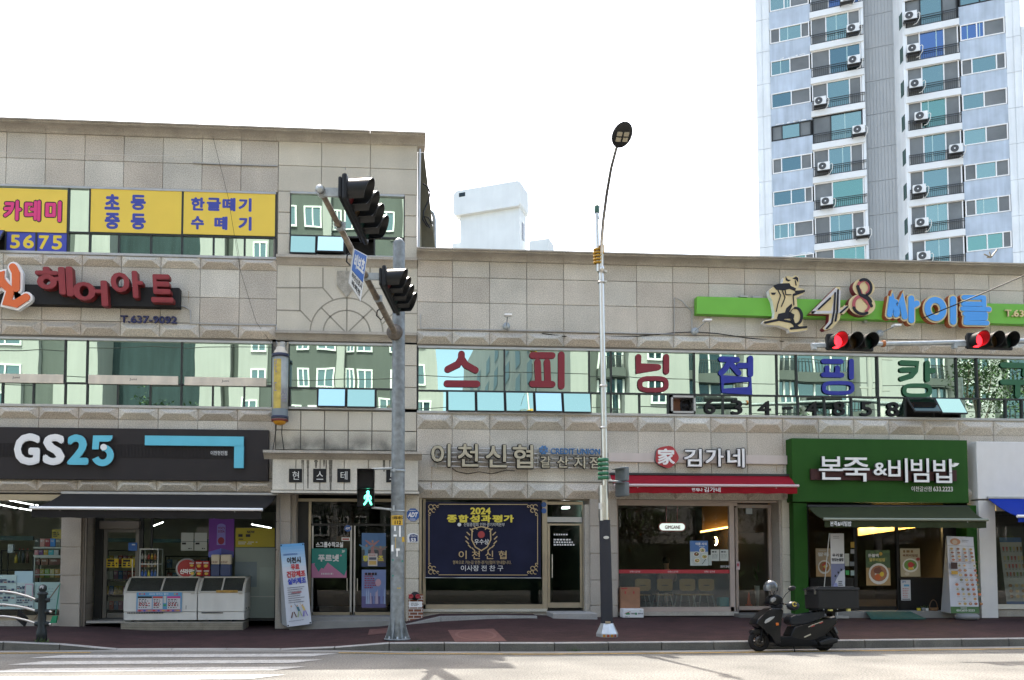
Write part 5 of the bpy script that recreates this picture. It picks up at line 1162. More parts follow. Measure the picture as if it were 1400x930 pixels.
for (k, a0, a1) in ((0, -70, 120), (1, 200, 300), (1, 20, 95)): ribbon(b, arc8(k, a0, a1), .034, -.388, -.372)
ribbon(b, [(c8[0][0]-r8[0][0]*.8, c8[0][1]+.02), (c8[0][0]-.10, c8[0][1]-.19), (c8[1][0]+.14, c8[1][1]+.14), (c8[1][0]+r8[1][0]*.86, c8[1][1]-.03)], .036, -.390, -.372)
b.build('black_strokes', BLK_, SP)
b = MB(); ribbon(b, arc8(0, 100, 240, .74), .035, -.380, -.370); ribbon(b, arc8(1, 80, 200, .80), .04, -.381, -.370); ribbon(b, arc8(1, -60, 40, .66), .03, -.382, -.37); ribbon(b, [(c8[0][0]-r8[0][0]*.55, c8[0][1]-.07), (c8[1][0]+.0, c8[1][1]+.2), (c8[1][0]+r8[1][0]*.62, c8[1][1]+.02)], .04, -.383, -.37); ribbon(b, arc8(0, -60, 60, .66), .03, -.384, -.37); b.build('rose_strokes', ROSE, SP)
# rider figure: gold outline plate with a black drawing on it
b = MB(); out = [(1051, 404), (1050, 398), (1056, 393), (1063, 389), (1069, 388), (1070, 381), (1076, 378), (1082, 380), (1086, 377), (1091, 380), (1092, 388), (1090, 394), (1098, 396), (1099, 401), (1093, 405), (1088, 408), (1089, 420), (1094, 428), (1097, 438), (1096, 446), (1103, 448), (1103, 452), (1092, 454), (1078, 455), (1077, 451), (1064, 446), (1048, 445), (1042, 442), (1044, 439), (1057, 436), (1058, 428), (1055, 412)]
b.prism([Pq(*p) for p in out], -.34, -.20, 0, 1); b.build('rider_plate', [CRM, WHITE], SP)
b = MB(); Y0 = -.345
def blk(pts): b.prism([Pq(*p) for p in pts], Y0-.004, Y0+.004)
blk([(1056, 392), (1062, 389), (1078, 388), (1080, 392), (1087, 395), (1086, 399), (1078, 396), (1071, 398), (1060, 397)]); blk([(1073, 379), (1076, 383), (1080, 384), (1077, 386), (1073, 384)]); blk([(1082, 382), (1087, 379), (1090, 381), (1090, 387), (1087, 383)]); blk([(1053, 401), (1060, 401), (1058, 404), (1054, 404)])
blk([(1063, 430), (1072, 428), (1074, 422), (1081, 416), (1082, 419), (1078, 427), (1085, 431), (1084, 436), (1072, 437), (1063, 439), (1061, 436)])
strokes(b, [([(1045, 442), (1064, 438), (1080, 441), (1090, 448)], False), ([(1082, 436), (1086, 449)], False), ([(1080, 450), (1101, 448)], False), ([(1087, 400), (1098, 399)], False), ([(1084, 404), (1096, 400)], False)], .028, Y0-.006, Y0+.004, P=Pq)
w0 = Pq(1087, 433); ribbon(b, ring(w0[0], w0[1], .15, .20, 20, -80, 100), .028, Y0-.012, Y0)
strokes(b, [([(1062, 397), (1066, 405), (1062, 417), (1060, 427)], False), ([(1068, 398), (1072, 408), (1067, 420)], False), ([(1072, 396), (1073, 404), (1080, 404)], False), ([(1083, 405), (1084, 418)], False), ([(1087, 391), (1086, 385)], False)], .010, Y0-.014, Y0, P=Pq)
ribbon(b, ring(w0[0]-.02, w0[1], .135, .19, 20), .008, Y0-.016, Y0, closed=True)
b.build('rider_drawing', BLK_, SP)
b = MB(); bx(b, 1011, 404, 1023, 406, -.2, .1); bx(b, 1029, 405, 1042, 407, -.2, .1); bx(b, 1182, 437, 1186, 441, -.1, .08); b.build('sign_fixing', ALU, SP)
# ---- giant letters stuck on the second floor windows
WR = flat('window_letter_red', (.19, .011, .02), .6); WB = flat('window_letter_blue', (.013, .022, .25), .6); WG = flat('window_letter_green', (.012, .095, .035), .6)
Pw = lambda x, y: P(x, y, .02)
LET = [('스', WR, 'dark red', [[(631, 484), (631, 490), (626, 498), (612, 505)], [(631, 490), (637, 499), (650, 506)], [(611, 524.5), (652, 525)]], 4.7),
 ('피', WR, 'dark red', [[(728, 486), (755, 486)], [(735, 495), (736, 521)], [(748, 495), (749, 521)], [(728, 525), (755, 525.5)], [(767.5, 485), (767.5, 528)]], 4.6),
 ('닝', WR, 'dark red', [[(873, 488), (873, 504), (900, 502)], [(911, 488), (911, 508)]], 4.2),
 ('점', WB, 'navy blue', [[(986, 491), (1008, 492)], [(999, 493), (992, 504), (986, 510)], [(999, 497), (1010, 510)], [(1011, 500), (1024, 500)], [(1026, 490), (1026, 512)]], 4.0),
 ('핑', WB, 'navy blue', [[(1126, 494), (1150, 494.5)], [(1131, 503), (1131, 510)], [(1145, 503), (1145, 510)], [(1126, 512.5), (1151, 513)], [(1164, 494), (1164, 516)]], 3.6),
 ('캉', WG, 'dark green', [[(1233, 496), (1255, 497), (1252, 507), (1246, 514), (1233, 518)], [(1233, 506), (1248, 505.5)], [(1268, 496.5), (1268, 519)], [(1269, 507), (1276, 507)]], 3.8),
 ('구', WG, 'dark green', [[(1371, 499), (1400, 500), (1401, 512)], [(1371, 522.5), (1408, 523)], [(1391.5, 524), (1391.5, 541)]], 4.0)]
for ch, m, cn, L, hw in LET:
    b = MB()
    for k, pts in enumerate(L): ribbon(b, [Pw(*p) for p in pts], hw/57.5, .016-.0012*k, .024)
    ell = {'닝': (893, 525.5, 18, 8), '핑': (1146, 530.5, 19.5, 7), '캉': (1254, 534, 17.5, 7)}.get(ch)
    if ell:
        ex, ey, ea, eb = ell; q = ring(0, 0, 1, 1, 24); pts = [(max(-.62, min(.62, 0))*0+c_*1.0, s_) for c_, s_ in q]
        cxx = [Pw(ex+ea*(abs(c_)**.6*(1 if c_ > 0 else -1)), ey-eb*(abs(s_)**.6*(1 if s_ > 0 else -1))) for c_, s_ in q]
        ribbon(b, cxx, (hw-.9)/57.5, .010, .024, closed=True)
    if ch == '점': ribbon(b, [Pw(*p) for p in ((987.5, 518.5), (1026, 519), (1026, 534.5), (988, 534.5))], .054, .010, .024, closed=True)
    b.build('window_lettering', m, label=f'giant {cn} rounded syllable {ch} stuck on the second floor windows', cat='window lettering', group='giant syllables on the second floor windows')
for i, (ch, x0, x1, y0) in enumerate((('6', 963, 978.5, 546), ('3', 1000, 1015.5, 547), ('4', 1037, 1054.5, 548), ('-', 1071, 1084.5, 556), ('4', 1102.5, 1119, 548.5), ('8', 1139, 1155.5, 548.5), ('5', 1176.5, 1192.5, 549), ('8', 1212.5, 1229.5, 549.5))):
    b = MB(); ptext(b, ch, x0, y0, x1, y0+(20 if ch != '-' else 3.5), .012, depth=.004, off=.02)
    where = ['first of the row', 'second of the row', 'left of the dash', 'dash between the digits', 'right of the dash', 'middle of the last four', 'next to last of the row', 'beside the open dark sash'][i]
    b.build('window_numeral', flat('numeral_black', (.015, .015, .015), .6) if i == 0 else bpy.data.materials['numeral_black'], label=f'black window numeral {ch}, {where}' if ch != '-' else 'black dash between the window numerals', cat='window lettering', group='black phone numerals on the low panes')
# ventilator fan in the open pane
VF = sign('ventilator_fan', 'dark box ventilator fan set in the open low pane beside brown board', 932, 554, .1, 'fan')
b = MB(); a = rect(915.5, 542, 949, 566, .1)
for (p, q, r_, s_) in ((a[0], a[1], a[2], a[2]+.05), (a[0], a[1], a[3]-.05, a[3]), (a[0], a[0]+.05, a[2], a[3]), (a[1]-.05, a[1], a[2], a[3])): b.box(p, q, -.01, .28, r_, s_)
b.build('frame', ALU, VF); b = MB(); bx(b, 917, 543, 930, 565, .22, .02); b.build('brown_board', mat('brown_board', (.17, .075, .04), .8, var=.2, vscale=4), VF)
c = W(939, 554.5, .1); b = MB(); Mr = Matrix.Rotation(R(90), 4, 'X'); b.lathe([(.17, -.02), (.17, .03), (.15, .03), (.15, -.02)], c, 24, M=Mr)
for k in range(4):
    m = Matrix.Rotation(R(k*90+20), 4, 'Y') @ Matrix.Rotation(R(25), 4, 'Z'); b.add([c+m @ Vector(v) for v in ((.02, .02, -.03), (.14, .02, -.05), (.14, .02, .05), (.02, .02, .03))], [(0, 1, 2, 3)])
b.lathe([(0, .02), (.035, .02), (.035, -.04), (0, -.04)], c, 12, M=Mr); b.build('fan_blades', BLACK, VF)
# ---- floodlights, conduits and cables on the wall
def floodlight(px, py, dx, dy, lab, Y=-.12):
    o = sign('wall_floodlight', lab, px, py, Y, 'floodlight', 'small floodlights on the upper wall')
    c = W(px, py, Y); t = W(px+dx, py+dy, Y-.35); Mr = Matrix.Rotation(R(90), 4, 'X')
    b = MB(); b.lathe([(0, -.05), (.085, -.05), (.085, .02), (0, .02)], c, 16, M=Mr); b.build('junction_box', GALV, o)
    b = MB(); b.tube([c, t], .013, 6); b.build('arm', GALV, o)
    b = MB(); b.box(t.x-.09, t.x+.09, t.y-.12, t.y+.04, t.z-.02, t.z+.025, 0, .01); b.build('lamp_head', WHITE, o)
floodlight(692.5, 446, 1.5, -14, 'small floodlight on a straight stalk left of the tall lamp post')
floodlight(950, 453, 16, -14, 'small white floodlight on a slanted stalk under the end of the green bar')
floodlight(1203, 456, 21, -10, 'small white floodlight on a slanted stalk behind the red traffic lights')
def cable(pts, r, m, lab, Y=-.03, cat='cable', name='wall_cable'):
    b = MB(); b.tube([W(p[0], p[1], p[2] if len(p) > 2 else Y) for p in pts], r, 6); return b.build(name, m, label=lab, cat=cat)
cable([(575, 430), (575, 449), (640, 450.5), (760, 453), (845, 455.5), (922, 457)], .014, ALU, 'thin grey conduit along the wall above the lettered windows', name='wall_conduit', cat='conduit')
cable([(741, 456), (770, 460), (815, 461), (870, 460), (922, 455), (950, 454), (980, 456), (1020, 462), (1060, 466), (1110, 469), (1170, 470)], .011, BLACK, 'black sagging cable across the wall above the lettered windows')
cable([(922, 456), (922, 407), (932, 411), (946, 426), (946, 452)], .011, ALU, 'short upright conduit with a loop left of the green bar', name='wall_conduit', cat='conduit')
cable([(245, 418), (254, 420), (260, 424), (260.5, 442), (320, 443.5), (378, 444.5), (378, 453)], .016, ALU, 'grey conduit stepping right from the end of the dark red letters', name='wall_conduit', cat='conduit')
cable([(264, 222), (268, 223), (300, 224.5), (378, 227)], .016, ALU, 'straight conduit high on the wall above the yellow banners', name='wall_conduit', cat='conduit')
cable([(291, 187, -.06), (312, 270, -.1), (328, 368, -.08), (350, 440, -.06), (377, 478, -.1)], .0045, BLACK, 'thin black wire hanging down the wall from the cornice to the cylinder sign')
cable([(1460, 350, -2.5), (1400, 377, -2), (1330, 407, -1.2), (1262, 435, -.4)], .014, BLACK, 'black cable slanting down across the blue bubbly letters')
cable([(0, 208), (60, 209.5), (120, 211), (180, 212.5), (254, 213.5), (254, 205), (268, 205.3), (268, 219)], .006, flat('sealant', (.62, .60, .56), .8), 'pale sealant line left by an old sign near the top of the wall', Y=-.004, name='sealant_trace', cat='sealant')
for x, y in ((28, 206), (81, 208.5), (204, 214.5)):
    pass
# ---- credit union banner
BN = sign('banner', 'navy cloth banner with gold lettering 종합성과평가 and a crest hung in front of the bank window', 660, 737, .05)
NB = mat('banner_navy', (.009, .0105, .030), .75, var=.15, vscale=2)
b = MB(); n, m_ = 24, 12; Yb0 = .07
vs = []
for j in range(m_+1):
    for i in range(n+1):
        px, py = 582+(739.5-582)*i/n, 686+(789.5-686)*j/m_+(1.2*math.sin(math.pi*i/n) if j == 0 else 0)
        q = W(px, py, Yb0); e = min(i, n-i)/n*2; q.y += .018*math.sin(i*.9+j*.55)*min(1, e*3)+.012*math.sin(i*.35-j*.8); vs.append(q)
b.add(vs, [(j*(n+1)+i, (j+1)*(n+1)+i, (j+1)*(n+1)+i+1, j*(n+1)+i+1) for j in range(m_) for i in range(n)], 0, True); b.build('cloth', NB, BN)
BY = flat('banner_yellow', (.60, .50, .05), .6); BG = flat('banner_gold', (.42, .31, .15), .55); BW = flat('banner_white', (.55, .55, .53), .6)
Yl = Yb0-.036; b = MB(); ptext(b, '2024', 643, 694, 671, 703.5, Yl, off=.04)
for i, ch in enumerate('종합성과평가'): ptext(b, ch, 611+i*15.5, 704, 625+i*15.5, 714.5, Yl, off=.045)
b.build('yellow_lettering', BY, BN)
b = MB(); ptext(b, '신협중앙회 인천·경기지역본부', 634, 714.8, 690, 719.8, Yl, depth=.003); ptext(b, '우수상', 648.5, 737, 668.5, 744.5, Yl-.004, off=.02); ptext(b, '이사장 전 찬 구', 630, 773, 688, 781, Yl, off=.012); b.prism(ring(*P(628, 717.3, Yl), .045, .045, 12), Yl-.004, Yl); b.build('white_lettering', BW, BN)
b = MB()
for i, ch in enumerate('이천신협'): ptext(b, ch, 627+i*18.2, 753, 638+i*18.2, 764.5, Yl, off=.012)
ptext(b, '행복으로 가는길 인천·경기신협이 안내합니다.', 619, 766.5, 699, 771.5, Yl, depth=.003)
sh = [P(*p, Yl) for p in ((645.5, 723.5), (658, 720), (670.5, 723.5), (671, 738), (666, 748), (658, 753), (650, 748), (645, 738))]
ribbon(b, sh, .014, Yl-.006, Yl, closed=True)
for s in (-1, 1):
    for k in range(7):
        a = R(-60+k*22); x, y = 658+s*18*math.cos(a), 739-16*math.sin(a); c = P(x, y, Yl); d = P(x+s*3.5, y-3.5, Yl); ribbon(b, [c, d], .013, Yl-.004, Yl)
for (fx, fy, sx, sy) in ((585, 690, 1, 1), (736, 690, -1, 1), (585, 785, 1, -1), (736, 785, -1, -1)):
    for (u, v, r_) in ((4, 3, 3), (9, 2.5, 2.2), (3, 9, 2.2), (8, 8, 2.6), (13.5, 2.5, 1.4), (2.6, 13.5, 1.4)): c = P(fx+sx*u, fy+sy*v, Yl); ribbon(b, ring(c[0], c[1], r_/57, r_/57, 10, 20, 290), .008, Yl-.004, Yl)
for (p, q) in (((600, 689.5), (721, 689.8)), ((600, 786), (721, 786.3)), ((586.5, 704), (586.5, 772)), ((735, 704), (735, 772))): ribbon(b, [P(*p, Yl), P(*q, Yl)], .008, Yl-.004, Yl)
b.build('gold_ornament', BG, BN)
b = MB(); c = P(658, 731, Yl); b.prism(ring(*c, .085, .085, 14), Yl-.005, Yl); b.build('red_seal', flat('seal_red', (.28, .03, .03), .6), BN)
b = MB(); b.tube([W(581, 790, Yb0), W(740, 790.5, Yb0)], .012, 6); b.build('hem_rod', STEEL, BN)
# ---- plaques on the entrance pillar
AD = sign('alarm_plaque', 'blue octagonal ADT alarm plaque high on the pillar between stair door and bank', 564.5, 704, -.05); ADB = flat('plaque_blue', (.02, .085, .30), .4)
c = P(564.5, 704, -.04); b = MB(); b.prism([(c[0]+.155*math.cos(R(22.5+45*k)), c[1]+.165*math.sin(R(22.5+45*k))) for k in range(8)], -.045, -.02); b.build('plate', ADB, AD)
b = MB(); ptext(b, 'ADT', 558, 700.5, 571, 707.3, -.045, off=.05, shear=.2)
for y in (698, 709.6, 711.3): a = rect(560, y-.6, 569, y+.6, -.047); scribble(b, a, 1, -.048, seed=int(y), fill=.8, word=(.6, 1))
b.build('lettering', LW, AD)
HN = sign('house_number', 'weathered white and navy house number plaque 53 below the alarm plaque', 564.5, 735.5, -.05)
b = MB(); b.prism([P(*p, -.035) for p in ((557, 742), (572, 742), (572, 731.5), (569, 729.5), (564.5, 729), (560, 729.5), (557, 731.5))], -.040, -.02); b.build('plate', LW, HN)
b = MB(); b.prism([P(*p, -.042) for p in ((560.5, 741), (571, 740.5), (571, 732), (566, 730.2), (561, 731), (559.3, 735))], -.046, -.040); b.build('blue_print', flat('number_navy', (.02, .035, .13), .5), HN)
b = MB(); ptext(b, '53', 561.5, 735.8, 568.5, 740.6, -.046, off=.05); ptext(b, '이섭대천로', 561.5, 731.6, 569.5, 734.5, -.046, depth=.002); b.build('lettering', LW, HN)
for y, lb in ((690, 'small round blue sticker, upper one on the bank door post'), (698.5, 'small round blue sticker, lower one on the bank door post')):
    b = MB(); b.prism(ring(*P(743.5, y, .19), .065, .065, 16), .185, .199); b.build('round_sticker', ADB, label=lb, cat='sticker', group='round blue stickers on the door post')
# ---- fire hose connection on the brick patch
BRK = mat('brick', (.22, .075, .035), .8, var=.12, vscale=8)
def brickmat(m):
    N, Lk = m.node_tree.nodes, m.node_tree.links; b = N['Principled BSDF']; br = N.new('ShaderNodeTexBrick'); tc = N.new('ShaderNodeTexCoord'); mp = N.new('ShaderNodeMapping'); mp.inputs['Rotation'].default_value = (R(90), 0, 0)
    br.inputs['Scale'].default_value = 1; br.inputs['Brick Width'].default_value = .19; br.inputs['Row Height'].default_value = .075; br.inputs['Mortar Size'].default_value = .010
    br.inputs['Color1'].default_value = (.24, .08, .035, 1); br.inputs['Color2'].default_value = (.17, .055, .03, 1); br.inputs['Mortar'].default_value = (.5, .47, .42, 1)
    Lk.new(tc.outputs['Object'], mp.inputs[0]); Lk.new(mp.outputs[0], br.inputs['Vector']); Lk.new(br.outputs[0], b.inputs['Base Color'])
brickmat(BRK)
b = MB(); bx(b, 558.5, 812.5, 578.5, 856, -.06, .16, 0, .006); b.build('brick_patch', BRK, label='small patch of red bricks at the foot of the entrance pillar', cat='brickwork')
FH = sign('hose_connection', 'black fire hose connection with two red caps on the brick patch', 567.5, 815, -.12, 'fire hose connection'); Mr = Matrix.Rotation(R(90), 4, 'X')
c = W(567.5, 815, -.07); b = MB(); b.lathe([(0, .08), (.06, .08), (.095, .05), (.105, 0)], c, 20, M=Mr); b.build('flange', BLACK, FH)
for px in (562, 571):
    q = W(px, 815.6, -.14); b = MB(); b.lathe([(.055, -.08), (.055, .02), (.038, .03), (.03, .02), (0, .02)], q, 18, M=Matrix.Rotation(R(90), 4, 'X')); b.build('red_cap', flat('cap_red', (.34, .02, .03), .35), FH)
b = MB(); bx(b, 559, 822.5, 577, 830.5, -.075, .012); b.build('notice', WHITE, FH)
b = MB(); scribble(b, rect(562, 824, 574, 829, -.08), 3, -.077, seed=3); b.build('notice_print', flat('print_grey', (.25, .25, .25), .7), FH)
# ================================================================== printed sheets
class Bil:
    """unit square (u, off, v) laid on four corners: bottom left, bottom right, top right, top left"""
    def __init__(s, bl, br, tr, tl): s.c = [Vector(q) for q in (bl, br, tr, tl)]; s.n = (s.c[1]-s.c[0]).cross(s.c[3]-s.c[0]).normalized()
    def __matmul__(s, p):
        u, v = p.x, p.z; a, b_, c, d = s.c
        return (a*(1-u)+b_*u)*(1-v)+(d*(1-u)+c*u)*v+s.n*(-p.y)
_flat = {}
def FC(c):
    k = tuple(round(q, 3) for q in c)
    if k not in _flat: _flat[k] = flat('print_%02x%02x%02x' % tuple(int(min(1, q)*255) for q in k), c, .5)
    return _flat[k]
class Sheet:
    def __init__(s, corners): s.M = Bil(*corners); s.mb = MB(); s.mats = []; s.k = 1
    def mi(s, c):
        m = FC(c)
        if m not in s.mats: s.mats.append(m)
        return s.mats.index(m)
    def o(s): s.k += 1; return -.0011*s.k
    def fill(s, u0, v0, u1, v1, c): y = s.o(); s.mb.add([s.M @ Vector(p) for p in ((u0, y, v0), (u1, y, v0), (u1, y, v1), (u0, y, v1))], [(0, 1, 2, 3)], s.mi(c)); return s
    def poly(s, pts, c): y = s.o(); s.mb.add([s.M @ Vector((p[0], y, p[1])) for p in pts], [list(range(len(pts)))], s.mi(c)); return s
    def disc(s, u, v, ru, rv, c, n=14): return s.poly([(u+ru*math.cos(2*math.pi*i/n), v+rv*math.sin(2*math.pi*i/n)) for i in range(n)], c)
    def text(s, t, u0, v0, u1, v1, c, off=.03): y = s.o(); text(s.mb, t, (u0, u1, v0, v1), y+.0004, .0008, off, s.mi(c), M=s.M); return s
    def lines(s, u0, v0, u1, v1, rows, c, seed=0, fill=.5, word=(.8, 2.6), asp=1.0, align=0):
        y = s.o(); rr = random.Random(seed); h = (v1-v0)/rows; mi = s.mi(c)
        for r_ in range(rows):
            t = v1-r_*h-h*(1-fill)/2; e = u0+(u1-u0)*rr.uniform(.65, 1); x = u0+((u1-e)/2 if align else 0); e = x+(e-u0)
            while x < e-.004:
                w_ = h*asp*rr.uniform(*word); q = min(x+w_, e); s.mb.add([s.M @ Vector(p) for p in ((x, y, t-h*fill), (q, y, t-h*fill), (q, y, t), (x, y, t))], [(0, 1, 2, 3)], mi); x += w_+h*asp*.5
        return s
    def bowl(s, u, v, r, asp, food, rim=(.62, .60, .55)):
        s.disc(u, v, r, r*asp, rim, 18); s.disc(u, v+.04*r*asp, r*.82, r*asp*.76, food, 16); rr = random.Random(int(u*999+v*77))
        for i in range(7): a = rr.uniform(0, 6.3); q = rr.uniform(.1, .55); s.disc(u+r*q*math.cos(a), v+r*asp*q*math.sin(a), r*.2, r*.2*asp, rr.choice([(.45, .06, .03), (.10, .26, .04), (.62, .42, .06), (.55, .5, .4), (.2, .06, .03)]), 8)
        return s
    def build(s, name, par): return s.mb.build(name, s.mats, par)
def pcorners(x0, y0, x1, y1, Y): a = rect(x0, y0, x1, y1, Y); return [(a[0], Y, a[2]), (a[1], Y, a[2]), (a[1], Y, a[3]), (a[0], Y, a[3])]
def poster(lab, x0, y0, x1, y1, Y, base, fn, name='poster', cat='poster', group=None, corners=None, thick=.004):
    cs = corners or pcorners(x0, y0, x1, y1, Y); c = sum((Vector(q) for q in cs), Vector())/4
    o = empty(name, c, lab, cat, group); B = Bil(*cs); b = MB()
    vs = [B @ Vector(p) for p in ((0, 0, 0), (1, 0, 0), (1, 0, 1), (0, 0, 1), (0, thick, 0), (1, thick, 0), (1, thick, 1), (0, thick, 1))]
    b.add(vs, [(0, 1, 2, 3), (7, 6, 5, 4), (0, 4, 5, 1), (1, 5, 6, 2), (2, 6, 7, 3), (3, 7, 4, 0)]); b.build('sheet', FC(base), o)
    if fn: sh = Sheet(cs); fn(sh); sh.build('print', o)
    return o
WHT = (.60, .60, .58); INK = (.03, .03, .035)
# ---- papers in the convenience store windows
Yi = .765
def f_sale(s): s.lines(.1, .62, .9, .95, 1, INK, 1, .8, (.3, .6), 3); s.lines(.08, .1, .92, .6, 2, INK, 2, .75, (.4, .9), 1.2)
poster('yellow note with black print on the store door, nearer the hinge side', 145.5, 764, 162, 776, .785, (.62, .47, .02), f_sale, 'notice', 'notice', 'yellow notes on the store door')
poster('yellow note with black print on the store door, nearer the handle', 166.5, 764, 184, 776, .785, (.62, .47, .02), f_sale, 'notice', 'notice', 'yellow notes on the store door')
poster('small blue sticker near the top of the store door', 175.5, 742, 187.5, 753, .785, (.02, .12, .42), lambda s: s.lines(.4, .6, .9, .9, 1, (.4, .5, .6), 3), 'sticker', 'sticker')
for x, l in ((247.5, 'left'), (266, 'right')):
    poster(f'white price sheet in the store window, {l} one of the pair', x, 728.5, x+17, 753, Yi, (.36, .39, .36), lambda s: (s.fill(0, .5, 1, .52, INK), s.lines(.08, .33, .45, .46, 1, INK, 2, .8), s.lines(.6, .06, .95, .18, 1, INK, 4)), 'price_sheet', 'notice', 'white price sheets in the store window')
def f_soda(s):
    s.poly([(0, 0), (1, 0), (1, .14), (.5, .22), (0, .13)], (.10, .13, .50)); s.poly([(.5, 0), (1, 0), (1, .14), (.5, .22)], (.05, .06, .26)); n = 12
    s.poly([(.32, .3), (.66, .3)]+[(.49+.17*math.cos(math.pi*i/n), .76+.06*math.sin(math.pi*i/n)) for i in range(n+1)], (.20, .17, .48)); s.disc(.49, .40, .13, .09, (.22, .01, .03)); s.text('YOC’S', .36, .68, .63, .74, (.16, .01, .04)); s.text('SODA', .36, .60, .63, .66, (.16, .01, .04)); s.lines(.15, .93, .85, .99, 1, (.25, .12, .4), 3, .8)
poster('tall purple soda poster in the store window above the paper rolls', 285.5, 706, 320, 762, Yi, (.125, .02, .24), f_soda)
poster('wide yellow poster in the store window beside the porch pillar', 322, 722, 375.5, 748, Yi, (.36, .30, .01), lambda s: (s.text('NOW', .29, .72, .49, .86, INK, .05), s.lines(.07, .52, .48, .68, 1, INK, 5, .9, (.4, .8)), s.lines(.07, .12, .6, .3, 2, (.5, .5, .4), 6), s.lines(.08, .36, .2, .46, 1, INK, 2)))
poster('pale translucent paper sheet taped under the yellow poster', 321, 749, 375.5, 845, Yi+.01, (.20, .25, .23), lambda s: (s.fill(0, .44, .55, .80, (.12, .17, .20)), s.fill(.62, .28, .98, .72, (.22, .28, .26)), s.fill(0, .30, 1, .31, (.34, .36, .35))), 'paper_sheet', 'paper')
poster('yellow poster hanging inside the left store window', 71, 724, 84, 737, 1.0, (.35, .28, .01), lambda s: s.lines(.1, .2, .9, .8, 3, INK, 3))
def f_fly(s):
    for j in range(4):
        for i in range(6):
            s.fill(.05+i*.155, .08+j*.23, .16+i*.155, .14+j*.23, (.03, .05, .10)) if (i+j) % 3 else s.fill(.05+i*.155, .08+j*.23, .17+i*.155, .11+j*.23, (.2, .04, .05))
    s.lines(.04, .16, .96, .95, 4, (.06, .09, .12), 4, .25)
poster('pale green flyer sheet low in the left store window, further left', -12, 786, 22, 833, .09, (.34, .46, .44), f_fly, 'flyer', 'flyer', 'pale flyers in the left store window')
poster('pale green flyer sheet low in the left store window with a pink frame', 22.5, 797, 46, 833, .09, (.34, .44, .43), lambda s: (f_fly(s), s.fill(.52, .45, .98, .96, (.42, .25, .33)), s.fill(.56, .48, .94, .93, (.36, .45, .44))), 'flyer', 'flyer', 'pale flyers in the left store window')
poster('plain pale blue paper behind the flyers in the left store window', 20, 781, 45, 797, .10, (.30, .44, .48), None, 'flyer', 'flyer')
poster('pale green sheet low in the left store window beside the stone pillar', 47, 796, 83, 833, .10, (.26, .38, .36), lambda s: s.lines(.1, .3, .9, .8, 5, (.14, .22, .22), 7, .2), 'flyer', 'flyer')
# ---- goods inside the store
def shelf(px0, py0, px1, py1, Y, rows, lab, m, dep=.35):
    a = rect(px0, py0, px1, py1, Y); o = empty('shelf_rack', ((a[0]+a[1])/2, Y, a[2]), lab, 'shelf rack'); b = MB(); t = .025
    b.box(a[0], a[0]+t, Y, Y+t, a[2], a[3]); b.box(a[1]-t, a[1], Y, Y+t, a[2], a[3]); b.box(a[0], a[0]+t, Y+dep, Y+dep+t, a[2], a[3]); b.box(a[1]-t, a[1], Y+dep, Y+dep+t, a[2], a[3]); b.build('upright', m, o)
    for i in range(rows+1):
        z = a[2]+(a[3]-a[2])*i/rows; b = MB(); b.box(a[0]+t, a[1]-t, Y, Y+dep, z-.03, z); b.build('shelf_board', m, o)
    return a
WOFF = flat('rack_white', (.40, .42, .40), .5)
a = shelf(45.5, 761, 84, 833, .55, 3, 'pale shelf rack of boxes inside the left store window', WOFF)
shelf(0, 752, 45, 833, .75, 3, 'black shelf rack of bottles and gifts inside the left store window', BLACKM)
shelf(190, 750, 216, 832, .42, 4, 'white open drinks rack standing beside the store door', WOFF, .4)
k = 0
def carton(px0, py0, px1, py1, Y, col, lab, dep=.10, group='cartons on the store shelves', name='carton', cat='box'):
    global k; k += 1; a = rect(px0, py0, px1, py1, Y); o = empty(name, ((a[0]+a[1])/2, Y, a[2]), lab, cat, group); b = MB(); b.box(a[0], a[1], Y, Y+dep, a[2], a[3], 0, .006); b.build('box', FC(col), o)
    b = MB(); w_, h_ = a[1]-a[0], a[3]-a[2]; scribble(b, (a[0]+.15*w_, a[1]-.15*w_, a[2]+.55*h_, a[2]+.85*h_), 2, Y-.002, seed=k, word=(.6, 1.5)); b.build('print', FC((.45, .45, .43)), o)
for x0, x1, c, n in ((47.5, 54, (.05, .055, .05), 'black'), (54.5, 61, (.40, .20, .18), 'pink'), (61.5, 68, (.24, .02, .03), 'dark red'), (68.5, 75.5, (.03, .17, .48), 'blue'), (76, 82.5, (.12, .12, .10), 'grey')): carton(x0, 736.5, x1, 747.5, .58, c, f'{n} carton on the upper row inside the left store window')
for x0, x1, c, n in ((47, 52.5, (.42, .16, .20), 'rose'), (53, 58.5, (.10, .03, .14), 'purple'), (59.5, 65.5, (.35, .22, .03), 'ochre'), (66, 73, (.04, .30, .36), 'turquoise'), (73.5, 80, (.34, .37, .38), 'pale grey')): carton(x0, 752, x1, 758.8, .58, c, f'{n} carton on the second row inside the left store window')
b = MB(); a = rect(45.5, 759, 84, 761, .55); b.box(a[0], a[1], .55, .9, a[2], a[3]); a = rect(45.5, 748, 84, 750, .55); b.box(a[0], a[1], .55, .9, a[2], a[3]); b.build('wall_shelf', WOFF, label='pale wall shelf carrying the two rows of cartons', cat='shelf')
for x0, x1, c, n in ((47, 54.5, (.10, .03, .03), 'dark maroon'), (56, 66, (.13, .05, .03), 'brown'), (67, 82, (.09, .025, .02), 'dark brown')): carton(x0, 764, x1, 772.5, .58, c, f'{n} gift carton on the third row inside the left store window')
for x0, x1, c, n in ((47.5, 53.5, (.30, .11, .10), 'salmon'), (54.5, 60, (.30, .25, .03), 'mustard'), (61, 67, (.14, .26, .05), 'leaf green'), (68, 74, (.38, .33, .14), 'straw yellow'), (75, 81.5, (.34, .20, .05), 'amber')): carton(x0, 778, x1, 790, .58, c, f'{n} carton on the lowest row inside the left store window')
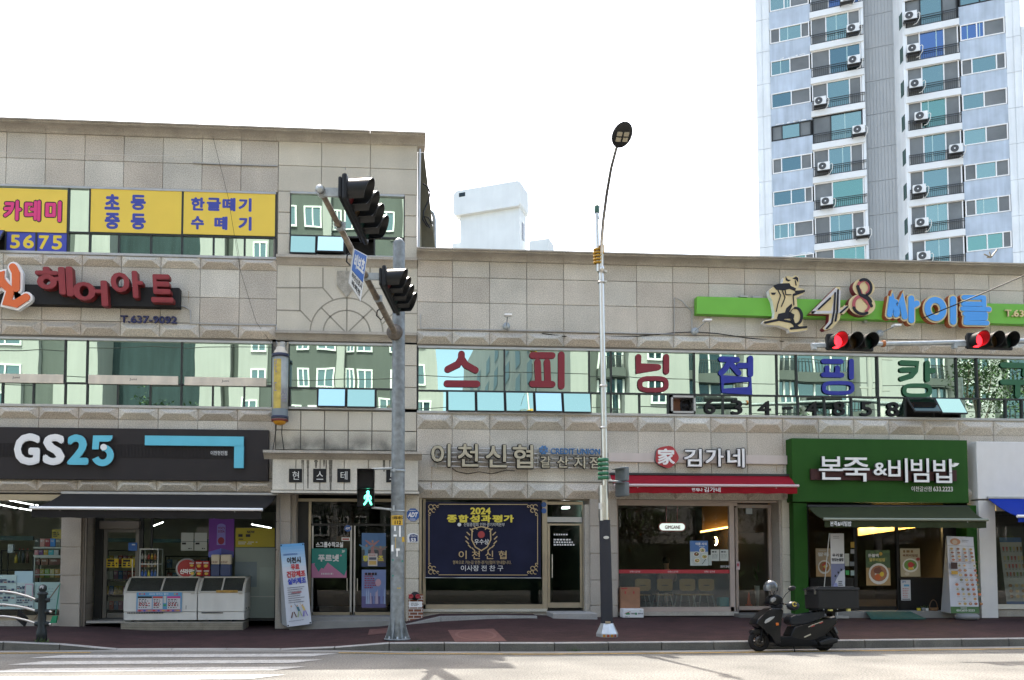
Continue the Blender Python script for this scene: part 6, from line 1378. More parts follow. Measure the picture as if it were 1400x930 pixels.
def bottle(px, y0, y1, Y, col, lab, r=.035, cap=(.3, .02, .02), group='bottles on the store shelves'):
    c = W(px, y1, Y); h = Z(px, y0, Y)-c.z; o = empty('bottle', c, lab, 'bottle', group); b = MB(); b.lathe([(0, 0), (r, 0), (r, h*.6), (r*.38, h*.78), (r*.36, h*.93), (0, h*.93)], c, 12); b.build('bottle_body', FC(col), o)
    b = MB(); b.lathe([(r*.42, h*.9), (r*.42, h), (0, h)], c, 10); b.build('cap', FC(cap), o)
for x, c, l in ((22, (.40, .30, .04), 'glowing yellow'), (26.5, (.05, .06, .05), 'black'), (31.5, (.04, .05, .06), 'dark green'), (37.5, (.10, .05, .04), 'dark brown')): bottle(x, 750 if x > 23 else 757, 770, .8, c, f'{l} bottle inside the left store window')
carton(10.5, 744.5, 17.5, 756, .7, (.42, .46, .47), 'white box with a dark face on the black rack in the left store window', group=None)
for r_, (y0, y1, cs) in enumerate(((757, 764.8, [(.34, .36, .33), (.36, .34, .3), (.28, .06, .04), (.4, .28, .03), (.3, .12, .04)]), (768, 775.5, [(.25, .1, .06), (.32, .15, .1), (.4, .34, .2), (.3, .28, .25), (.4, .3, .15)]), (779, 790, [(.03, .1, .38), (.03, .1, .38), (.4, .36, .05), (.03, .1, .34), (.05, .12, .3)]))):
    for i, c in enumerate(cs): bottle(194.5+i*4.4, y0, y1, .5, c, f'drink bottle on the white rack by the store door, {["upper","middle","lower"][r_]} row, {["first","second","third","fourth","fifth"][i]} from left', .028, (.4, .38, .35), 'drink bottles on the white rack')
for x0, x1, y0, y1, c, n in ((140, 190, 752, 835, (.05, .045, .04), 'dark'), (225, 285, 760, 832, (.045, .05, .045), 'charcoal')):
    shelf(x0, y0, x1, y1, 2.6, 4, f'{n} goods shelf deep inside the store behind the ' + ('door' if x0 < 200 else 'window'), BLACKM)
    for j in range(4):
        for i in range(7):
            cc = rnd.choice([(.25, .04, .03), (.3, .22, .03), (.04, .12, .25), (.3, .3, .28), (.06, .2, .07), (.2, .08, .15)]); xx = x0+3+i*(x1-x0-6)/7; yy = y0+(y1-y0)*(j+1)/4
            carton(xx, yy-13, xx+(x1-x0)/9, yy-1.5, 2.65, cc, f'coloured pack on the {n} goods shelf deep inside the store', group='packs on the goods shelves inside the store', name='pack', cat='pack')
for (a0, a1, y0, y1, Y) in ((140, 190, 736, 741, 3.0), (208, 285, 737, 742, 3.0), (0, 45, 733, 739, 2.5)):
    b = MB(); bx(b, a0, y0, a1, y1, Y, .1); b.build('shelf_header', FC((.02, .09, .11)), LB)
# ---- ice cream freezers on their platform
def freezer(px0, px1, lab, endcap):
    Yf = -.10; dep = .85; x0, x1 = X(px0, 820, Yf), X(px1, 820, Yf); z0, zt = Z(240, 848, Yf), Z(240, 809.5, Yf); z2 = zt+.33; xm = (x0+x1)/2
    o = empty('chest_freezer', (xm, Yf+dep/2, z0), lab, 'freezer', 'ice cream freezers before the store'); FW = mat('freezer_white', (.60, .59, .55), .45, var=.05, vscale=3, streak=.06); FG = flat('freezer_trim', (.40, .38, .33), .5); FD = flat('freezer_black', (.03, .03, .03), .5)
    b = MB(); b.box(x0+.004, x1-.004, Yf, Yf+dep, z0+.19, zt, 0, .02); b.box(x0+.01, x1-.01, Yf+.012, Yf+dep-.01, z0, z0+.185, 0, .01); b.build('cabinet', FW, o)
    b = MB(); n = 22; g0, g1 = x0+.1, x0+(x1-x0)*.55
    for i in range(n): q = g0+(g1-g0)*i/n; b.box(q, q+(g1-g0)/n*.6, Yf-.004, Yf+.014, z0+.155, z0+.18)
    b.build('vent_grille', FD, o)
    for e in (x0+.002, x1-.062): b = MB(); b.add([(q[0], q[1], q[2]) for ex in (e, e+.06) for q in ((ex, Yf-.01, zt-.03), (ex, Yf+.06, zt+.07), (ex, Yf+.20, zt+.20), (ex, Yf+.42, z2-.01), (ex, Yf+dep, z2+.02), (ex, Yf+dep, zt-.03))], [(5, 4, 3, 2, 1, 0), (6, 7, 8, 9, 10, 11)]+[(i, (i+1) % 6, (i+1) % 6+6, i+6) for i in range(6)]); b.build('end_cheek', FG, o)
    b = MB(); b.box(x0+.06, x1-.06, Yf-.008, Yf+.05, zt-.025, zt+.02, 0, .006); b.box(x0+.06, x1-.06, Yf+.40, Yf+dep, z2-.02, z2+.02, 0, .006)
    b.add([((x0+x1)/2-.02, Yf+.05, zt+.03), ((x0+x1)/2+.02, Yf+.05, zt+.03), ((x0+x1)/2+.02, Yf+.40, z2+.0), ((x0+x1)/2-.02, Yf+.40, z2)], [(0, 1, 2, 3)]); b.build('lid_frame', FG, o)
    b = MB(); b.quad((x0+.06, Yf+.05, zt+.02), (x1-.06, Yf+.05, zt+.02), (x1-.06, Yf+.40, z2-.01), (x0+.06, Yf+.40, z2-.01)); b.build('glass_lid', mirror_glass('freezer_glass', (.5, .55, .52), (.05, .055, .05), .35, .02), o)
    b = MB(); b.box(x1-.14, x1-.06, Yf-.014, Yf, zt-.05, zt-.028, 0, .003); b.build('handle', FG, o)
    if endcap: b = MB(); [b.lathe([(0, 0), (.02, 0), (.02, .01), (0, .01)], (x1+.001, Yf+q, z0+.26), 10, M=Matrix.Rotation(R(90), 4, 'Y')) for q in (.2, .55)]; b.build('side_plug', FD, o)
    else:
        b = MB(); scribble(b, rect(254, 824, 258, 837, Yf), 1, Yf-.003, seed=4, fill=.4, word=(.05, .1)); b.build('model_print', FD, o)
    return o
freezer(168.5, 269.5, 'white glass topped ice cream freezer with the price poster on its front', False)
f2 = freezer(270, 334.5, 'white glass topped ice cream freezer with peeling brown tape on its lid edge', True)
b = MB(); bx(b, 295.5, 807, 325, 810.5, -.115, .01); b.build('peeling_tape', mat('brown_tape', (.34, .20, .04), .6, var=.3, vscale=12), f2)
Yf = -.12
def f_ice(s):
    s.fill(.02, .02, .98, .14, (.45, .2, .25)); s.text('GS25 아이스 할인', .28, .86, .70, .97, (.55, .6, .65))
    for u0, u1, c in ((.03, .34, (.03, .03, .03)), (.36, .58, (.45, .06, .05)), (.68, .97, (.5, .05, .22))): s.fill(u0, .16, u1, .80, (.55, .55, .56)); s.fill(u0, .70, u1, .80, c); s.lines(u0+.02, .2, u1-.02, .68, 6, INK, int(u0*50), .45, (.5, 1.4), .5); s.lines(u0+.03, .30, u1-.04, .5, 2, (.4, .05, .06), int(u0*70), .5, (.5, 1.4), .5)
    s.fill(.60, .46, .66, .82, (.5, .52, .5)); s.fill(.60, .3, .66, .4, (.05, .3, .12))
    for i in range(9): s.disc(.08+i*.105, .08, .03, .045, [(.5, .05, .05), (.1, .1, .4), (.5, .3, .1)][i % 3])
    for i in range(5): s.disc(.08+i*.05 if i < 3 else .7+i*.05, .92, .02, .04, [(.5, .05, .05), (.5, .35, .05)][i % 2])
poster('bright blue and pink price poster stuck on the front of the left freezer', 186.5, 810, 248.5, 837, Yf, (.10, .30, .52), f_ice)
b = MB(); a = rect(165, 851, 332, 860.5, -.32); b.box(a[0], a[1], -.32, .55, .05, a[3], 0, .01)
TREAD = mat('tread_plate', (.26, .24, .20), .5, .5, var=.2, vscale=6)
pf = b.build('freezer_platform', TREAD, label='low tread plate platform carrying the two freezers', cat='platform')
b = MB()
for i in range(150):
    for j in range(3):
        p = a[0]+.02+(a[1]-a[0]-.04)*i/150; z = .11+(a[3]-.13)*j/3; m = Matrix.Translation((p, -.322, z)) @ Matrix.Rotation(R(45 if (i+j) % 2 else -45), 4, 'Y'); b.box(-.010, .010, -.003, .003, -.003, .003, M=m)
b.build('tread_ribs', flat('tread_rib', (.42, .39, .32), .4, metal=.5), pf)
b = MB(); [b.box(q, q+.05, -.05, .6, a[3], Z(240, 848, -.1), 0) for q in (a[0]+.15, a[0]+1.2, a[0]+1.9, a[1]-.3)]; b.build('freezer_feet', BLACKM, pf)
# goods on top of the freezers
ztop = Z(240, 809.5, -.1)+.33+.02
TR = empty('round_tray', W(254, 781, .5), 'round red and white snack tray standing on the left freezer', 'tray'); c = W(255, 781.5, .45); c.z = ztop+.19
Mr = Matrix.Rotation(R(78), 4, 'X'); b = MB(); b.lathe([(0, 0), (.235, 0), (.25, .02), (.0, .02)], c, 28, M=Mr); b.build('rim', FC((.5, .48, .46)), TR)
b = MB(); b.lathe([(0, .024), (.21, .024)], c, 28, M=Mr); b.build('red_field', FC((.30, .02, .02)), TR); b = MB(); ptext(b, '신라면', 246, 778, 263, 785, c.y-.06, depth=.003, off=.04); b.build('tray_lettering', WHITE, TR)
for i, (x0, y0, x1, y1, c) in enumerate(((258.5, 771, 267, 779.5, (.36, .03, .03)), (267.5, 770, 277, 781, (.40, .03, .03)), (277.5, 770, 286.5, 781, (.34, .02, .03)), (259, 780.5, 267.5, 791, (.04, .14, .05)), (268, 781.5, 277, 791, (.38, .03, .03)), (278, 781.5, 287, 791, (.28, .02, .04)))):
    lab = ['red snack pack at the upper left of the heap on the freezer', 'red snack pack in the middle of the upper row on the freezer', 'red snack pack in the upper row beside the paper rolls', 'green snack pack at the lower left of the heap on the freezer', 'red snack pack in the middle of the lower row on the freezer', 'dark red snack pack in the lower row beside the paper rolls'][i]
    a = rect(x0, y0, x1, y1, .42); o = empty('snack_pack', ((a[0]+a[1])/2, .45, a[2]), lab, 'snack pack', 'snack packs heaped on the freezer'); dz = ztop+.005-rect(259, 780.5, 287, 791, .42)[2]
    b = MB(); n = 8; xs_ = [(a[0]+a[1])/2+(a[1]-a[0])/2*math.sin(-math.pi/2+math.pi*q/n) for q in range(n+1)]; zs_ = [a[2]+(a[3]-a[2])*q/6+dz for q in range(7)]
    vs = [(x, .44-.05*math.cos((q/n-.5)*math.pi)*math.sin(math.pi*j/6)-.004, z) for j, z in enumerate(zs_) for q, x in enumerate(xs_)]+[(x, .46+.04*math.cos((q/n-.5)*math.pi)*math.sin(math.pi*j/6), z) for j, z in enumerate(zs_) for q, x in enumerate(xs_)]
    fs = [(j*(n+1)+q, j*(n+1)+q+1, (j+1)*(n+1)+q+1, (j+1)*(n+1)+q) for j in range(6) for q in range(n)]; L_ = 7*(n+1); b.add(vs, fs+[tuple(v+L_ for v in f[::-1]) for f in fs], 0, True); b.build('wrapper', FC(c), o)
    b = MB(); b.prism(ring((a[0]+a[1])/2, a[2]+(a[3]-a[2])*.38+dz, (a[1]-a[0])*.3, (a[3]-a[2])*.2, 12), .375, .379); b.prism([(a[0]+.02, a[2]+dz+(a[3]-a[2])*.68), (a[1]-.02, a[2]+dz+(a[3]-a[2])*.68), (a[1]-.02, a[2]+dz+(a[3]-a[2])*.84), (a[0]+.02, a[2]+dz+(a[3]-a[2])*.84)], .37, .376, 1); b.build('wrapper_print', [FC((.55, .36, .05)), FC((.55, .53, .5))], o)
for (x0, x1, l) in ((288, 300, 'next to the snack packs'), (301, 315.5, 'wrapped in loose clear film')):
    a = rect(x0, 761, x1, 791, .40); o = empty('paper_roll_pack', ((a[0]+a[1])/2, .5, ztop), 'pack of paper rolls, cream above and navy below, ' + l, 'paper roll pack', 'paper roll packs on the freezer'); h = a[3]-a[2]
    b = MB(); b.box(a[0], a[1], .40, .62, ztop, ztop+h*.56, 0, .03); b.build('navy_half', FC((.03, .05, .13)), o); b = MB(); b.box(a[0]+.004, a[1]-.004, .404, .616, ztop+h*.55, ztop+h, 0, .03); b.build('cream_half', FC((.56, .50, .38)), o)
    b = MB(); scribble(b, (a[0]+.02, a[1]-.03, ztop+h*.60, ztop+h*.72), 2, .396, seed=int(x0), word=(.5, 1)); b.build('print', FC((.1, .02, .03)), o)
# ---- broom, dustpan and odds and ends at the left window
b = MB(); b.tube([W(81, 800, -.15), W(58, 832, -.3), W(47, 847, -.35)], .012, 6); dp_ = b.build('pan_handle', FC((.16, .10, .05)), None)
DP = empty('dustpan', W(33, 850, -.35), 'black dustpan on a long brown handle lying by the left store window', 'dustpan'); dp_.parent = DP; dp_.data.transform(Matrix.Translation(-DP.location))
b = MB(); q = [W(*p, -.35) for p in ((25, 833), (38, 846), (33, 857), (22, 847))]; b.add(q+[v+Vector((0, .06, 0)) for v in q], [(0, 1, 2, 3), (7, 6, 5, 4), (0, 4, 5, 1), (1, 5, 6, 2), (2, 6, 7, 3), (3, 7, 4, 0)]); b.build('pan', BLACK, DP)
BR = empty('broom', W(74, 850, -.2), 'green broom leaning on the stone pillar behind the bollard', 'broom'); b = MB(); b.tube([W(82, 798, -.05), W(76, 840, -.18)], .013, 6); b.build('stick', FC((.03, .20, .13)), BR)
b = MB(); q = [W(*p, -.2) for p in ((72, 842), (78, 842), (76, 852), (68, 852))]; b.add(q+[v+Vector((0, .07, 0)) for v in q], [(0, 1, 2, 3), (7, 6, 5, 4), (0, 4, 5, 1), (1, 5, 6, 2), (2, 6, 7, 3), (3, 7, 4, 0)]); b.build('bristles', FC((.02, .26, .12)), BR)
# ---- stair entrance papers
Ys_ = .685
def f_green(s):
    s.poly([(0, 0), (1, 0), (1, .28), (.93, .06), (.9, .10), (.46, .52), (.34, .30), (.28, .34), (.2, .20), (.08, .44), (.1, .50), (0, .48)], (.44, .17, .28)); s.text('푸르넷', .18, .55, .78, .80, WHT, .05); s.disc(.83, .76, .03, .03, (.5, .2, .3)); s.text('3F', .86, .86, .95, .95, WHT); s.lines(.28, .10, .74, .17, 1, WHT, 3, .8, (.4, .9), .6)
poster('teal and pink study room poster reading 푸르넷 on the stair door', 426, 750, 474, 790, Ys_, (.012, .20, .16), f_green)
def f_dance(s):
    s.fill(0, .12, 1, .52, (.05, .06, .07)); s.fill(0, 0, 1, .12, (.03, .05, .12)); s.fill(0, .5, 1, .62, (.12, .18, .2))
    for u, v, h, c in ((.45, .45, .42, (.30, .16, .16)), (.2, .38, .34, (.10, .22, .36)), (.78, .36, .30, (.22, .14, .13))):
        s.poly([(u-.05, v-.1), (u+.05, v-.1), (u+.07, v+h*.4), (u+.28, v+h*.75), (u+.27, v+h*.82), (u+.04, v+h*.6), (u-.04, v+h*.6), (u-.3, v+h*.85), (u-.3, v+h*.75), (u-.08, v+h*.4)], c); s.disc(u, v+h*.72, .045, .045, (.32, .2, .16)); s.poly([(u-.16, v-.2), (u+.16, v-.2), (u+.06, v+.02), (u-.06, v+.02)], c)
    s.text('캉구슈즈', .06, .16, .9, .34, (.62, .55, .04), .05)
poster('dark blue dance class poster with leaping dancers on the right stair door leaf', 494.5, 729, 527.5, 775, Ys_, (.06, .15, .32), f_dance)
def f_danc2(s):
    s.fill(0, .0, 1, .3, (.10, .09, .22)); s.disc(.68, .66, .12, .10, (.45, .28, .34))
    for i in range(12): rr = random.Random(i); u = rr.uniform(.05, .95); s.poly([(u, .1), (u+.08, .1), (u+.05, rr.uniform(.35, .55)), (u+.01, .4)], rr.choice([(.30, .38, .55), (.16, .2, .42), (.4, .34, .44)]))
    s.lines(.12, .5, .62, .92, 7, (.28, .03, .06), 9, .55, (.5, 1.2), .9); s.lines(.14, .85, .8, .93, 1, INK, 4, .8)
poster('pale blue event poster low on the right stair door leaf', 494.5, 779, 527.5, 831, Ys_, (.16, .22, .42), f_danc2)
poster('small white flyer with a yellow box over the dance poster', 503, 757, 516, 774, Ys_-.02, (.50, .48, .46), lambda s: (s.fill(.12, .1, .88, .42, (.5, .34, .1)), s.fill(.12, .5, .88, .7, (.08, .09, .12)), s.lines(.1, .78, .9, .94, 2, (.3, .05, .05), 2)), 'flyer', 'flyer')
b = MB(); ptext(b, '스그룹수학교실', 432, 741, 469, 748.5, Ys_, depth=.003, off=.03); b.build('door_lettering', WHITE, label='white outlined Korean lettering on the stair door glass above the teal poster', cat='door lettering')
b = MB(); b.prism(ring(*P(475.5, 722.5, Ys_), .085, .08, 16), Ys_-.006, Ys_); dst = b.build('alarm_sticker', ADB, label='round blue ADT sticker high on the left stair door leaf', cat='sticker'); b = MB(); ptext(b, 'ADT', 472.5, 721, 478.5, 724, Ys_-.006, depth=.003, off=.04); b.build('lettering', LW, dst)
poster('small white and red label on the left stair door leaf', 467, 735, 478.5, 739.5, Ys_, WHT, lambda s: s.lines(.1, .2, .9, .8, 1, (.35, .05, .04), 2, .8), 'label', 'label')
b = MB(); bx(b, 460, 733, 480, 752, Ys_+.4, .02); b.build('brown_panel', FC((.07, .035, .02)), LB)
# ---- x-banner beside the stair entrance
bl, br_, tr_, tl_ = W(392.5, 857.5, -.55), W(426, 853, -.45), W(415.5, 742.5, -.20), W(383, 744.5, -.30)
def f_x(s):
    for i in range(8): s.fill(0, .72+.035*i, 1, .755+.035*i, (.42-.045*i, .52-.03*i, .60-.005*i))
    s.lines(.1, .855, .9, .885, 1, (.06, .14, .34), 3, .8, (.5, 1), .3)
    s.text('이천시', .22, .755, .80, .835, INK, .05); s.text('무료', .36, .675, .72, .745, (.42, .02, .03), .05); s.text('건강체조', .16, .585, .94, .665, (.42, .02, .03), .05); s.text('실버체조', .18, .50, .94, .580, (.03, .05, .34), .05)
    s.lines(.14, .27, .90, .475, 8, (.10, .10, .12), 6, .42, (.5, 1.6), .32); s.lines(.3, .388, .72, .41, 1, (.4, .05, .05), 2, .8, (.4, .8), .3)
    for u, c1, c2, d in ((.26, (.5, .52, .56), (.10, .04, .03), -1), (.50, (.03, .12, .16), (.3, .36, .2), 0), (.72, (.52, .38, .12), (.18, .14, .4), .6)):
        s.poly([(u, .17), (u+.09, .17), (u+.03, .225), (u-.06, .225)], c1); s.poly([(u, .17), (u+.04, .17), (u+.02*d, .10), (u-.06+.02*d, .10)], c2); s.poly([(u+.05, .17), (u+.09, .17), (u+.17, .105), (u+.13, .10)], c2); s.disc(u-.02, .238, .035, .013, (.42, .28, .2)); s.poly([(u-.06, .222), (u-.04, .226), (u-.12, .268), (u-.13, .262)], c1)
    s.lines(.08, .055, .92, .068, 1, (.1, .1, .12), 8, .7, (.3, .8), .4)
XB = poster('leaning white and blue standing banner for free silver gymnastics by the stair door', 0, 0, 0, 0, 0, (.50, .52, .56), f_x, 'standing_banner', 'standing banner', corners=[bl, br_, tr_, tl_], thick=.008)
b = MB()
for u, v in ((.05, .015), (.95, .015), (.04, .985), (.95, .985)): q = XB and Bil(bl, br_, tr_, tl_) @ Vector((u, -.006, v)); b.ball(q, .018, mi=0, u=8, v=5)
b.build('eyelet', BLACK, XB)
b = MB(); back = W(386, 852, .15); b.tube([tl_, W(381, 852, .05)], .012, 6); b.tube([tr_, back], .012, 6); b.build('rear_strut', ALU, XB)
b = MB(); q = [tl_+Vector((0, .03, 0)), tr_+Vector((0, .03, 0)), W(398, 850, .25), W(380, 852, .25)]; b.add([q[0], q[3], q[3]+Vector((.01, .01, 0)), q[0]+Vector((.01, .01, 0))]+[tl_+Vector((.02, .02, 0)), bl+Vector((.02, .02, 0)), W(381, 852, .25), W(380, 760, .1)], [(4, 5, 6, 7)]); b.build('rear_panel', FC((.36, .37, .38)), XB)
# ---- restaurant things
HS_ = empty('hanging_sign', W(919, 720.5, .32), 'white oval GIMGANE sign hung on red cords inside the restaurant window', 'hanging sign'); Yh = .30
c = P(919, 720.5, Yh); hw_, hh_ = P(937, 720, Yh)[0]-c[0], c[1]-P(919, 726, Yh)[1]
pts = [(c[0]+(hw_-hh_)*s_+hh_*math.cos(R(a)), c[1]+hh_*math.sin(R(a))) for s_, A in ((1, range(-90, 91, 15)), (-1, range(90, 271, 15))) for a in A]
b = MB(); b.prism(pts, Yh, Yh+.04); b.build('oval_board', mat('sign_lit', (.6, .62, .6), .5, emit=(.8, .9, .9, .25)), HS_); ribbon(MB(), pts, .012, Yh-.002, Yh+.042, closed=True).build('red_rim', FC((.22, .02, .02)), HS_)
b = MB(); ptext(b, 'GIMGANE', 909, 718.5, 930, 723.5, Yh, depth=.006, off=.03); b.build('lettering', FC((.10, .02, .02)), HS_)
b = MB(); [b.tube([W(x, 690, Yh+.02), W(x, 715, Yh+.02)], .010, 6) for x in (911, 926)]; b.build('red_cord', FC((.18, .02, .03)), HS_)
def f_noodle(s):
    s.fill(0, .56, 1, 1, (.05, .13, .32)); s.text('여름 시식', .3, .82, .92, .93, WHT); s.lines(.5, .74, .92, .79, 1, (.4, .45, .5), 3)
    for u, v, c in ((.68, .62, (.45, .36, .2)), (.34, .46, (.10, .05, .02)), (.78, .36, (.3, .34, .14)), (.36, .20, (.45, .32, .1))): s.bowl(u, v, .17, .62, c)
    s.poly([(.6, .05), (.63, .05), (.85, .26), (.82, .27)], INK)
poster('blue and white noodle dish poster in the restaurant window', 943.5, 739.5, 968, 773.5, .21, (.40, .44, .42), f_noodle)
for x, l in ((972, 'left'), (984.5, 'right')): poster(f'white notice in the restaurant window, {l} one of the pair', x, 751.5, x+11.5, 767, .21, (.40, .42, .38), lambda s: (s.lines(.12, .72, .85, .88, 1, INK, 3, .8), s.lines(.12, .2, .9, .62, 4, (.15, .16, .15), 5, .4)), 'notice', 'notice', 'white notices in the restaurant window')
poster('narrow pale slip between the noodle poster and the notices', 968.5, 759, 973, 773, .212, (.36, .4, .36), None, 'notice', 'notice')
b = MB(); ptext(b, '원산지 표시판', 985, 773, 998, 776.5, .21, depth=.002); b.build('window_lettering', WHITE, label='small white lettering low in the restaurant window above the red stripe', cat='window lettering')
poster('red and white sticker at the edge of the restaurant door', 1006.5, 768, 1011.5, 779, .43, (.5, .4, .42), lambda s: s.disc(.5, .6, .3, .22, (.4, .03, .05)), 'sticker', 'sticker')
WOODY = FC((.40, .25, .07)); LEGM = FC((.40, .42, .40))
def chair(px, lab, w_=.40, first=[None]):
    c = W(px, 798, .95); o = empty('dining_chair', (c.x, 1.15, .42), lab, 'chair', 'wooden dining chairs behind the frosted glass')
    if first[0] is None:
        z0 = Z(880, 808, .95); z1 = Z(880, 791.5, .95); b = MB()
        b.prism([(c.x-w_/2, z0+.05), (c.x-w_/2+.06, z0), (c.x+w_/2-.06, z0), (c.x+w_/2, z0+.05), (c.x+w_/2, z1-.03), (c.x+w_/2-.05, z1), (c.x-w_/2+.05, z1), (c.x-w_/2, z1-.03)], .95, .98); b.build('backrest', WOODY, o)
        b = MB(); b.prism(ring(c.x, z0+.14, .09, .016, 12), .944, .951); b.build('hand_slot', FC((.1, .07, .03)), o)
        b = MB(); b.box(c.x-.2, c.x+.2, .96, 1.36, z0-.12, z0-.09, 0, .02); b.build('seat', WOODY, o)
        for sx in (-1, 1):
            for yy in (.97, 1.33): b = MB(); b.tube([(c.x+sx*.15, yy, z0-.11), (c.x+sx*.22, yy+(.04 if yy > 1 else -.04), .42)], .014, 6); b.build('leg', LEGM, o)
        first[0] = o
    else:
        for ch in [x for x in COL.objects if x.parent == first[0]]: q = ch.copy(); COL.objects.link(q); q.parent = o
for px, l in ((879, 'above the cartons'), (909, 'second from the cartons'), (940, 'third from the cartons'), (966, 'beside the turquoise bin')): chair(px, 'yellow wooden dining chair behind the frosted restaurant glass, ' + l)
b = MB(); bx(b, 984, 817, 997, 829.5, .75, .22, 0, .02); b.build('waste_bin', FC((.03, .28, .30)), label='turquoise bin behind the frosted glass of the restaurant', cat='bin')
# seated person with their back to the window
def person_back():
    c = W(914, 780, 3.0); o = empty('person', (c.x, 3.1, .42), 'person in a dusty pink shirt seated with their back to the restaurant window', 'person')
    def skin(name, verts, edges, m):
        me = bpy.data.meshes.new(name); me.from_pydata([v[:3] for v in verts], edges, []); ob = bpy.data.objects.new(name, me); COL.objects.link(ob)
        md = ob.modifiers.new('s', 'SKIN'); 
        for i, v in enumerate(verts): me.skin_vertices[0].data[i].radius = (v[3], v[4] if len(v) > 4 else v[3])
        me.skin_vertices[0].data[0].use_root = True; sd = ob.modifiers.new('d', 'SUBSURF'); sd.levels = 2; sd.render_levels = 2
        dg = bpy.context.evaluated_depsgraph_get(); me2 = bpy.data.meshes.new_from_object(ob.evaluated_get(dg)); bpy.data.objects.remove(ob)
        me2.name = name; me2.materials.clear(); me2.materials.append(m); [setattr(p, 'use_smooth', True) for p in me2.polygons]
        ob = bpy.data.objects.new(name, me2); COL.objects.link(ob); ob.parent = o; return ob
    z = .9-.42
    SK = FC((.40, .26, .19))
    V = [(0, 0, z, .15, .11), (0, .02, z+.2, .15, .10), (0, .03, z+.42, .17, .10), (0, .05, z+.52, .07), (0, .08, z+.60, .055), (0, .10, z+.70, .09, .10), (0, .10, z+.80, .08, .09),
         (.19, .04, z+.44, .065), (.25, .12, z+.22, .05), (.16, .34, z+.18, .04), (.12, .42, z+.18, .035), (-.19, .04, z+.44, .065), (-.25, .12, z+.22, .05), (-.16, .34, z+.18, .04), (-.12, .42, z+.18, .035),
         (.11, .2, z-.05, .09), (.12, .48, z-.05, .07), (.12, .50, z-.42, .05), (-.11, .2, z-.05, .09), (-.12, .48, z-.05, .07), (-.12, .50, z-.42, .05)]
    E_ = [(0, 1), (1, 2), (2, 3), (3, 4), (4, 5), (5, 6), (2, 7), (7, 8), (8, 9), (9, 10), (2, 11), (11, 12), (12, 13), (13, 14), (0, 15), (15, 16), (16, 17), (0, 18), (18, 19), (19, 20)]
    skin('body', V, E_, SK)
    g = .014
    skin('shirt', [(0, 0, z-.02, .165, .125), (0, .02, z+.2, .165, .115), (0, .03, z+.42, .185, .115), (0, .05, z+.50, .10, .08), (.19, .04, z+.44, .085), (.245, .11, z+.25, .072), (-.19, .04, z+.44, .085), (-.245, .11, z+.25, .072)], [(0, 1), (1, 2), (2, 3), (2, 4), (4, 5), (2, 6), (6, 7)], FC((.34, .19, .17)))
    b = MB(); b.ball((c.x, 3.1+.10, .42+z+.78), .105, .115, .115, u=16, v=10); b.build('hair', FC((.02, .015, .012)), o)
    st = empty('stool', (c.x, 3.1, .42), 'dark stool under the person seated in the restaurant', 'stool'); b = MB(); b.box(c.x-.2, c.x+.2, 2.95, 3.35, .80, .84, 0, .02); b.build('seat', BLACKM, st)
    for sx in (-.16, .16):
        for sy in (3.0, 3.3): b = MB(); b.tube([(c.x+sx, sy, .80), (c.x+sx*1.1, sy, .42)], .015, 6); b.build('leg', BLACK, st)
person_back()
PL = empty('potted_plant', W(1041, 828, 1.2), 'tall grey planter with a leafy plant behind the restaurant glass door', 'potted plant'); c = W(1041, 830, 1.2); b = MB(); b.lathe([(0, 0), (.13, 0), (.17, .55), (.15, .55), (.14, .5), (0, .5)], c, 20); b.build('planter', FC((.30, .32, .31)), PL)
b = MB(); rr = random.Random(5)
for k in range(40):
    a = rr.uniform(0, 6.28); t = c+Vector((0, 0, .5)); e = t+Vector((.3*math.cos(a)*rr.random(), .3*math.sin(a)*rr.random(), rr.uniform(.2, .75))); s_ = Vector((-math.sin(a), math.cos(a), 0))*.035; b.add([t, (t+e)/2+s_, e, (t+e)/2-s_], [(0, 1, 2, 3)])
b.build('leaves', FC((.035, .07, .02)), PL)
b = MB(); q = W(1024, 828, 1.4); b.lathe([(.09, 0), (.09, .02), (.05, .03), (.015, .34), (0, .34)], q, 14); b.build('traffic_cone', FC((.42, .06, .02)), label='small orange cone behind the restaurant glass door', cat='cone')
# cartons outside the restaurant
CB = empty('cardboard_box', W(863, 825, -.1), 'brown cardboard box with red marks stacked behind the white box', 'box'); a = rect(849, 803, 875.5, 826, -.08); CAR = mat('cardboard', (.24, .12, .065), .8, var=.1, vscale=6)
b = MB(); b.box(a[0], a[1], -.06, .14, Z(860, 838, -.06), a[3], 0, .006); b.build('carton', CAR, CB); b = MB(); [b.box(*rect(x, 808.5, x+2, 812, -.065)[:2], -.064, -.06, *rect(x, 808.5, x+2, 812, -.065)[2:]) for x in (854, 865.5)]; b.box(*rect(849.5, 804, 858, 805.5, -.065)[:2], -.064, -.06, *rect(849.5, 804, 858, 805.5, -.065)[2:]); b.build('red_mark', FC((.30, .02, .02)), CB)
WBX = empty('produce_box', W(866, 838, -.4), 'white produce box with green leaf print lying before the cardboard box', 'box'); a = rect(852, 824, 880, 838.5, -.36); zz = pave_z(6.0, -.3)
b = MB(); b.box(a[0], a[1], -.36, -.07, zz+.01, zz+.22, 0, .015); b.build('carton', mat('white_carton', (.62, .62, .63), .6), WBX)
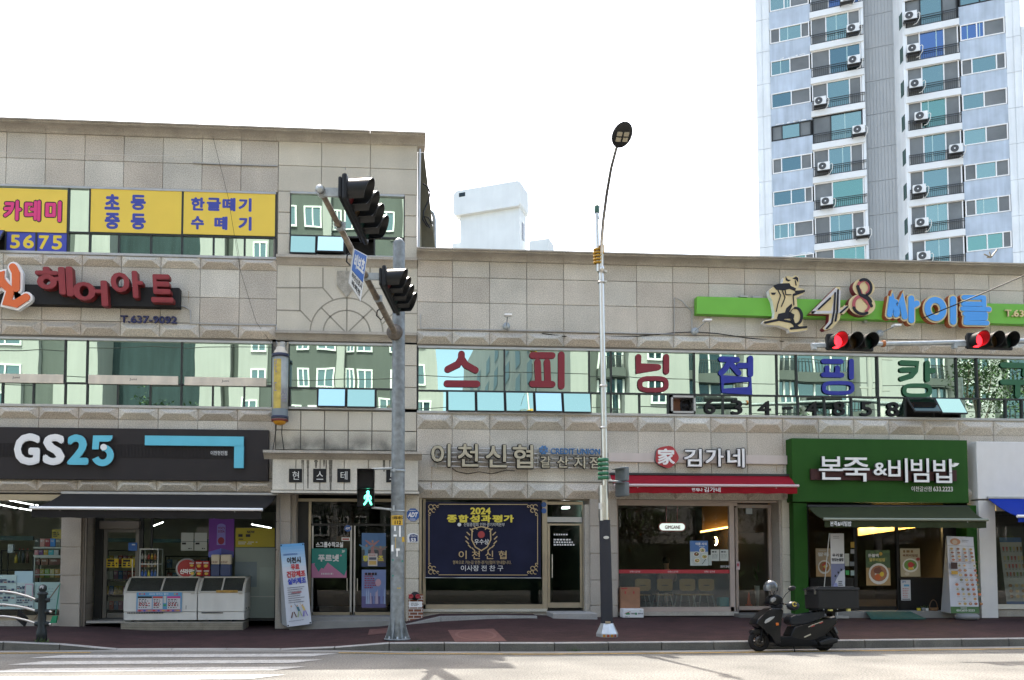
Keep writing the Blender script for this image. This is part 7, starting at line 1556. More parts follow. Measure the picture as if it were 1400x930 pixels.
sh = Sheet([(a[0], -.362, zz+.01), (a[1], -.362, zz+.01), (a[1], -.362, zz+.22), (a[0], -.362, zz+.22)]); G1 = (.03, .22, .08); sh.poly([(.12, .35), (.32, .35), (.32, .5), (.24, .62), (.12, .5)], G1); sh.poly([(.06, .5), (.34, .72), (.36, .66), (.08, .45)], (.3, .05, .05)); sh.disc(.62, .45, .05, .14, G1); sh.text('이천쌀', .36, .38, .56, .56, INK); sh.text('현미유', .72, .38, .96, .56, INK); sh.lines(.08, .12, .4, .2, 1, INK, 3); sh.lines(.8, .72, .94, .84, 2, (.1, .25, .12), 4); sh.build('print', WBX)
# ---- porridge restaurant posters and stands
Ypp = .14
def food(title, bg, c2, fc):
    def f(s): s.fill(0, .0, 1, .4, c2); s.text(title, .12, .72, .86, .86, WHT, .04); s.lines(.2, .9, .8, .96, 1, (.45, .42, .34), 4, .8); s.bowl(.52, .34, .40, .62, fc)
    return f
poster('brown soup bowl poster in the porridge restaurant window behind the slim white banner', 1115.5, 750, 1137, 788.5, Ypp, (.38, .30, .20), food('팥죽', 0, (.42, .26, .12), (.30, .16, .06)))
def f_pork(s): s.fill(0, .0, 1, .5, (.38, .24, .10)); s.fill(0, .5, 1, 1, (.045, .085, .03)); [s.disc(random.Random(i).uniform(.05, .95), random.Random(i+50).uniform(.55, .97), .08, .05, (.07, .13, .04)) for i in range(14)]; s.text('돈불백', .08, .80, .52, .90, WHT, .04); s.text('열무비빔밥', .12, .68, .78, .78, (.5, .42, .1), .04); s.disc(.6, .9, .07, .05, (.5, .3, .03)); s.bowl(.50, .33, .42, .72, (.32, .13, .06)); s.disc(.45, .24, .13, .09, (.5, .1, .02)); s.disc(.62, .32, .09, .07, (.6, .42, .03)); s.disc(.44, .42, .16, .09, (.16, .05, .03))
poster('large green and orange rice bowl poster on the porridge restaurant door', 1184, 752.5, 1217, 800.5, Ypp, (.10, .12, .05), f_pork)
def f_green2(s): s.lines(.15, .84, .85, .95, 1, (.16, .09, .03), 4, .8); s.text('육회비빔밥', .12, .70, .90, .80, (.14, .06, .02), .04); s.bowl(.5, .40, .40, .62, (.12, .24, .05)); s.disc(.5, .42, .15, .10, (.4, .03, .03)); s.disc(.88, .62, .1, .06, (.3, .04, .03)); s.disc(.3, .1, .12, .06, (.5, .45, .35))
poster('tan rice bowl poster in the window right of the porridge restaurant door', 1231, 750, 1258, 788.5, Ypp, (.38, .33, .22), f_green2)
poster('narrow white notice with blue heading low beside the porridge restaurant door', 1232, 793, 1245, 821, .14, (.50, .52, .55), lambda s: (s.text('공지', .12, .86, .5, .96, (.03, .12, .3)), s.fill(.3, .68, .85, .78, (.1, .3, .5)), s.lines(.15, .12, .85, .62, 6, (.4, .08, .08), 6, .35), s.fill(.08, .03, .92, .08, (.15, .15, .17))), 'notice', 'notice')
for i, (x0, y0, x1, y1, c) in enumerate(((1163, 741, 1168, 749, (.45, .28, .03)), (1163, 751, 1168, 757, (.3, .3, .32)), (1155, 757, 1161, 774, (.40, .42, .38)), (1162, 768, 1168, 774, (.16, .18, .2)), (1156, 780, 1161, 786, (.03, .3, .08)), (1163, 780, 1168, 787, (.3, .4, .4)))):
    lab = ['amber', 'grey', 'long white', 'dark', 'green', 'pale blue'][i]; b = MB(); bx(b, x0, y0, x1, y1, Ypp, .004); b.build('sticker', FC(c), label=f'{lab} sticker on the glass beside the porridge restaurant door frame', cat='sticker', group='stickers beside the porridge restaurant door')
SB = empty('standing_banner', W(1146, 810, -.55), 'slim white and violet standing banner with two black stars behind the scooter box', 'standing banner'); Ysb = -.50
def f_st(s): s.lines(.2, .90, .8, .96, 2, (.25, .25, .25), 3, .4); s.text('우리쌀', .1, .58, .9, .64, INK, .04); s.text('맛있는쌀밥', .06, .50, .94, .56, INK, .04); s.fill(0, 0, 1, .46, (.14, .15, .24)); s.poly([(.1, 0), (1, 0), (1, .36), (.7, .32), (.4, .2), (.15, .06)], (.44, .45, .48)); [s.poly([(u+.11*(1 if k % 2 else .45)*math.cos(R(90+36*k)), v+.034*(1 if k % 2 else .45)*math.sin(R(90+36*k))) for k in range(10)], INK) for u, v in ((.3, .24), (.52, .30), (.74, .35))]; s.disc(.3, .05, .16, .07, (.22, .24, .44)); s.lines(.5, .06, .9, .16, 3, INK, 3)
sh_ = pcorners(1136, 729.5, 1154.5, 806, Ysb); b = MB(); b.box(sh_[0][0], sh_[1][0], Ysb, Ysb+.006, sh_[0][2], sh_[2][2]); b.build('sheet', FC((.50, .50, .50)), SB); s = Sheet(sh_); f_st(s); s.build('print', SB)
b = MB(); b.tube([W(1134, 729, Ysb+.02), W(1127, 800, Ysb+.02), W(1126, 844, Ysb)], .012, 6); b.tube([W(1145, 806, Ysb+.02), W(1145, 842, Ysb+.02)], .012, 6); b.box(W(1135, 843, Ysb).x, W(1156, 843, Ysb).x, Ysb-.15, Ysb+.15, Z(1146, 845, Ysb), Z(1146, 842, Ysb)); b.build('stand_pole', ALU, SB)
MN = empty('menu_banner', W(1318, 840, -.5), 'tall white menu banner of many small dishes with a green foot before the green pier', 'standing banner'); mc = [W(1300, 838.5, -.62), W(1339, 838.5, -.55), W(1330.5, 734.5, -.42), W(1294.5, 733, -.48)]
def f_menu(s):
    s.fill(0, 0, 1, .085, (.05, .13, .035)); s.text('031)633-2223', .2, .015, .84, .05, WHT, .03); s.lines(.35, .06, .65, .075, 1, WHT, 3, .7); s.disc(.3, .93, .2, .045, (.45, .22, .12)); s.disc(.28, .925, .10, .03, (.5, .4, .3)); s.lines(.55, .92, .85, .96, 2, (.2, .2, .2), 5, .45, (.4, .9), .4); s.fill(0, .875, 1, .878, (.1, .1, .1))
    rr = random.Random(11); cols = [(.32, .10, .04), (.42, .28, .08), (.20, .07, .04), (.45, .12, .04), (.5, .42, .28), (.14, .16, .06)]
    for j, v in enumerate((.835, .785, .735, .69)):
        for i in range(4): u = .14+i*.235; s.disc(u, v, .075, .021, (.55, .53, .5)); s.disc(u, v, .058, .014, rr.choice(cols[:3])); s.lines(u-.08, v-.028, u+.08, v-.020, 1, INK, j*9+i, .7, (.5, 1), .5)
    s.fill(.02, .57, .26, .655, (.05, .025, .02)); s.fill(.02, .50, .26, .545, (.45, .25, .02)); s.fill(0, .665, 1, .670, (.42, .22, .16))
    for j in range(9):
        for i in range(5):
            v = .615-j*.062; u = .14+i*.185
            if u < .3 and v > .48: continue
            if rr.random() < .85: s.disc(u, v, .06, .018, rr.choice(cols)); s.disc(u, v+.002, .03, .008, rr.choice(cols))
            s.lines(u-.07, v+.022, u+.08, v+.034, 1, (.2, .2, .2), j*7+i, .6, (.5, 1), .5)
B = Bil(*mc); b = MB(); vs = [B @ Vector(p) for p in ((0, 0, 0), (1, 0, 0), (1, 0, 1), (0, 0, 1), (0, .008, 0), (1, .008, 0), (1, .008, 1), (0, .008, 1))]; b.add(vs, [(0, 1, 2, 3), (7, 6, 5, 4), (0, 4, 5, 1), (1, 5, 6, 2), (2, 6, 7, 3), (3, 7, 4, 0)]); b.build('sheet', FC((.55, .56, .60)), MN); s = Sheet(mc); f_menu(s); s.build('print', MN)
b = MB(); q0, q1 = mc[3]+Vector((0, .01, 0)), mc[0]+Vector((0, .01, 0)); q2 = W(1287, 836, -.25); b.add([q0, q1, q2, W(1292, 760, -.35)], [(3, 2, 1, 0)]); b.build('rear_panel', FC((.34, .35, .37)), MN)
b = MB(); b.tube([q0, q2], .012, 6); b.tube([q1, q2], .010, 6); b.tube([mc[2]+Vector((0, .01, 0)), W(1332, 838, -.2)], .012, 6); b.build('rear_strut', ALU, MN)
b = MB(); c = W(1322, 845, -.7); c.z = pave_z(c.x, c.y); b.lathe([(0, 0), (.22, 0), (.26, .04), (.26, .10), (.2, .14), (0, .14)], c, 20); b.build('water_weight', FC((.20, .20, .20)), MN)
b = MB(); q = [W(1183, 836.5, -.2), W(1243, 836.5, -.2), W(1266, 847.5, -.75), W(1191, 848.5, -.75)]
for v, (x, y) in zip(q, ((0, 0),)*4): v.z = pave_z(v.x, v.y)+.03 if v.y < -.5 else Z(1210, 836, -.2)+.015
b.add([q[0], q[3], q[2], q[1]]+[v+Vector((0, 0, -.02)) for v in (q[0], q[3], q[2], q[1])], [(0, 1, 2, 3), (0, 4, 5, 1), (1, 5, 6, 2), (2, 6, 7, 3)]); b.build('door_ramp_mat', mat('mat_green', (.015, .075, .06), .8, var=.15, vscale=8), label='dark green ramp mat before the porridge restaurant door', cat='mat')
for px, py, c, l, r_ in ((1256, 836.5, (.46, .36, .02), 'yellow', .05), (1262, 836, (.20, .21, .22), 'grey', .042), (1267, 836.5, (.5, .5, .47), 'white', .045)):
    o = empty('flower_pot', W(px, py, -.1), f'small {l} flower pot with a sprig on the porridge restaurant step', 'flower pot', 'small pots on the restaurant step'); q = W(px, py, -.1); b = MB(); b.lathe([(0, 0), (r_*.8, 0), (r_, .09), (r_*.85, .09), (0, .075)], q, 14); b.build('pot', FC(c), o)
    b = MB(); rr = random.Random(px)
    for k in range(14): a = rr.uniform(0, 6.28); t = q+Vector((0, 0, .08)); e = t+Vector((.06*math.cos(a), .06*math.sin(a), rr.uniform(.02, .09))); s_ = Vector((-math.sin(a), math.cos(a), 0))*.012; b.add([t, (t+e)/2+s_, e, (t+e)/2-s_], [(0, 1, 2, 3)])
    b.build('sprig', FC((.03, .07, .02)), o)
BK = empty('basket', W(1276, 836, -.1), 'brown wicker basket with a tall handle on the porridge restaurant step', 'basket'); q = W(1276.5, 836.5, -.1); b = MB(); b.lathe([(0, 0), (.09, 0), (.11, .10), (.09, .10), (.08, .02)], q, 16); b.build('bowl', mat('wicker', (.14, .075, .03), .8, var=.3, vscale=30), BK); b = MB(); b.tube([q+Vector((.1*math.cos(R(a)), 0, .09+.20*math.sin(R(a)))) for a in range(0, 181, 15)], .010, 6); b.build('handle', FC((.12, .065, .03)), BK)
MC = empty('menu_stand', W(1380, 830, .5), 'tall white drinks menu stand behind the window of the white shop', 'standing banner'); cc = [W(1376.5, 827, .5), W(1404, 827, .5), W(1396, 735, .7), W(1366, 735, .7)]
def f_cafe(s):
    s.fill(0, .93, 1, 1, (.05, .12, .3)); s.fill(0, 0, 1, .05, (.05, .12, .3)); rr = random.Random(3)
    for j, v in enumerate((.80, .66, .54, .42)):
        for i in range(6): u = .10+i*.16; s.poly([(u, v), (u+.06, v), (u+.075, v+.06), (u-.015, v+.06)], rr.choice([(.2, .1, .05), (.35, .1, .12), (.15, .22, .1), (.42, .34, .2)])); s.lines(u-.02, v-.02, u+.08, v-.01, 1, INK, i+j*7, .7)
    for j, v in enumerate((.28, .20, .12)):
        for i in range(3): s.disc(.2+i*.3, v, .09, .025, rr.choice([(.36, .22, .08), (.2, .1, .04), (.4, .3, .16)]))
B = Bil(*cc); b = MB(); b.add([B @ Vector(p) for p in ((0, 0, 0), (1, 0, 0), (1, 0, 1), (0, 0, 1))], [(0, 1, 2, 3)]); b.build('sheet', FC((.34, .36, .37)), MC); s = Sheet(cc); f_cafe(s); s.build('print', MC)
# ================================================================== signal pole with its arm, heads and boards
GALVP = mat('galvanised_pole', (.20, .22, .228), .5, .3, var=.28, vscale=9, streak=.2)
SPX, SPY = .15, -3.95; pz = pave_z(SPX, SPY)
SPO = empty('signal_pole', (SPX, SPY, pz), 'stout galvanised signal pole with a long slanting arm and torn stickers', 'signal pole')
ztp = Z(541, 329, SPY); b = MB(); b.tube([(SPX, SPY, pz), (SPX, SPY, 3.5), (SPX, SPY, ztp-.06)], [.137, .13, .118], 20); b.lathe([(.118, ztp-.06), (.122, ztp-.05), (.06, ztp+.03), (0, ztp+.06)], (SPX, SPY, 0), 20); b.build('pole', GALVP, SPO)
b = MB()
for k in range(8):
    a = R(k*45+22); d = Vector((math.cos(a), math.sin(a), 0)); t = Vector((-d.y, d.x, 0))*.006; o_ = Vector((SPX, SPY, pz))
    q = [o_+d*.125, o_+d*.245, o_+d*.245+Vector((0, 0, .03)), o_+d*.13+Vector((0, 0, .42))]
    b.add([v-t for v in q]+[v+t for v in q], [(0, 1, 2, 3), (7, 6, 5, 4), (1, 5, 6, 2), (2, 6, 7, 3)])
b.build('base_gusset', GALVP, SPO)
b = MB(); b.lathe([(0, .0), (.25, .0), (.25, .025), (0, .025)], (SPX, SPY, pz), 24); b.build('base_plate', GALVP, SPO)
b = MB(); [b.lathe([(.018, 0), (.018, .05), (0, .05)], (SPX+.21*math.cos(R(k*45)), SPY+.21*math.sin(R(k*45)), pz+.02), 8) for k in range(8)]; b.build('base_bolt', GALV, SPO)
AB = W(540, 455, SPY-.1); AT_ = W(437, 258, -9.5)
RUST = mat('rusty_arm', (.20, .165, .125), .6, .3, var=.4, vscale=7)
b = MB(); b.tube([AB, AB+(AT_-AB)*.5, AT_], [.062, .050, .036], 14); b.build('arm', RUST, SPO)
b = MB(); D_ = (AT_-AB).normalized(); Mq = D_.to_track_quat('Z', 'Y').to_matrix().to_4x4(); b.lathe([(0, -.06), (.155, -.06), (.155, .0), (.11, .0), (.10, .05), (.06, .07), (0, .07)], AB+D_*.06, 20, M=Mq); b.build('arm_flange', mat('flange_rust', (.11, .095, .08), .7, .2, var=.3, vscale=10), SPO)
b = MB(); b.lathe([(.038, -.03), (.048, -.03), (.048, .02), (0, .03)], AT_, 14, M=Mq); b.build('arm_cap', GALV, SPO)
b = MB()
for (f0, f1) in ((.60, .66), (.18, .24)):
    p0, p1 = AB+(AT_-AB)*f0, AB+(AT_-AB)*f1; dn = Vector((-.08, 0, -.05)); b.tube([p0, p0+dn+Vector((0, 0, -.05)), (p0+p1)/2+dn*1.6, p1+dn, p1], .012, 6)
b.build('arm_cable', BLACK, SPO)
def sticker(x0, y0, x1, y1, m, name='sticker', rows=None, lab=None):
    b = MB(); r_ = .1345; n = 8; vs = []
    for i in range(n+1):
        px = x0+(x1-x0)*i/n; u = max(-.98, min(.98, (X(px, y0, SPY)-SPX)/r_)); a = math.asin(u)
        for py in (y1, y0): vs.append((SPX+r_*math.sin(a), SPY-r_*math.cos(a), Z(540, py, SPY-.13)))
    b.add(vs, [(2*i, 2*i+2, 2*i+3, 2*i+1) for i in range(n)]); o = b.build(name, m, SPO)
    if lab: o['label'] = lab
    return o
sticker(534.5, 704.5, 550.5, 718, flat('sticker_yellow', (.55, .33, .02), .5), lab='yellow sticker with black print')
b = MB(); zz = Z(540, 711, SPY-.13); text(b, '신호등고장신고', (SPX-.105, SPX+.105, Z(540, 710, SPY-.14), Z(540, 705.8, SPY-.14)), SPY-.137, .003, .03); text(b, '112', (SPX-.06, SPX+.06, Z(540, 717, SPY-.14), Z(540, 711.8, SPY-.14)), SPY-.137, .003, .03); b.build('sticker_print', BLACK, SPO)
for i, (x0, y0, x1, y1) in enumerate(((539, 719, 541, 726), (545.5, 719, 547.8, 734), (538, 731, 542.5, 733.5), (541.5, 750, 546.5, 753), (542, 752, 543.6, 761), (535, 745, 538, 754))): sticker(x0, y0, x1, y1, WHITE, 'torn_paper')
sticker(549.5, 734, 553, 741, bpy.data.materials['sticker_yellow'])
sticker(540, 735, 541.5, 750, FC((.35, .26, .1)), 'torn_paper'); sticker(543, 803.5, 548, 805, FC((.5, .34, .03)), 'torn_paper')
for x, y in ((536, 764.5), (549, 766), (536, 786)): sticker(x, y, x+2.2, y+2.4, FC((.02, .2, .14)), 'torn_paper')
b = MB(); b.lathe([(.136, 0), (.142, 0), (.142, .05), (.136, .05)], (SPX, SPY, Z(540, 646, SPY)), 20); b.lathe([(.136, 0), (.142, 0), (.142, .03), (.136, .03)], (SPX, SPY, Z(540, 700, SPY)), 20); b.box(SPX-.09, SPX-.05, SPY-.17, SPY-.13, Z(540, 646, SPY)-.01, Z(540, 646, SPY)+.06); b.box(SPX-.1, SPX-.06, SPY-.17, SPY-.13, Z(540, 696, SPY)-.05, Z(540, 694, SPY)+.03); b.build('pole_band', GALV, SPO)
# ---- traffic signal heads
HOUS = mat('signal_housing', (.012, .013, .014), .45); LENS = {c: mat('lens_'+c, v, .35) for c, v in (('red', (.05, .004, .004)), ('amber', (.022, .012, .003)), ('green', (.003, .014, .010)))}
LREDON = mat('lens_red_lit', (.6, .02, .02), .3, emit=(1, .012, .02, 1.6))
VIS = mat('visor_black', (.016, .017, .018), .32)
def signal_head(o, origin, ax, face, n, lit=None, pitch=.355, order=('red', 'amber', 'green', 'green'), vis=.27):
    """row of n lenses along ax, looking along face; origin = first lens"""
    up = Vector((0, 0, 1)); origin = Vector(origin); ax = Vector(ax).normalized(); face = (Vector(face)-ax*Vector(face).dot(ax)).normalized(); up = face.cross(ax).normalized(); up = up if up.z > 0 else -up
    M = Matrix((ax, -face, up)).transposed().to_4x4(); M.translation = origin
    b = MB(); L_ = pitch*(n-1); b.box(-.175, L_+.175, -.0, .07, -.175, .175, 0, .03, M=M); b.box(-.16, L_+.16, .07, .12, -.14, .14, 0, .04, M=M); b.build('housing', HOUS, o)
    Mf = M @ Matrix.Rotation(R(90), 4, 'X')     # local z of lathe -> -y local = outwards
    for i in range(n):
        c = M @ Vector((i*pitch, 0, 0)); Mi = Mf.to_3x3().to_4x4(); col = order[i]
        b = MB(); b.lathe([(.145, .004), (.12, .025), (.07, .045), (0, .052)], c, 22, M=Mi); b.build('lens', LREDON if lit == i else LENS[col], o)
        b = MB(); vs = []; k = 26
        for j in range(k+1):
            a = R(-148+296*j/k+90); ln = vis*(1-.0*abs(j/k-.5)); q = [Vector((i*pitch+.155*math.cos(a), -.0, .155*math.sin(a))), Vector((i*pitch+.155*math.cos(a), -ln*(.62+.38*max(0, (math.sin(a)+.8)/1.8)), .155*math.sin(a)))]
            q += [Vector((v.x-.008*math.cos(a), v.y, v.z-.008*math.sin(a))) for v in q[::-1]]; vs += [M @ v for v in q]
        fs = []
        for j in range(k):
            for e in range(4): fs.append((4*j+e, 4*j+(e+1) % 4, 4*j+4+(e+1) % 4, 4*j+4+e))
        b.add(vs, fs, 0, False); b.add(vs[:4], [(0, 1, 2, 3)]); b.build('visor', VIS, o)
    return M
ad = (AB-AT_).normalized()
def arm_at(y): t = (y-AB.y)/(AT_.y-AB.y); return AB+(AT_-AB)*t
for (ya_, lab, yy) in ((-9.42, 'nearest black four lamp traffic light at the tip of the slanting arm', 0), (-6.75, 'black four lamp traffic light on the slanting arm next to the grey pole', 1)):
    p = arm_at(ya_); org = p+Vector((.36, .05, -.03 if yy else .03)); o = empty('traffic_light', org, lab, 'traffic light', 'four lamp traffic lights on the slanting arm')
    M = signal_head(o, org, ad, (1, .10, .0), 4, vis=.32, pitch=.34)
    b = MB()
    for q in (.0, .95): b = MB(); a0 = p+ad*q; b.box(a0.x-.02, org.x-.1, a0.y-.02, a0.y+.02, a0.z-.06, a0.z+.05); b.lathe([(.062, -.05), (.062, .05)], a0, 12, M=Mq); b.build('bracket', GALV, o)
    b = MB(); k = ad*1.2; b.add([org+v for v in (Vector((-.02, 0, .20))-ad*.2, Vector((-.02, 0, .20))-ad*.14, Vector((-.02, 0, .24))-ad*.17)], [(0, 1, 2)]); b.build('fin', HOUS, o)
BS = [W(477, 387, -8.0), W(493, 412, -7.45), W(502, 349.5, -7.45), W(484, 340, -8.0)]
def f_b(s): s.fill(.0, .0, 1, 1, (.60, .61, .60)); s.fill(.04, .40, .96, .98, (.02, .10, .36)); s.text('비보호', .12, .52, .90, .90, WHT, .045); s.text('직진신호시', .08, .22, .92, .36, INK, .03); s.text('좌회전', .15, .05, .85, .18, INK, .03); s.fill(.04, .385, .96, .395, INK)
poster('blue and white unprotected left turn board hung from the slanting signal arm', 0, 0, 0, 0, 0, (.42, .43, .43), f_b, 'road_sign', 'road sign', corners=BS, thick=.012)
# pedestrian signal
PS = empty('pedestrian_signal', W(500, 667, -4.05), 'black pedestrian signal with a lit green walking figure on the grey pole', 'pedestrian signal'); Yps = -4.10
b = MB(); bx(b, 488, 642, 512, 667.5, Yps, .2, 0, .025); bx(b, 488, 668, 512, 692.5, Yps, .2, 0, .025); b.build('housing', HOUS, PS)
for (y0, y1) in ((642.5, 667), (668.5, 692)):
    a = rect(488.5, y0, 511.5, y1, Yps); b = MB(); d = .22; t = .008
    b.add([(a[0], Yps, a[3]), (a[1], Yps, a[3]), (a[1], Yps-d, a[3]+.0), (a[0], Yps-d, a[3])]+[(a[0], Yps, a[3]-t), (a[1], Yps, a[3]-t), (a[1], Yps-d, a[3]-t), (a[0], Yps-d, a[3]-t)], [(0, 1, 2, 3), (7, 6, 5, 4), (3, 2, 6, 7)])
    for e, g in ((a[0], t), (a[1]-t, t)): b.add([(e+q, yy, zz) for q in (0, g) for yy, zz in ((Yps, a[3]), (Yps-d, a[3]), (Yps-.03, a[2]+.02), (Yps, a[2]+.02))], [(3, 2, 1, 0), (4, 5, 6, 7), (0, 1, 5, 4), (1, 2, 6, 5), (2, 3, 7, 6)])
    b.build('visor', VIS, PS)
b = MB(); bx(b, 490, 644, 510, 665.5, Yps-.003, .004); bx(b, 490, 670.5, 510, 690.5, Yps-.003, .004); b.build('dark_lens', FC((.012, .012, .014)), PS)
GM = mat('walking_green', (.05, .6, .45), .4, emit=(.10, 1, .62, 1.3)); Pp = lambda x, y: P(x, y, Yps-.012)
b = MB(); yb = Yps-.012; ribbon(b, ring(*Pp(503, 672.8), .015, .015, 10), .012, yb, yb+.008, closed=True)
for L, r_ in (([(503, 675.5), (502.6, 681)], .028), ([(503.6, 676.5), (506.5, 679), (507, 682)], .013), ([(502, 676.5), (499, 678.5), (498.5, 681.5)], .013), ([(503, 681), (505.5, 685), (507.5, 689.5)], .017), ([(502.2, 681), (501, 685.5), (498, 689.5)], .017)): ribbon(b, [Pp(*p) for p in L], r_, yb, yb+.008)
b.build('walking_figure', GM, PS)
b = MB(); b.tube([W(508, 641.5, -4.0), W(536, 640.5, -4.0)], .022, 8); b.tube([W(508, 694, -4.0), W(536, 697, -4.0)], .02, 8); b.build('bracket', GALV, PS)
# ---- horizontal signals at the right
LRED = []
def right_head(x, y, lab, Yh=-3.4):
    c = W(x, y, Yh); o = empty('traffic_light', c, lab, 'traffic light', 'three lamp red traffic lights on the level arm')
    signal_head(o, c, (1, .04, .0), (-.05, -1, 0), 3, lit=0, pitch=.335, order=('red', 'amber', 'green')); b = MB(); b.box(c.x-.42, c.x-.17, Yh+.05, Yh+.12, c.z-.10, c.z-.04); b.box(c.x-.45, c.x-.38, Yh+.03, Yh+.13, c.z-.15, c.z-.07); b.build('bracket', GALV, o); return c
c1 = right_head(1142, 467.5, 'black three lamp traffic light lit red, under the ornate 48'); c2 = right_head(1334, 466, 'black three lamp traffic light lit red, cut by the right edge of the photo')
RP = empty('signal_pole', (16.6, -3.2, .2), 'grey signal pole whose level arm carries the red traffic lights at right', 'signal pole')
b = MB(); b.tube([(c1.x-.45, -3.28, W(1120, 472, -3.28).z), W(1210, 470.5, -3.28), W(1400, 466.5, -3.28), (16.6, -3.2, 6.15)], [.042, .047, .055, .08], 12); b.build('arm', GALV, RP)
b = MB(); b.tube([(16.6, -3.2, .1), (16.6, -3.2, 7)], [.15, .12], 16); b.build('pole', GALVP, RP)
b = MB(); q = W(1206, 470, -3.28); b.tube([q, q+Vector((.05, 0, 0))], .072, 10); b.build('rust_band', FC((.30, .10, .02)), RP)
# ---- street lamp
LX_, LY_ = 4.22, -3.85; lz = pave_z(LX_, LY_)
LP = empty('street_lamp', (LX_, LY_, lz), 'tall slim steel street lamp with green collar rings and a dark wrapped foot', 'street lamp')
zl_ = lambda y: Z(825, y, LY_); xl_ = lambda x, y: X(x, y, LY_); cxl = lambda y: xl_(818+(y-300)*(829-818)/560+.5, y)
top = Vector((xl_(814.5+2, 285), LY_, zl_(285)))
b = MB(); pts = [Vector((xl_(829, 850), LY_, lz+.1)), Vector((xl_(828.2, 712), LY_, zl_(712))), Vector((xl_(822, 380), LY_, zl_(380))), Vector((xl_(819.5, 350), LY_, zl_(350)))]
b.tube(pts, [.062, .060, .050, .048], 16); b.build('pole', STEEL, LP)
b = MB(); b.tube([Vector((xl_(817.5, 372), LY_-.02, zl_(372))), Vector((xl_(815.5, 288), LY_-.02, zl_(288)))], .036, 12); b.build('upper_tube', STEEL, LP)
b = MB(); q = Vector((xl_(815.4, 289), LY_-.02, zl_(289))); b.lathe([(.046, -.05), (.05, .0), (.05, .09), (.03, .11), (0, .11)], q, 14); b.build('green_cap', flat('cap_green', (.03, .09, .06), .5), LP)
YEL = flat('clamp_yellow', (.42, .23, .015), .5); b = MB(); q = Vector((xl_(816.5, 352), LY_-.02, zl_(352)))
for k in range(5): b.lathe([(.055, -.018), (.085, -.014), (.085, .014), (.055, .018)], q+Vector((0, 0, -.12+k*.065)), 16)
b.box(xl_(819, 345), xl_(824.5, 345), LY_-.1, LY_+.02, zl_(349), zl_(336.5), 0, .01); b.build('yellow_clamp', YEL, LP)
HY = LY_-2.3
arm = [Vector((xl_(821.5, 372), LY_-.05, zl_(372))), Vector((xl_(821.5, 350), LY_-.06, zl_(350)))]
for (x, y, f) in ((822.5, 330, .08), (825, 300, .22), (829.5, 265, .42), (835.5, 230, .66), (842, 205, .86), (845, 195, .95)): arm.append(W(x, y, LY_+(HY-LY_)*f))
b = MB(); b.tube(arm, [.032]*3+[.03, .03, .028, .026, .03], 10); b.build('curved_arm', STEEL, LP)
b = MB(); b.lathe([(0, -.02), (.045, 0), (.045, .08), (.03, .1)], Vector((xl_(822, 370), LY_-.05, zl_(372))), 12); b.build('arm_foot', STEEL, LP)
hc = W(850.5, 184.5, HY-.15); fw = (hc-arm[-1]).normalized(); fwh = Vector((fw.x, fw.y, 0)).normalized(); rt_ = Vector((-fwh.y, fwh.x, 0)); upv = Vector((0, 0, 1))
Mh = Matrix((rt_, fwh, upv)).transposed().to_4x4() @ Matrix.Rotation(R(30), 4, 'X')
b = MB(); b.ball(hc, .175, .245, .05, u=22, v=10, M=Mh); b.build('lamp_head', mat('lamp_black', (.02, .021, .022), .4), LP)
b = MB(); b.tube([arm[-1]-(arm[-1]-arm[-2])*.4, arm[-1]+fw*.12], [.04, .045], 10); b.build('lamp_neck', BLACK, LP)
b = MB()
for sx in (-.058, .058):
    for sy in (-.055, .045): b.box(sx-.042, sx+.042, sy-.036, sy+.036, -.058, -.040, M=Matrix.Translation(hc) @ Mh)
b.build('lamp_lens', mat('lamp_lens', (.34, .31, .23), .3), LP)
b = MB(); b.tube([W(819, 300, LY_-.03), W(820, 275, LY_-.3), W(824, 262, LY_-.6), W(827, 259, LY_-.9)], .008, 5); b.build('lamp_cable', GALV, LP)
GRR = flat('ring_green', (.02, .13, .06), .5); b = MB()
for y in (629, 635, 641, 647.5, 653.5): b.lathe([(.06, -.035), (.105, -.03), (.105, .03), (.06, .035)], Vector((xl_(824.8, y), LY_, zl_(y))), 18)
b.build('green_ring', GRR, LP)
b = MB(); b.tube([Vector((xl_(825, 664), LY_, zl_(664))), Vector((xl_(825.5, 712), LY_, zl_(712)))], .098, 18); b.build('control_box', STEEL, LP)
b = MB()
for y in (372, 386, 528, 585): b.lathe([(.05, -.02), (.068, -.02), (.068, .02), (.05, .02)], Vector((xl_(822+(y-380)*.012, y), LY_, zl_(y))), 14); b.box(xl_(825.5, y), xl_(829, y), LY_-.06, LY_-.02, zl_(y)-.02, zl_(y)+.02)
b.build('pole_clip', STEEL, LP)
b = MB(); b.tube([Vector((xl_(826.7, 711), LY_, zl_(711))), Vector((xl_(829.8, 852), LY_, zl_(852)))], [.105, .118], 18); b.build('wrap', mat('wrap_dark', (.035, .036, .042), .75, bump=.4, bscale=150), LP)
b = MB(); q = Vector((xl_(830, 852), LY_, 0)); b.lathe([(.12, zl_(852)), (.13, zl_(853)), (.205, zl_(864.5)), (.215, zl_(866)), (.215, zl_(870.5)), (.19, zl_(873)), (.18, lz), (0, lz)][::-1], q, 8, sm=False); b.build('base_cover', mat('cover_steel', (.50, .52, .52), .35, .6, var=.12, vscale=9), LP)
for k, c in enumerate(((.45, .20, .02), (.30, .06, .03), (.45, .20, .02), (.30, .06, .03))):
    a0 = R(-118+k*20-8); b = MB(); vs = [(q.x+.218*math.cos(a), q.y+.218*math.sin(a), z) for a in (a0, a0+R(13)) for z in (zl_(870), zl_(866.5))]; b.add(vs, [(0, 2, 3, 1)]); b.build('reflector', FC(c), LP)
b = MB(); b.box(xl_(825.5, 850), xl_(832.5, 850), LY_-.125, LY_-.11, zl_(852), zl_(849)); b.build('name_plate', FC((.35, .28, .18)), LP)
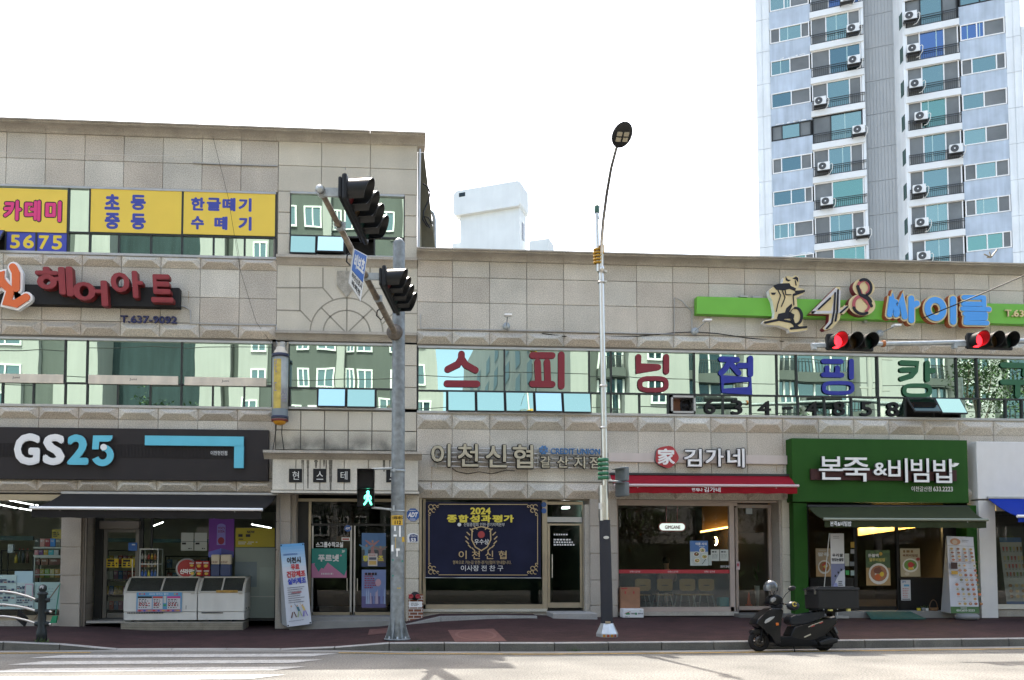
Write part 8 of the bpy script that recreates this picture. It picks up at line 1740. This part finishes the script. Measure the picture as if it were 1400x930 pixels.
b = MB(); c = W(829, 735, LY_-.125); b.prism(ring(c.x, c.z, .055, .03, 14), LY_-.122, LY_-.112); b.build('round_sticker', FC((.45, .45, .42)), LP)
b = MB(); c = W(822, 692, LY_-.1); b.box(c.x-.05, c.x-.02, LY_-.11, LY_-.10, c.z-.06, c.z+.06); b.build('side_label', FC((.5, .5, .5)), LP)
# pedestrian signal seen edge on, carried by the lamp post
PE = empty('pedestrian_signal', W(850, 660, -3.9), 'grey pedestrian signal seen edge on, carried by the lamp post beside the red awning', 'pedestrian signal'); GRH = mat('signal_grey', (.10, .115, .12), .45)
c = W(850.5, 659, -3.85); b = MB(); Mr = Matrix.Translation(c) @ Matrix.Rotation(R(-68), 4, 'Z'); b.box(-.17, .17, -.05, .05, -.29, -.005, 0, .03, M=Mr); b.box(-.17, .17, -.05, .05, .005, .29, 0, .03, M=Mr); b.build('housing', GRH, PE)
b = MB(); b.box(-.15, .15, -.13, -.05, .25, .26, M=Mr); b.box(-.15, .15, -.13, -.05, -.03, -.02, M=Mr); b.build('visor', GRH, PE)
b = MB(); b.tube([Vector((LX_+.05, LY_, c.z+.02)), c], .022, 8); b.build('bracket', GALV, PE)
# ---- bollard and hoop rails
BOL = empty('bollard', (-6.42, -3.88, .16), 'dark cast iron bollard with a ball top at the end of the curved rails', 'bollard'); q = Vector((-6.42, -3.88, .155)); zt_ = Z(62, 799, -3.88)-q.z
DG = mat('bollard_dark', (.028, .033, .034), .5, .3, var=.2, vscale=10); h = zt_; b = MB()
b.lathe([(0, 0), (.095, 0), (.095, .16*h), (.085, .18*h), (.085, .20*h), (.075, .22*h), (.072, .80*h), (.09, .815*h), (.095, .83*h), (.088, .85*h), (.06, .865*h), (.05, .875*h), (.062, .885*h), (.072, .92*h), (.066, .965*h), (.04, .99*h), (0, h)], q, 24); b.build('post', DG, BOL)
b = MB()
for f in (.72, .52, .30): b.lathe([(0, -.125), (.04, -.125), (.045, -.08), (.045, .08), (.04, .125), (0, .125)], q+Vector((0, 0, h*f)), 14, M=Matrix.Rotation(R(90), 4, 'Y'))
b.build('rail_socket', DG, BOL)
b = MB(); b.prism([(q.x-.035, q.z+h*.93), (q.x+.03, q.z+h*.92), (q.x+.04, q.z+h*.97), (q.x, q.z+h*.985), (q.x-.03, q.z+h*.97)], q.y-.068, q.y-.05); b.build('worn_paint', FC((.35, .35, .36)), BOL)
for f, yl, lab in ((.72, 808, 'upper of the three curved steel rails ending at the bollard'), (.52, 826, 'middle of the three curved steel rails ending at the bollard'), (.30, 842, 'lowest of the three curved steel rails ending at the bollard')):
    b = MB(); e = q+Vector((-.1, 0, h*f)); s0 = W(-5, yl, -3.84); pts = []
    for i in range(13): t = i/12; x = s0.x-1.6+(e.x-s0.x+1.6)*t; u = (x-e.x)/(s0.x-e.x); z = e.z+(s0.z-e.z)*(1-(1-min(u, 1.35))**2)*.98; pts.append((x, -3.86, z))
    b.tube(pts, .022, 8); b.build('guard_rail', STEEL, label=lab, cat='rail', group='curved steel rails at the bollard')
b = MB(); [b.tube([q+Vector((.1, 0, h*f)), q+Vector((.17, 0, h*f-.012))], .022, 8) for f in (.52, .30)]; b.build('rail_stub', STEEL, BOL)
# ---- scooter
SX, SY = 7.32, -4.98
SC = empty('scooter', (SX, SY, 0), 'black delivery scooter parked at the kerb before the green pier', 'scooter')
SBK = mat('scooter_black', (.005, .0055, .007), .28, spec=.3); SPL = mat('scooter_plastic', (.006, .006, .0065), .55, spec=.15); TYR = mat('tyre', (.016, .015, .015), .85); RIM = mat('scooter_rim', (.06, .055, .05), .4, .6); SEATM = mat('seat_vinyl', (.014, .017, .022), .35)
MSC = Matrix.Translation((SX, SY, 0)) @ Matrix.Rotation(R(2), 4, 'Z') @ Matrix.Rotation(R(-3), 4, 'X')
fz = lambda x, y: ((x-555)/531, (655-y)/531)
def solid(pts, hw, bev=.02, ztap=0, M=MSC, y0=0.0, smooth=True, scale=None):
    bm = bmesh.new(); P_ = [fz(*p) for p in pts]; a = sum(P_[i][0]*P_[(i+1) % len(P_)][1]-P_[(i+1) % len(P_)][0]*P_[i][1] for i in range(len(P_)))
    if a < 0: P_ = P_[::-1]
    f = [bm.verts.new((x, y0-hw, z)) for x, z in P_]; k = [bm.verts.new((x, y0+hw, z)) for x, z in P_]; n = len(P_)
    bm.faces.new(f); bm.faces.new(k[::-1])
    for i in range(n): bm.faces.new((f[i], k[i], k[(i+1) % n], f[(i+1) % n]))
    bmesh.ops.bevel(bm, geom=[e for e in bm.edges], offset=bev, segments=3, affect='EDGES', profile=.6, clamp_overlap=True)
    return bm
def part(name, m, pts, hw, bev=.02, par=SC, y0=0.0):
    b = MB(); b.frombm(solid(pts, hw, bev, y0=y0), 0, True, M=MSC); return b.build(name, m, par, auto=35)
def wheel(x, r, tw, name='wheel'):
    c = MSC @ Vector((x, 0, r)); Mw = (MSC.to_3x3().to_4x4() @ Matrix.Rotation(R(90), 4, 'X'))
    b = MB(); prof = [(r-.062+.0*k, 0) for k in ()]
    prof = [(r-.075, -tw*.8), (r-.03, -tw), (r-.008, -tw*.7), (r, 0), (r-.008, tw*.7), (r-.03, tw), (r-.075, tw*.8)]; b.lathe(prof, c, 30, M=Mw); w_ = b.build(name, TYR, SC)
    b = MB(); b.lathe([(r-.072, -tw*.75), (r-.085, -tw*.6), (r-.085, tw*.6), (r-.072, tw*.75)], c, 28, M=Mw)
    for k in range(6): a = R(60*k+12); d = Vector((math.cos(a), math.sin(a), 0)); t = Vector((-d.y, d.x, 0))*.014; q = [d*.02-t, d*(r-.08)-t*.8, d*(r-.08)+t*.8, d*.02+t]; b.add([c+Mw @ (v+Vector((0, 0, s))) for s in (.028, -.028) for v in q], [(0, 1, 2, 3), (7, 6, 5, 4), (0, 4, 5, 1), (2, 6, 7, 3)])
    b.lathe([(0, .045), (.035, .045), (.04, .0), (.035, -.045), (0, -.045)], c, 14, M=Mw); b.build('rim', RIM, w_); return c
wheel(-.602, .195, .050); cr = wheel(.63, .195, .055)
part('front_fender', SBK, [(145, 482), (165, 447), (215, 430), (272, 440), (312, 482), (330, 530), (300, 520), (265, 482), (215, 464), (172, 470)], .065, .02)
b = MB()
for s in (-1, 1): b.tube([MSC @ Vector((fz(262, 430)[0], s*.075, fz(0, 430)[1])), MSC @ Vector((-.602, s*.072, .195))], .018, 8)
b.build('fork', SPL, SC)
b = MB(); c = MSC @ Vector((-.602, -.06, .195)); b.lathe([(.05, .0), (.095, .0), (.095, .006), (.05, .006)], c, 24, M=MSC.to_3x3().to_4x4() @ Matrix.Rotation(R(90), 4, 'X')); b.build('brake_disc', RIM, SC)
part('front_apron', SBK, [(178, 392), (198, 342), (258, 292), (322, 250), (345, 232), (440, 240), (462, 262), (445, 330), (415, 382), (402, 430), (415, 520), (420, 575), (372, 592), (345, 565), (325, 480), (262, 430), (212, 404)], .165, .05)
part('floorboard', SPL, [(400, 512), (545, 505), (590, 540), (760, 545), (800, 590), (700, 605), (420, 605), (370, 590)], .155, .02)
part('side_fairing', SBK, [(520, 500), (570, 410), (700, 402), (860, 352), (1000, 325), (1012, 352), (990, 390), (950, 440), (868, 500), (760, 556), (600, 568), (548, 540)], .15, .045)
part('engine_case', SPL, [(580, 560), (700, 540), (870, 500), (960, 520), (985, 560), (960, 615), (880, 640), (800, 620), (700, 600)], .10, .03)
part('exhaust', mat('exhaust_dark', (.03, .03, .03), .4, .5), [(800, 560), (930, 520), (1000, 530), (1000, 570), (930, 590), (820, 600)], .035, .03, y0=-.13)
part('seat', SEATM, [(525, 362), (545, 318), (600, 298), (720, 302), (800, 290), (858, 256), (892, 262), (888, 320), (842, 346), (700, 396), (560, 402), (536, 388)], .125, .045)
part('rear_rack', SPL, [(780, 262), (1240, 252), (1245, 262), (1000, 275), (1005, 325), (980, 330), (960, 275), (880, 300), (860, 280)], .10, .008)
part('mud_flap', SPL, [(925, 425), (970, 400), (1050, 546), (1025, 540), (965, 470)], .06, .008)
part('number_plate', FC((.05, .055, .06)), [(980, 428), (1000, 420), (1030, 480), (1012, 490)], .09, .004)
part('tail_light', FC((.45, .40, .36)), [(930, 330), (985, 312), (992, 330), (962, 345)], .12, .008)
part('handlebar_cover', SBK, [(332, 198), (340, 152), (372, 112), (425, 105), (478, 138), (470, 198), (402, 216)], .11, .035)
part('headlight', mat('headlight_glass', (.22, .22, .22), .15), [(342, 172), (350, 145), (378, 128), (406, 138), (398, 165), (362, 186)], .118, .02)
for s in (-1, 1): o = part('turn_signal', mat('running_glass', (.32, .32, .31), .15) if s < 0 else bpy.data.materials['running_glass'], [(258, 372), (275, 345), (320, 322), (368, 314), (350, 335), (310, 365), (268, 384)], .012, .008, y0=s*.158)
part('orange_indicator', FC((.55, .13, .01)), [(372, 378), (398, 376), (402, 400), (375, 404)], .012, .006, y0=-.165)
for s in (-1, 1):
    b = MB(); x, z = fz(520, 215); b.ball(MSC @ Vector((x-.01, s*.30, z)), .115, .10, .085, u=16, v=9); b.build('hand_muff', SEATM, SC)
    b = MB(); x0, z0 = fz(440, 190); b.tube([MSC @ Vector((x0, s*.08, z0)), MSC @ Vector((x, s*.32, z+.02))], .018, 8); b.build('handlebar', SPL, SC)
    b = MB(); p0, p1, p2 = fz(455, 150), fz(475, 105), fz(505, 72); b.tube([MSC @ Vector((p0[0], s*.16, p0[1])), MSC @ Vector((p1[0], s*.20, p1[1])), MSC @ Vector((p2[0], s*.24, p2[1]))], .007, 6)
    if s < 0: b.ball(MSC @ Vector((fz(527, 0)[0], s*.25, fz(0, 48)[1])), .075, .03, .045, u=14, v=8, M=Matrix.Rotation(R(-12), 4, 'Y'))
    b.build('mirror', BLACK, SC)
b = MB(); x, z = fz(500, 200); ribbon(b, ring(x, z, .035, .035, 14, 20, 320), .007, -.42, -.41); b.v = [MSC @ v for v in b.v]; b.build('muff_emblem', FC((.38, .30, .03)), SC)
b = MB(); b.tube([MSC @ Vector((*(-.01, -.14)[:2], .10)), MSC @ Vector((-.008, -.17, .0))], .010, 6); b.build('kick_stand', SPL, SC)
b = MB()
for pts in ([(705, 418), (760, 395), (850, 366)], [(660, 515), (720, 490)]): ribbon(b, [fz(*p) for p in pts], .006 if pts[0][0] > 700 else .010, -.158, -.150)
b.v = [MSC @ v for v in b.v]; b.build('silver_trim', STEEL, SC)
b = MB()
for pts in ([(735, 415), (765, 405)], [(822, 384), (850, 374)]): ribbon(b, [fz(*p) for p in pts], .008, -.158, -.150)
b.v = [MSC @ v for v in b.v]; b.build('red_decal', FC((.32, .02, .02)), SC)
# delivery box on the rack and helmet on the handlebar: things of their own
BXO = empty('delivery_box', MSC @ Vector((.83, 0, .75)), 'large black delivery box strapped on the scooter rack', 'delivery box'); x0, z0 = fz(787, 245); x1, z1 = fz(1214, 62); zt2 = fz(0, 18)[1]
b = MB(); b.box(x0+.01, x1-.01, -.24, .24, z0, z1-.01, 0, .02, M=MSC); b.build('box_body', mat('box_black', (.014, .014, .014), .6, var=.1), BXO)
b = MB(); b.box(x0-.006, x1+.006, -.25, .25, z1-.012, z1+.035, 0, .012, M=MSC); b.box(x0+.04, x1-.06, -.20, .20, z1+.035, z1+.06, 0, .015, M=MSC); b.build('lid', mat('box_lid', (.017, .018, .02), .4), BXO)
b = MB(); [b.box(x0-.012, x0+.01, yy-.02, yy+.02, z1-.08, z1+.01, M=MSC) for yy in (-.16, .16)]; b.build('latch', STEEL, BXO)
b = MB(); b.box(x0+.2, x0+.26, -.27, -.2, z0-.04, z0-.01, M=MSC); b.box(x1-.25, x1-.2, -.27, -.2, z0-.045, z0-.0, M=MSC); b.build('tie_strap', FC((.4, .36, .1)), BXO)
HL = empty('helmet', MSC @ Vector((*fz(385, 60)[:1], 0, fz(0, 60)[1])), 'silver grey open face helmet perched on the scooter handlebar', 'helmet'); x, z = fz(384, 28)
HM = mat('helmet_grey', (.05, .055, .06), .2, .3, coat=.6); b = MB(); c = MSC @ Vector((x, 0, z))
b.lathe([(.118, -.08), (.125, -.03), (.122, .02), (.10, .075), (.06, .11), (0, .125)], c, 24); b.lathe([(.108, -.08), (.118, -.08)], c, 24); b.build('shell', HM, HL)
b = MB(); vs = []
for i in range(13):
    a = R(115+i*10.8)
    for zz, rr_ in ((-.07, .130), (-.02, .134), (.035, .126)): vs.append(c+Vector((rr_*math.cos(a), rr_*math.sin(a), zz)))
b.add(vs, [(3*i+j, 3*i+3+j, 3*i+4+j, 3*i+1+j) for i in range(12) for j in range(2)], 0, True); b.build('visor', mat('helmet_visor', (.16, .17, .185), .08, .6), HL)
b = MB(); b.tube([c+Vector((.02, -.1, -.07)), c+Vector((.03, -.05, -.16)), c+Vector((.03, .05, -.16)), c+Vector((.02, .1, -.07))], .008, 6); b.build('chin_strap', BLACK, HL)
# ---- rooftop antenna stub on the low roof
b = MB(); q = W(1355, 352, .2)
for d in ((-.15, .1), (.12, .14), (.2, .22), (-.08, .02), (0, .16)): b.tube([q, q+Vector((d[0], .05, d[1]))], .018, 5)
b.build('roof_antenna', FC((.16, .14, .10)), label='broken antenna stub on the low roof edge before the tower', cat='antenna')
# ---- hedge and planting on the far side of the street
HG = mat('hedge_leaf', (.035, .065, .02), .7, isl=.5)
b = MB(); rr = random.Random(9)
for k in range(5200):
    x = rr.uniform(-34, 46); y = rr.uniform(-25.6, -24.2); z = rr.uniform(.1, 3.0)+.35*math.sin(x*.8); m = Matrix.Rotation(rr.uniform(0, 6.28), 3, 'Z') @ Matrix.Rotation(rr.uniform(-1.3, 1.3), 3, 'X'); l = rr.uniform(.16, .34); c = Vector((x, y, z))
    b.add([c+m @ Vector(v) for v in ((-l*.6, 0, 0), (0, -l, 0), (l*.6, 0, 0), (0, l, 0))], [(0, 1, 2, 3)])
b.box(-34, 46, -25.7, -24.6, 0, 2.7)
b.build('hedge', HG, label='long dense dark hedge along the far pavement, mirrored in the shop glass', cat='hedge', kind='stuff')
WD = FC((.05, .10, .02)); rr = random.Random(4)
for px, py, lab in ((569, 888.5, 'small green weed tuft in the kerb joint right of the grey signal pole'), (57, 876.5, 'small green weed tuft at the foot of the dark bollard'), (782, 888.5, 'small green weed tuft in the kerb joint left of the lamp post')):
    p0 = G(px, py, .02 if py > 880 else .17); p0.y = ky(p0.x)-.02 if py > 880 else p0.y; b = MB()
    for k in range(26):
        a = rr.uniform(0, 6.28); s0 = p0+Vector((rr.uniform(-.12, .12), rr.uniform(-.02, .02), -.02)); e = s0+Vector((.06*math.cos(a), .05*math.sin(a), rr.uniform(.04, .12))); t = Vector((-math.sin(a), math.cos(a), 0))*.006
        b.add([s0-t, s0+t, e], [(0, 1, 2)])
    b.build('weed_tuft', WD, label=lab, cat='weed')
for i, (x, h) in enumerate(((-26, 7.5), (-20, 7.8), (-16, 7.4), (-7, 7.6), (-2, 7.5), (9, 7.8), (18, 7.6), (28, 8.2), (40, 8))):
    tree(x, -26.2, h, 2.6, ['dense street tree opposite the far left end of the shops', 'dense street tree opposite the store rails', 'dense street tree opposite the store window', 'dense street tree opposite the store freezers', 'dense street tree opposite the stair entrance', 'dense street tree opposite the snack restaurant', 'dense street tree opposite the porridge restaurant', 'dense street tree opposite the white shop', 'dense street tree opposite the far right end of the shops'][i], 2200, seed=20+i)
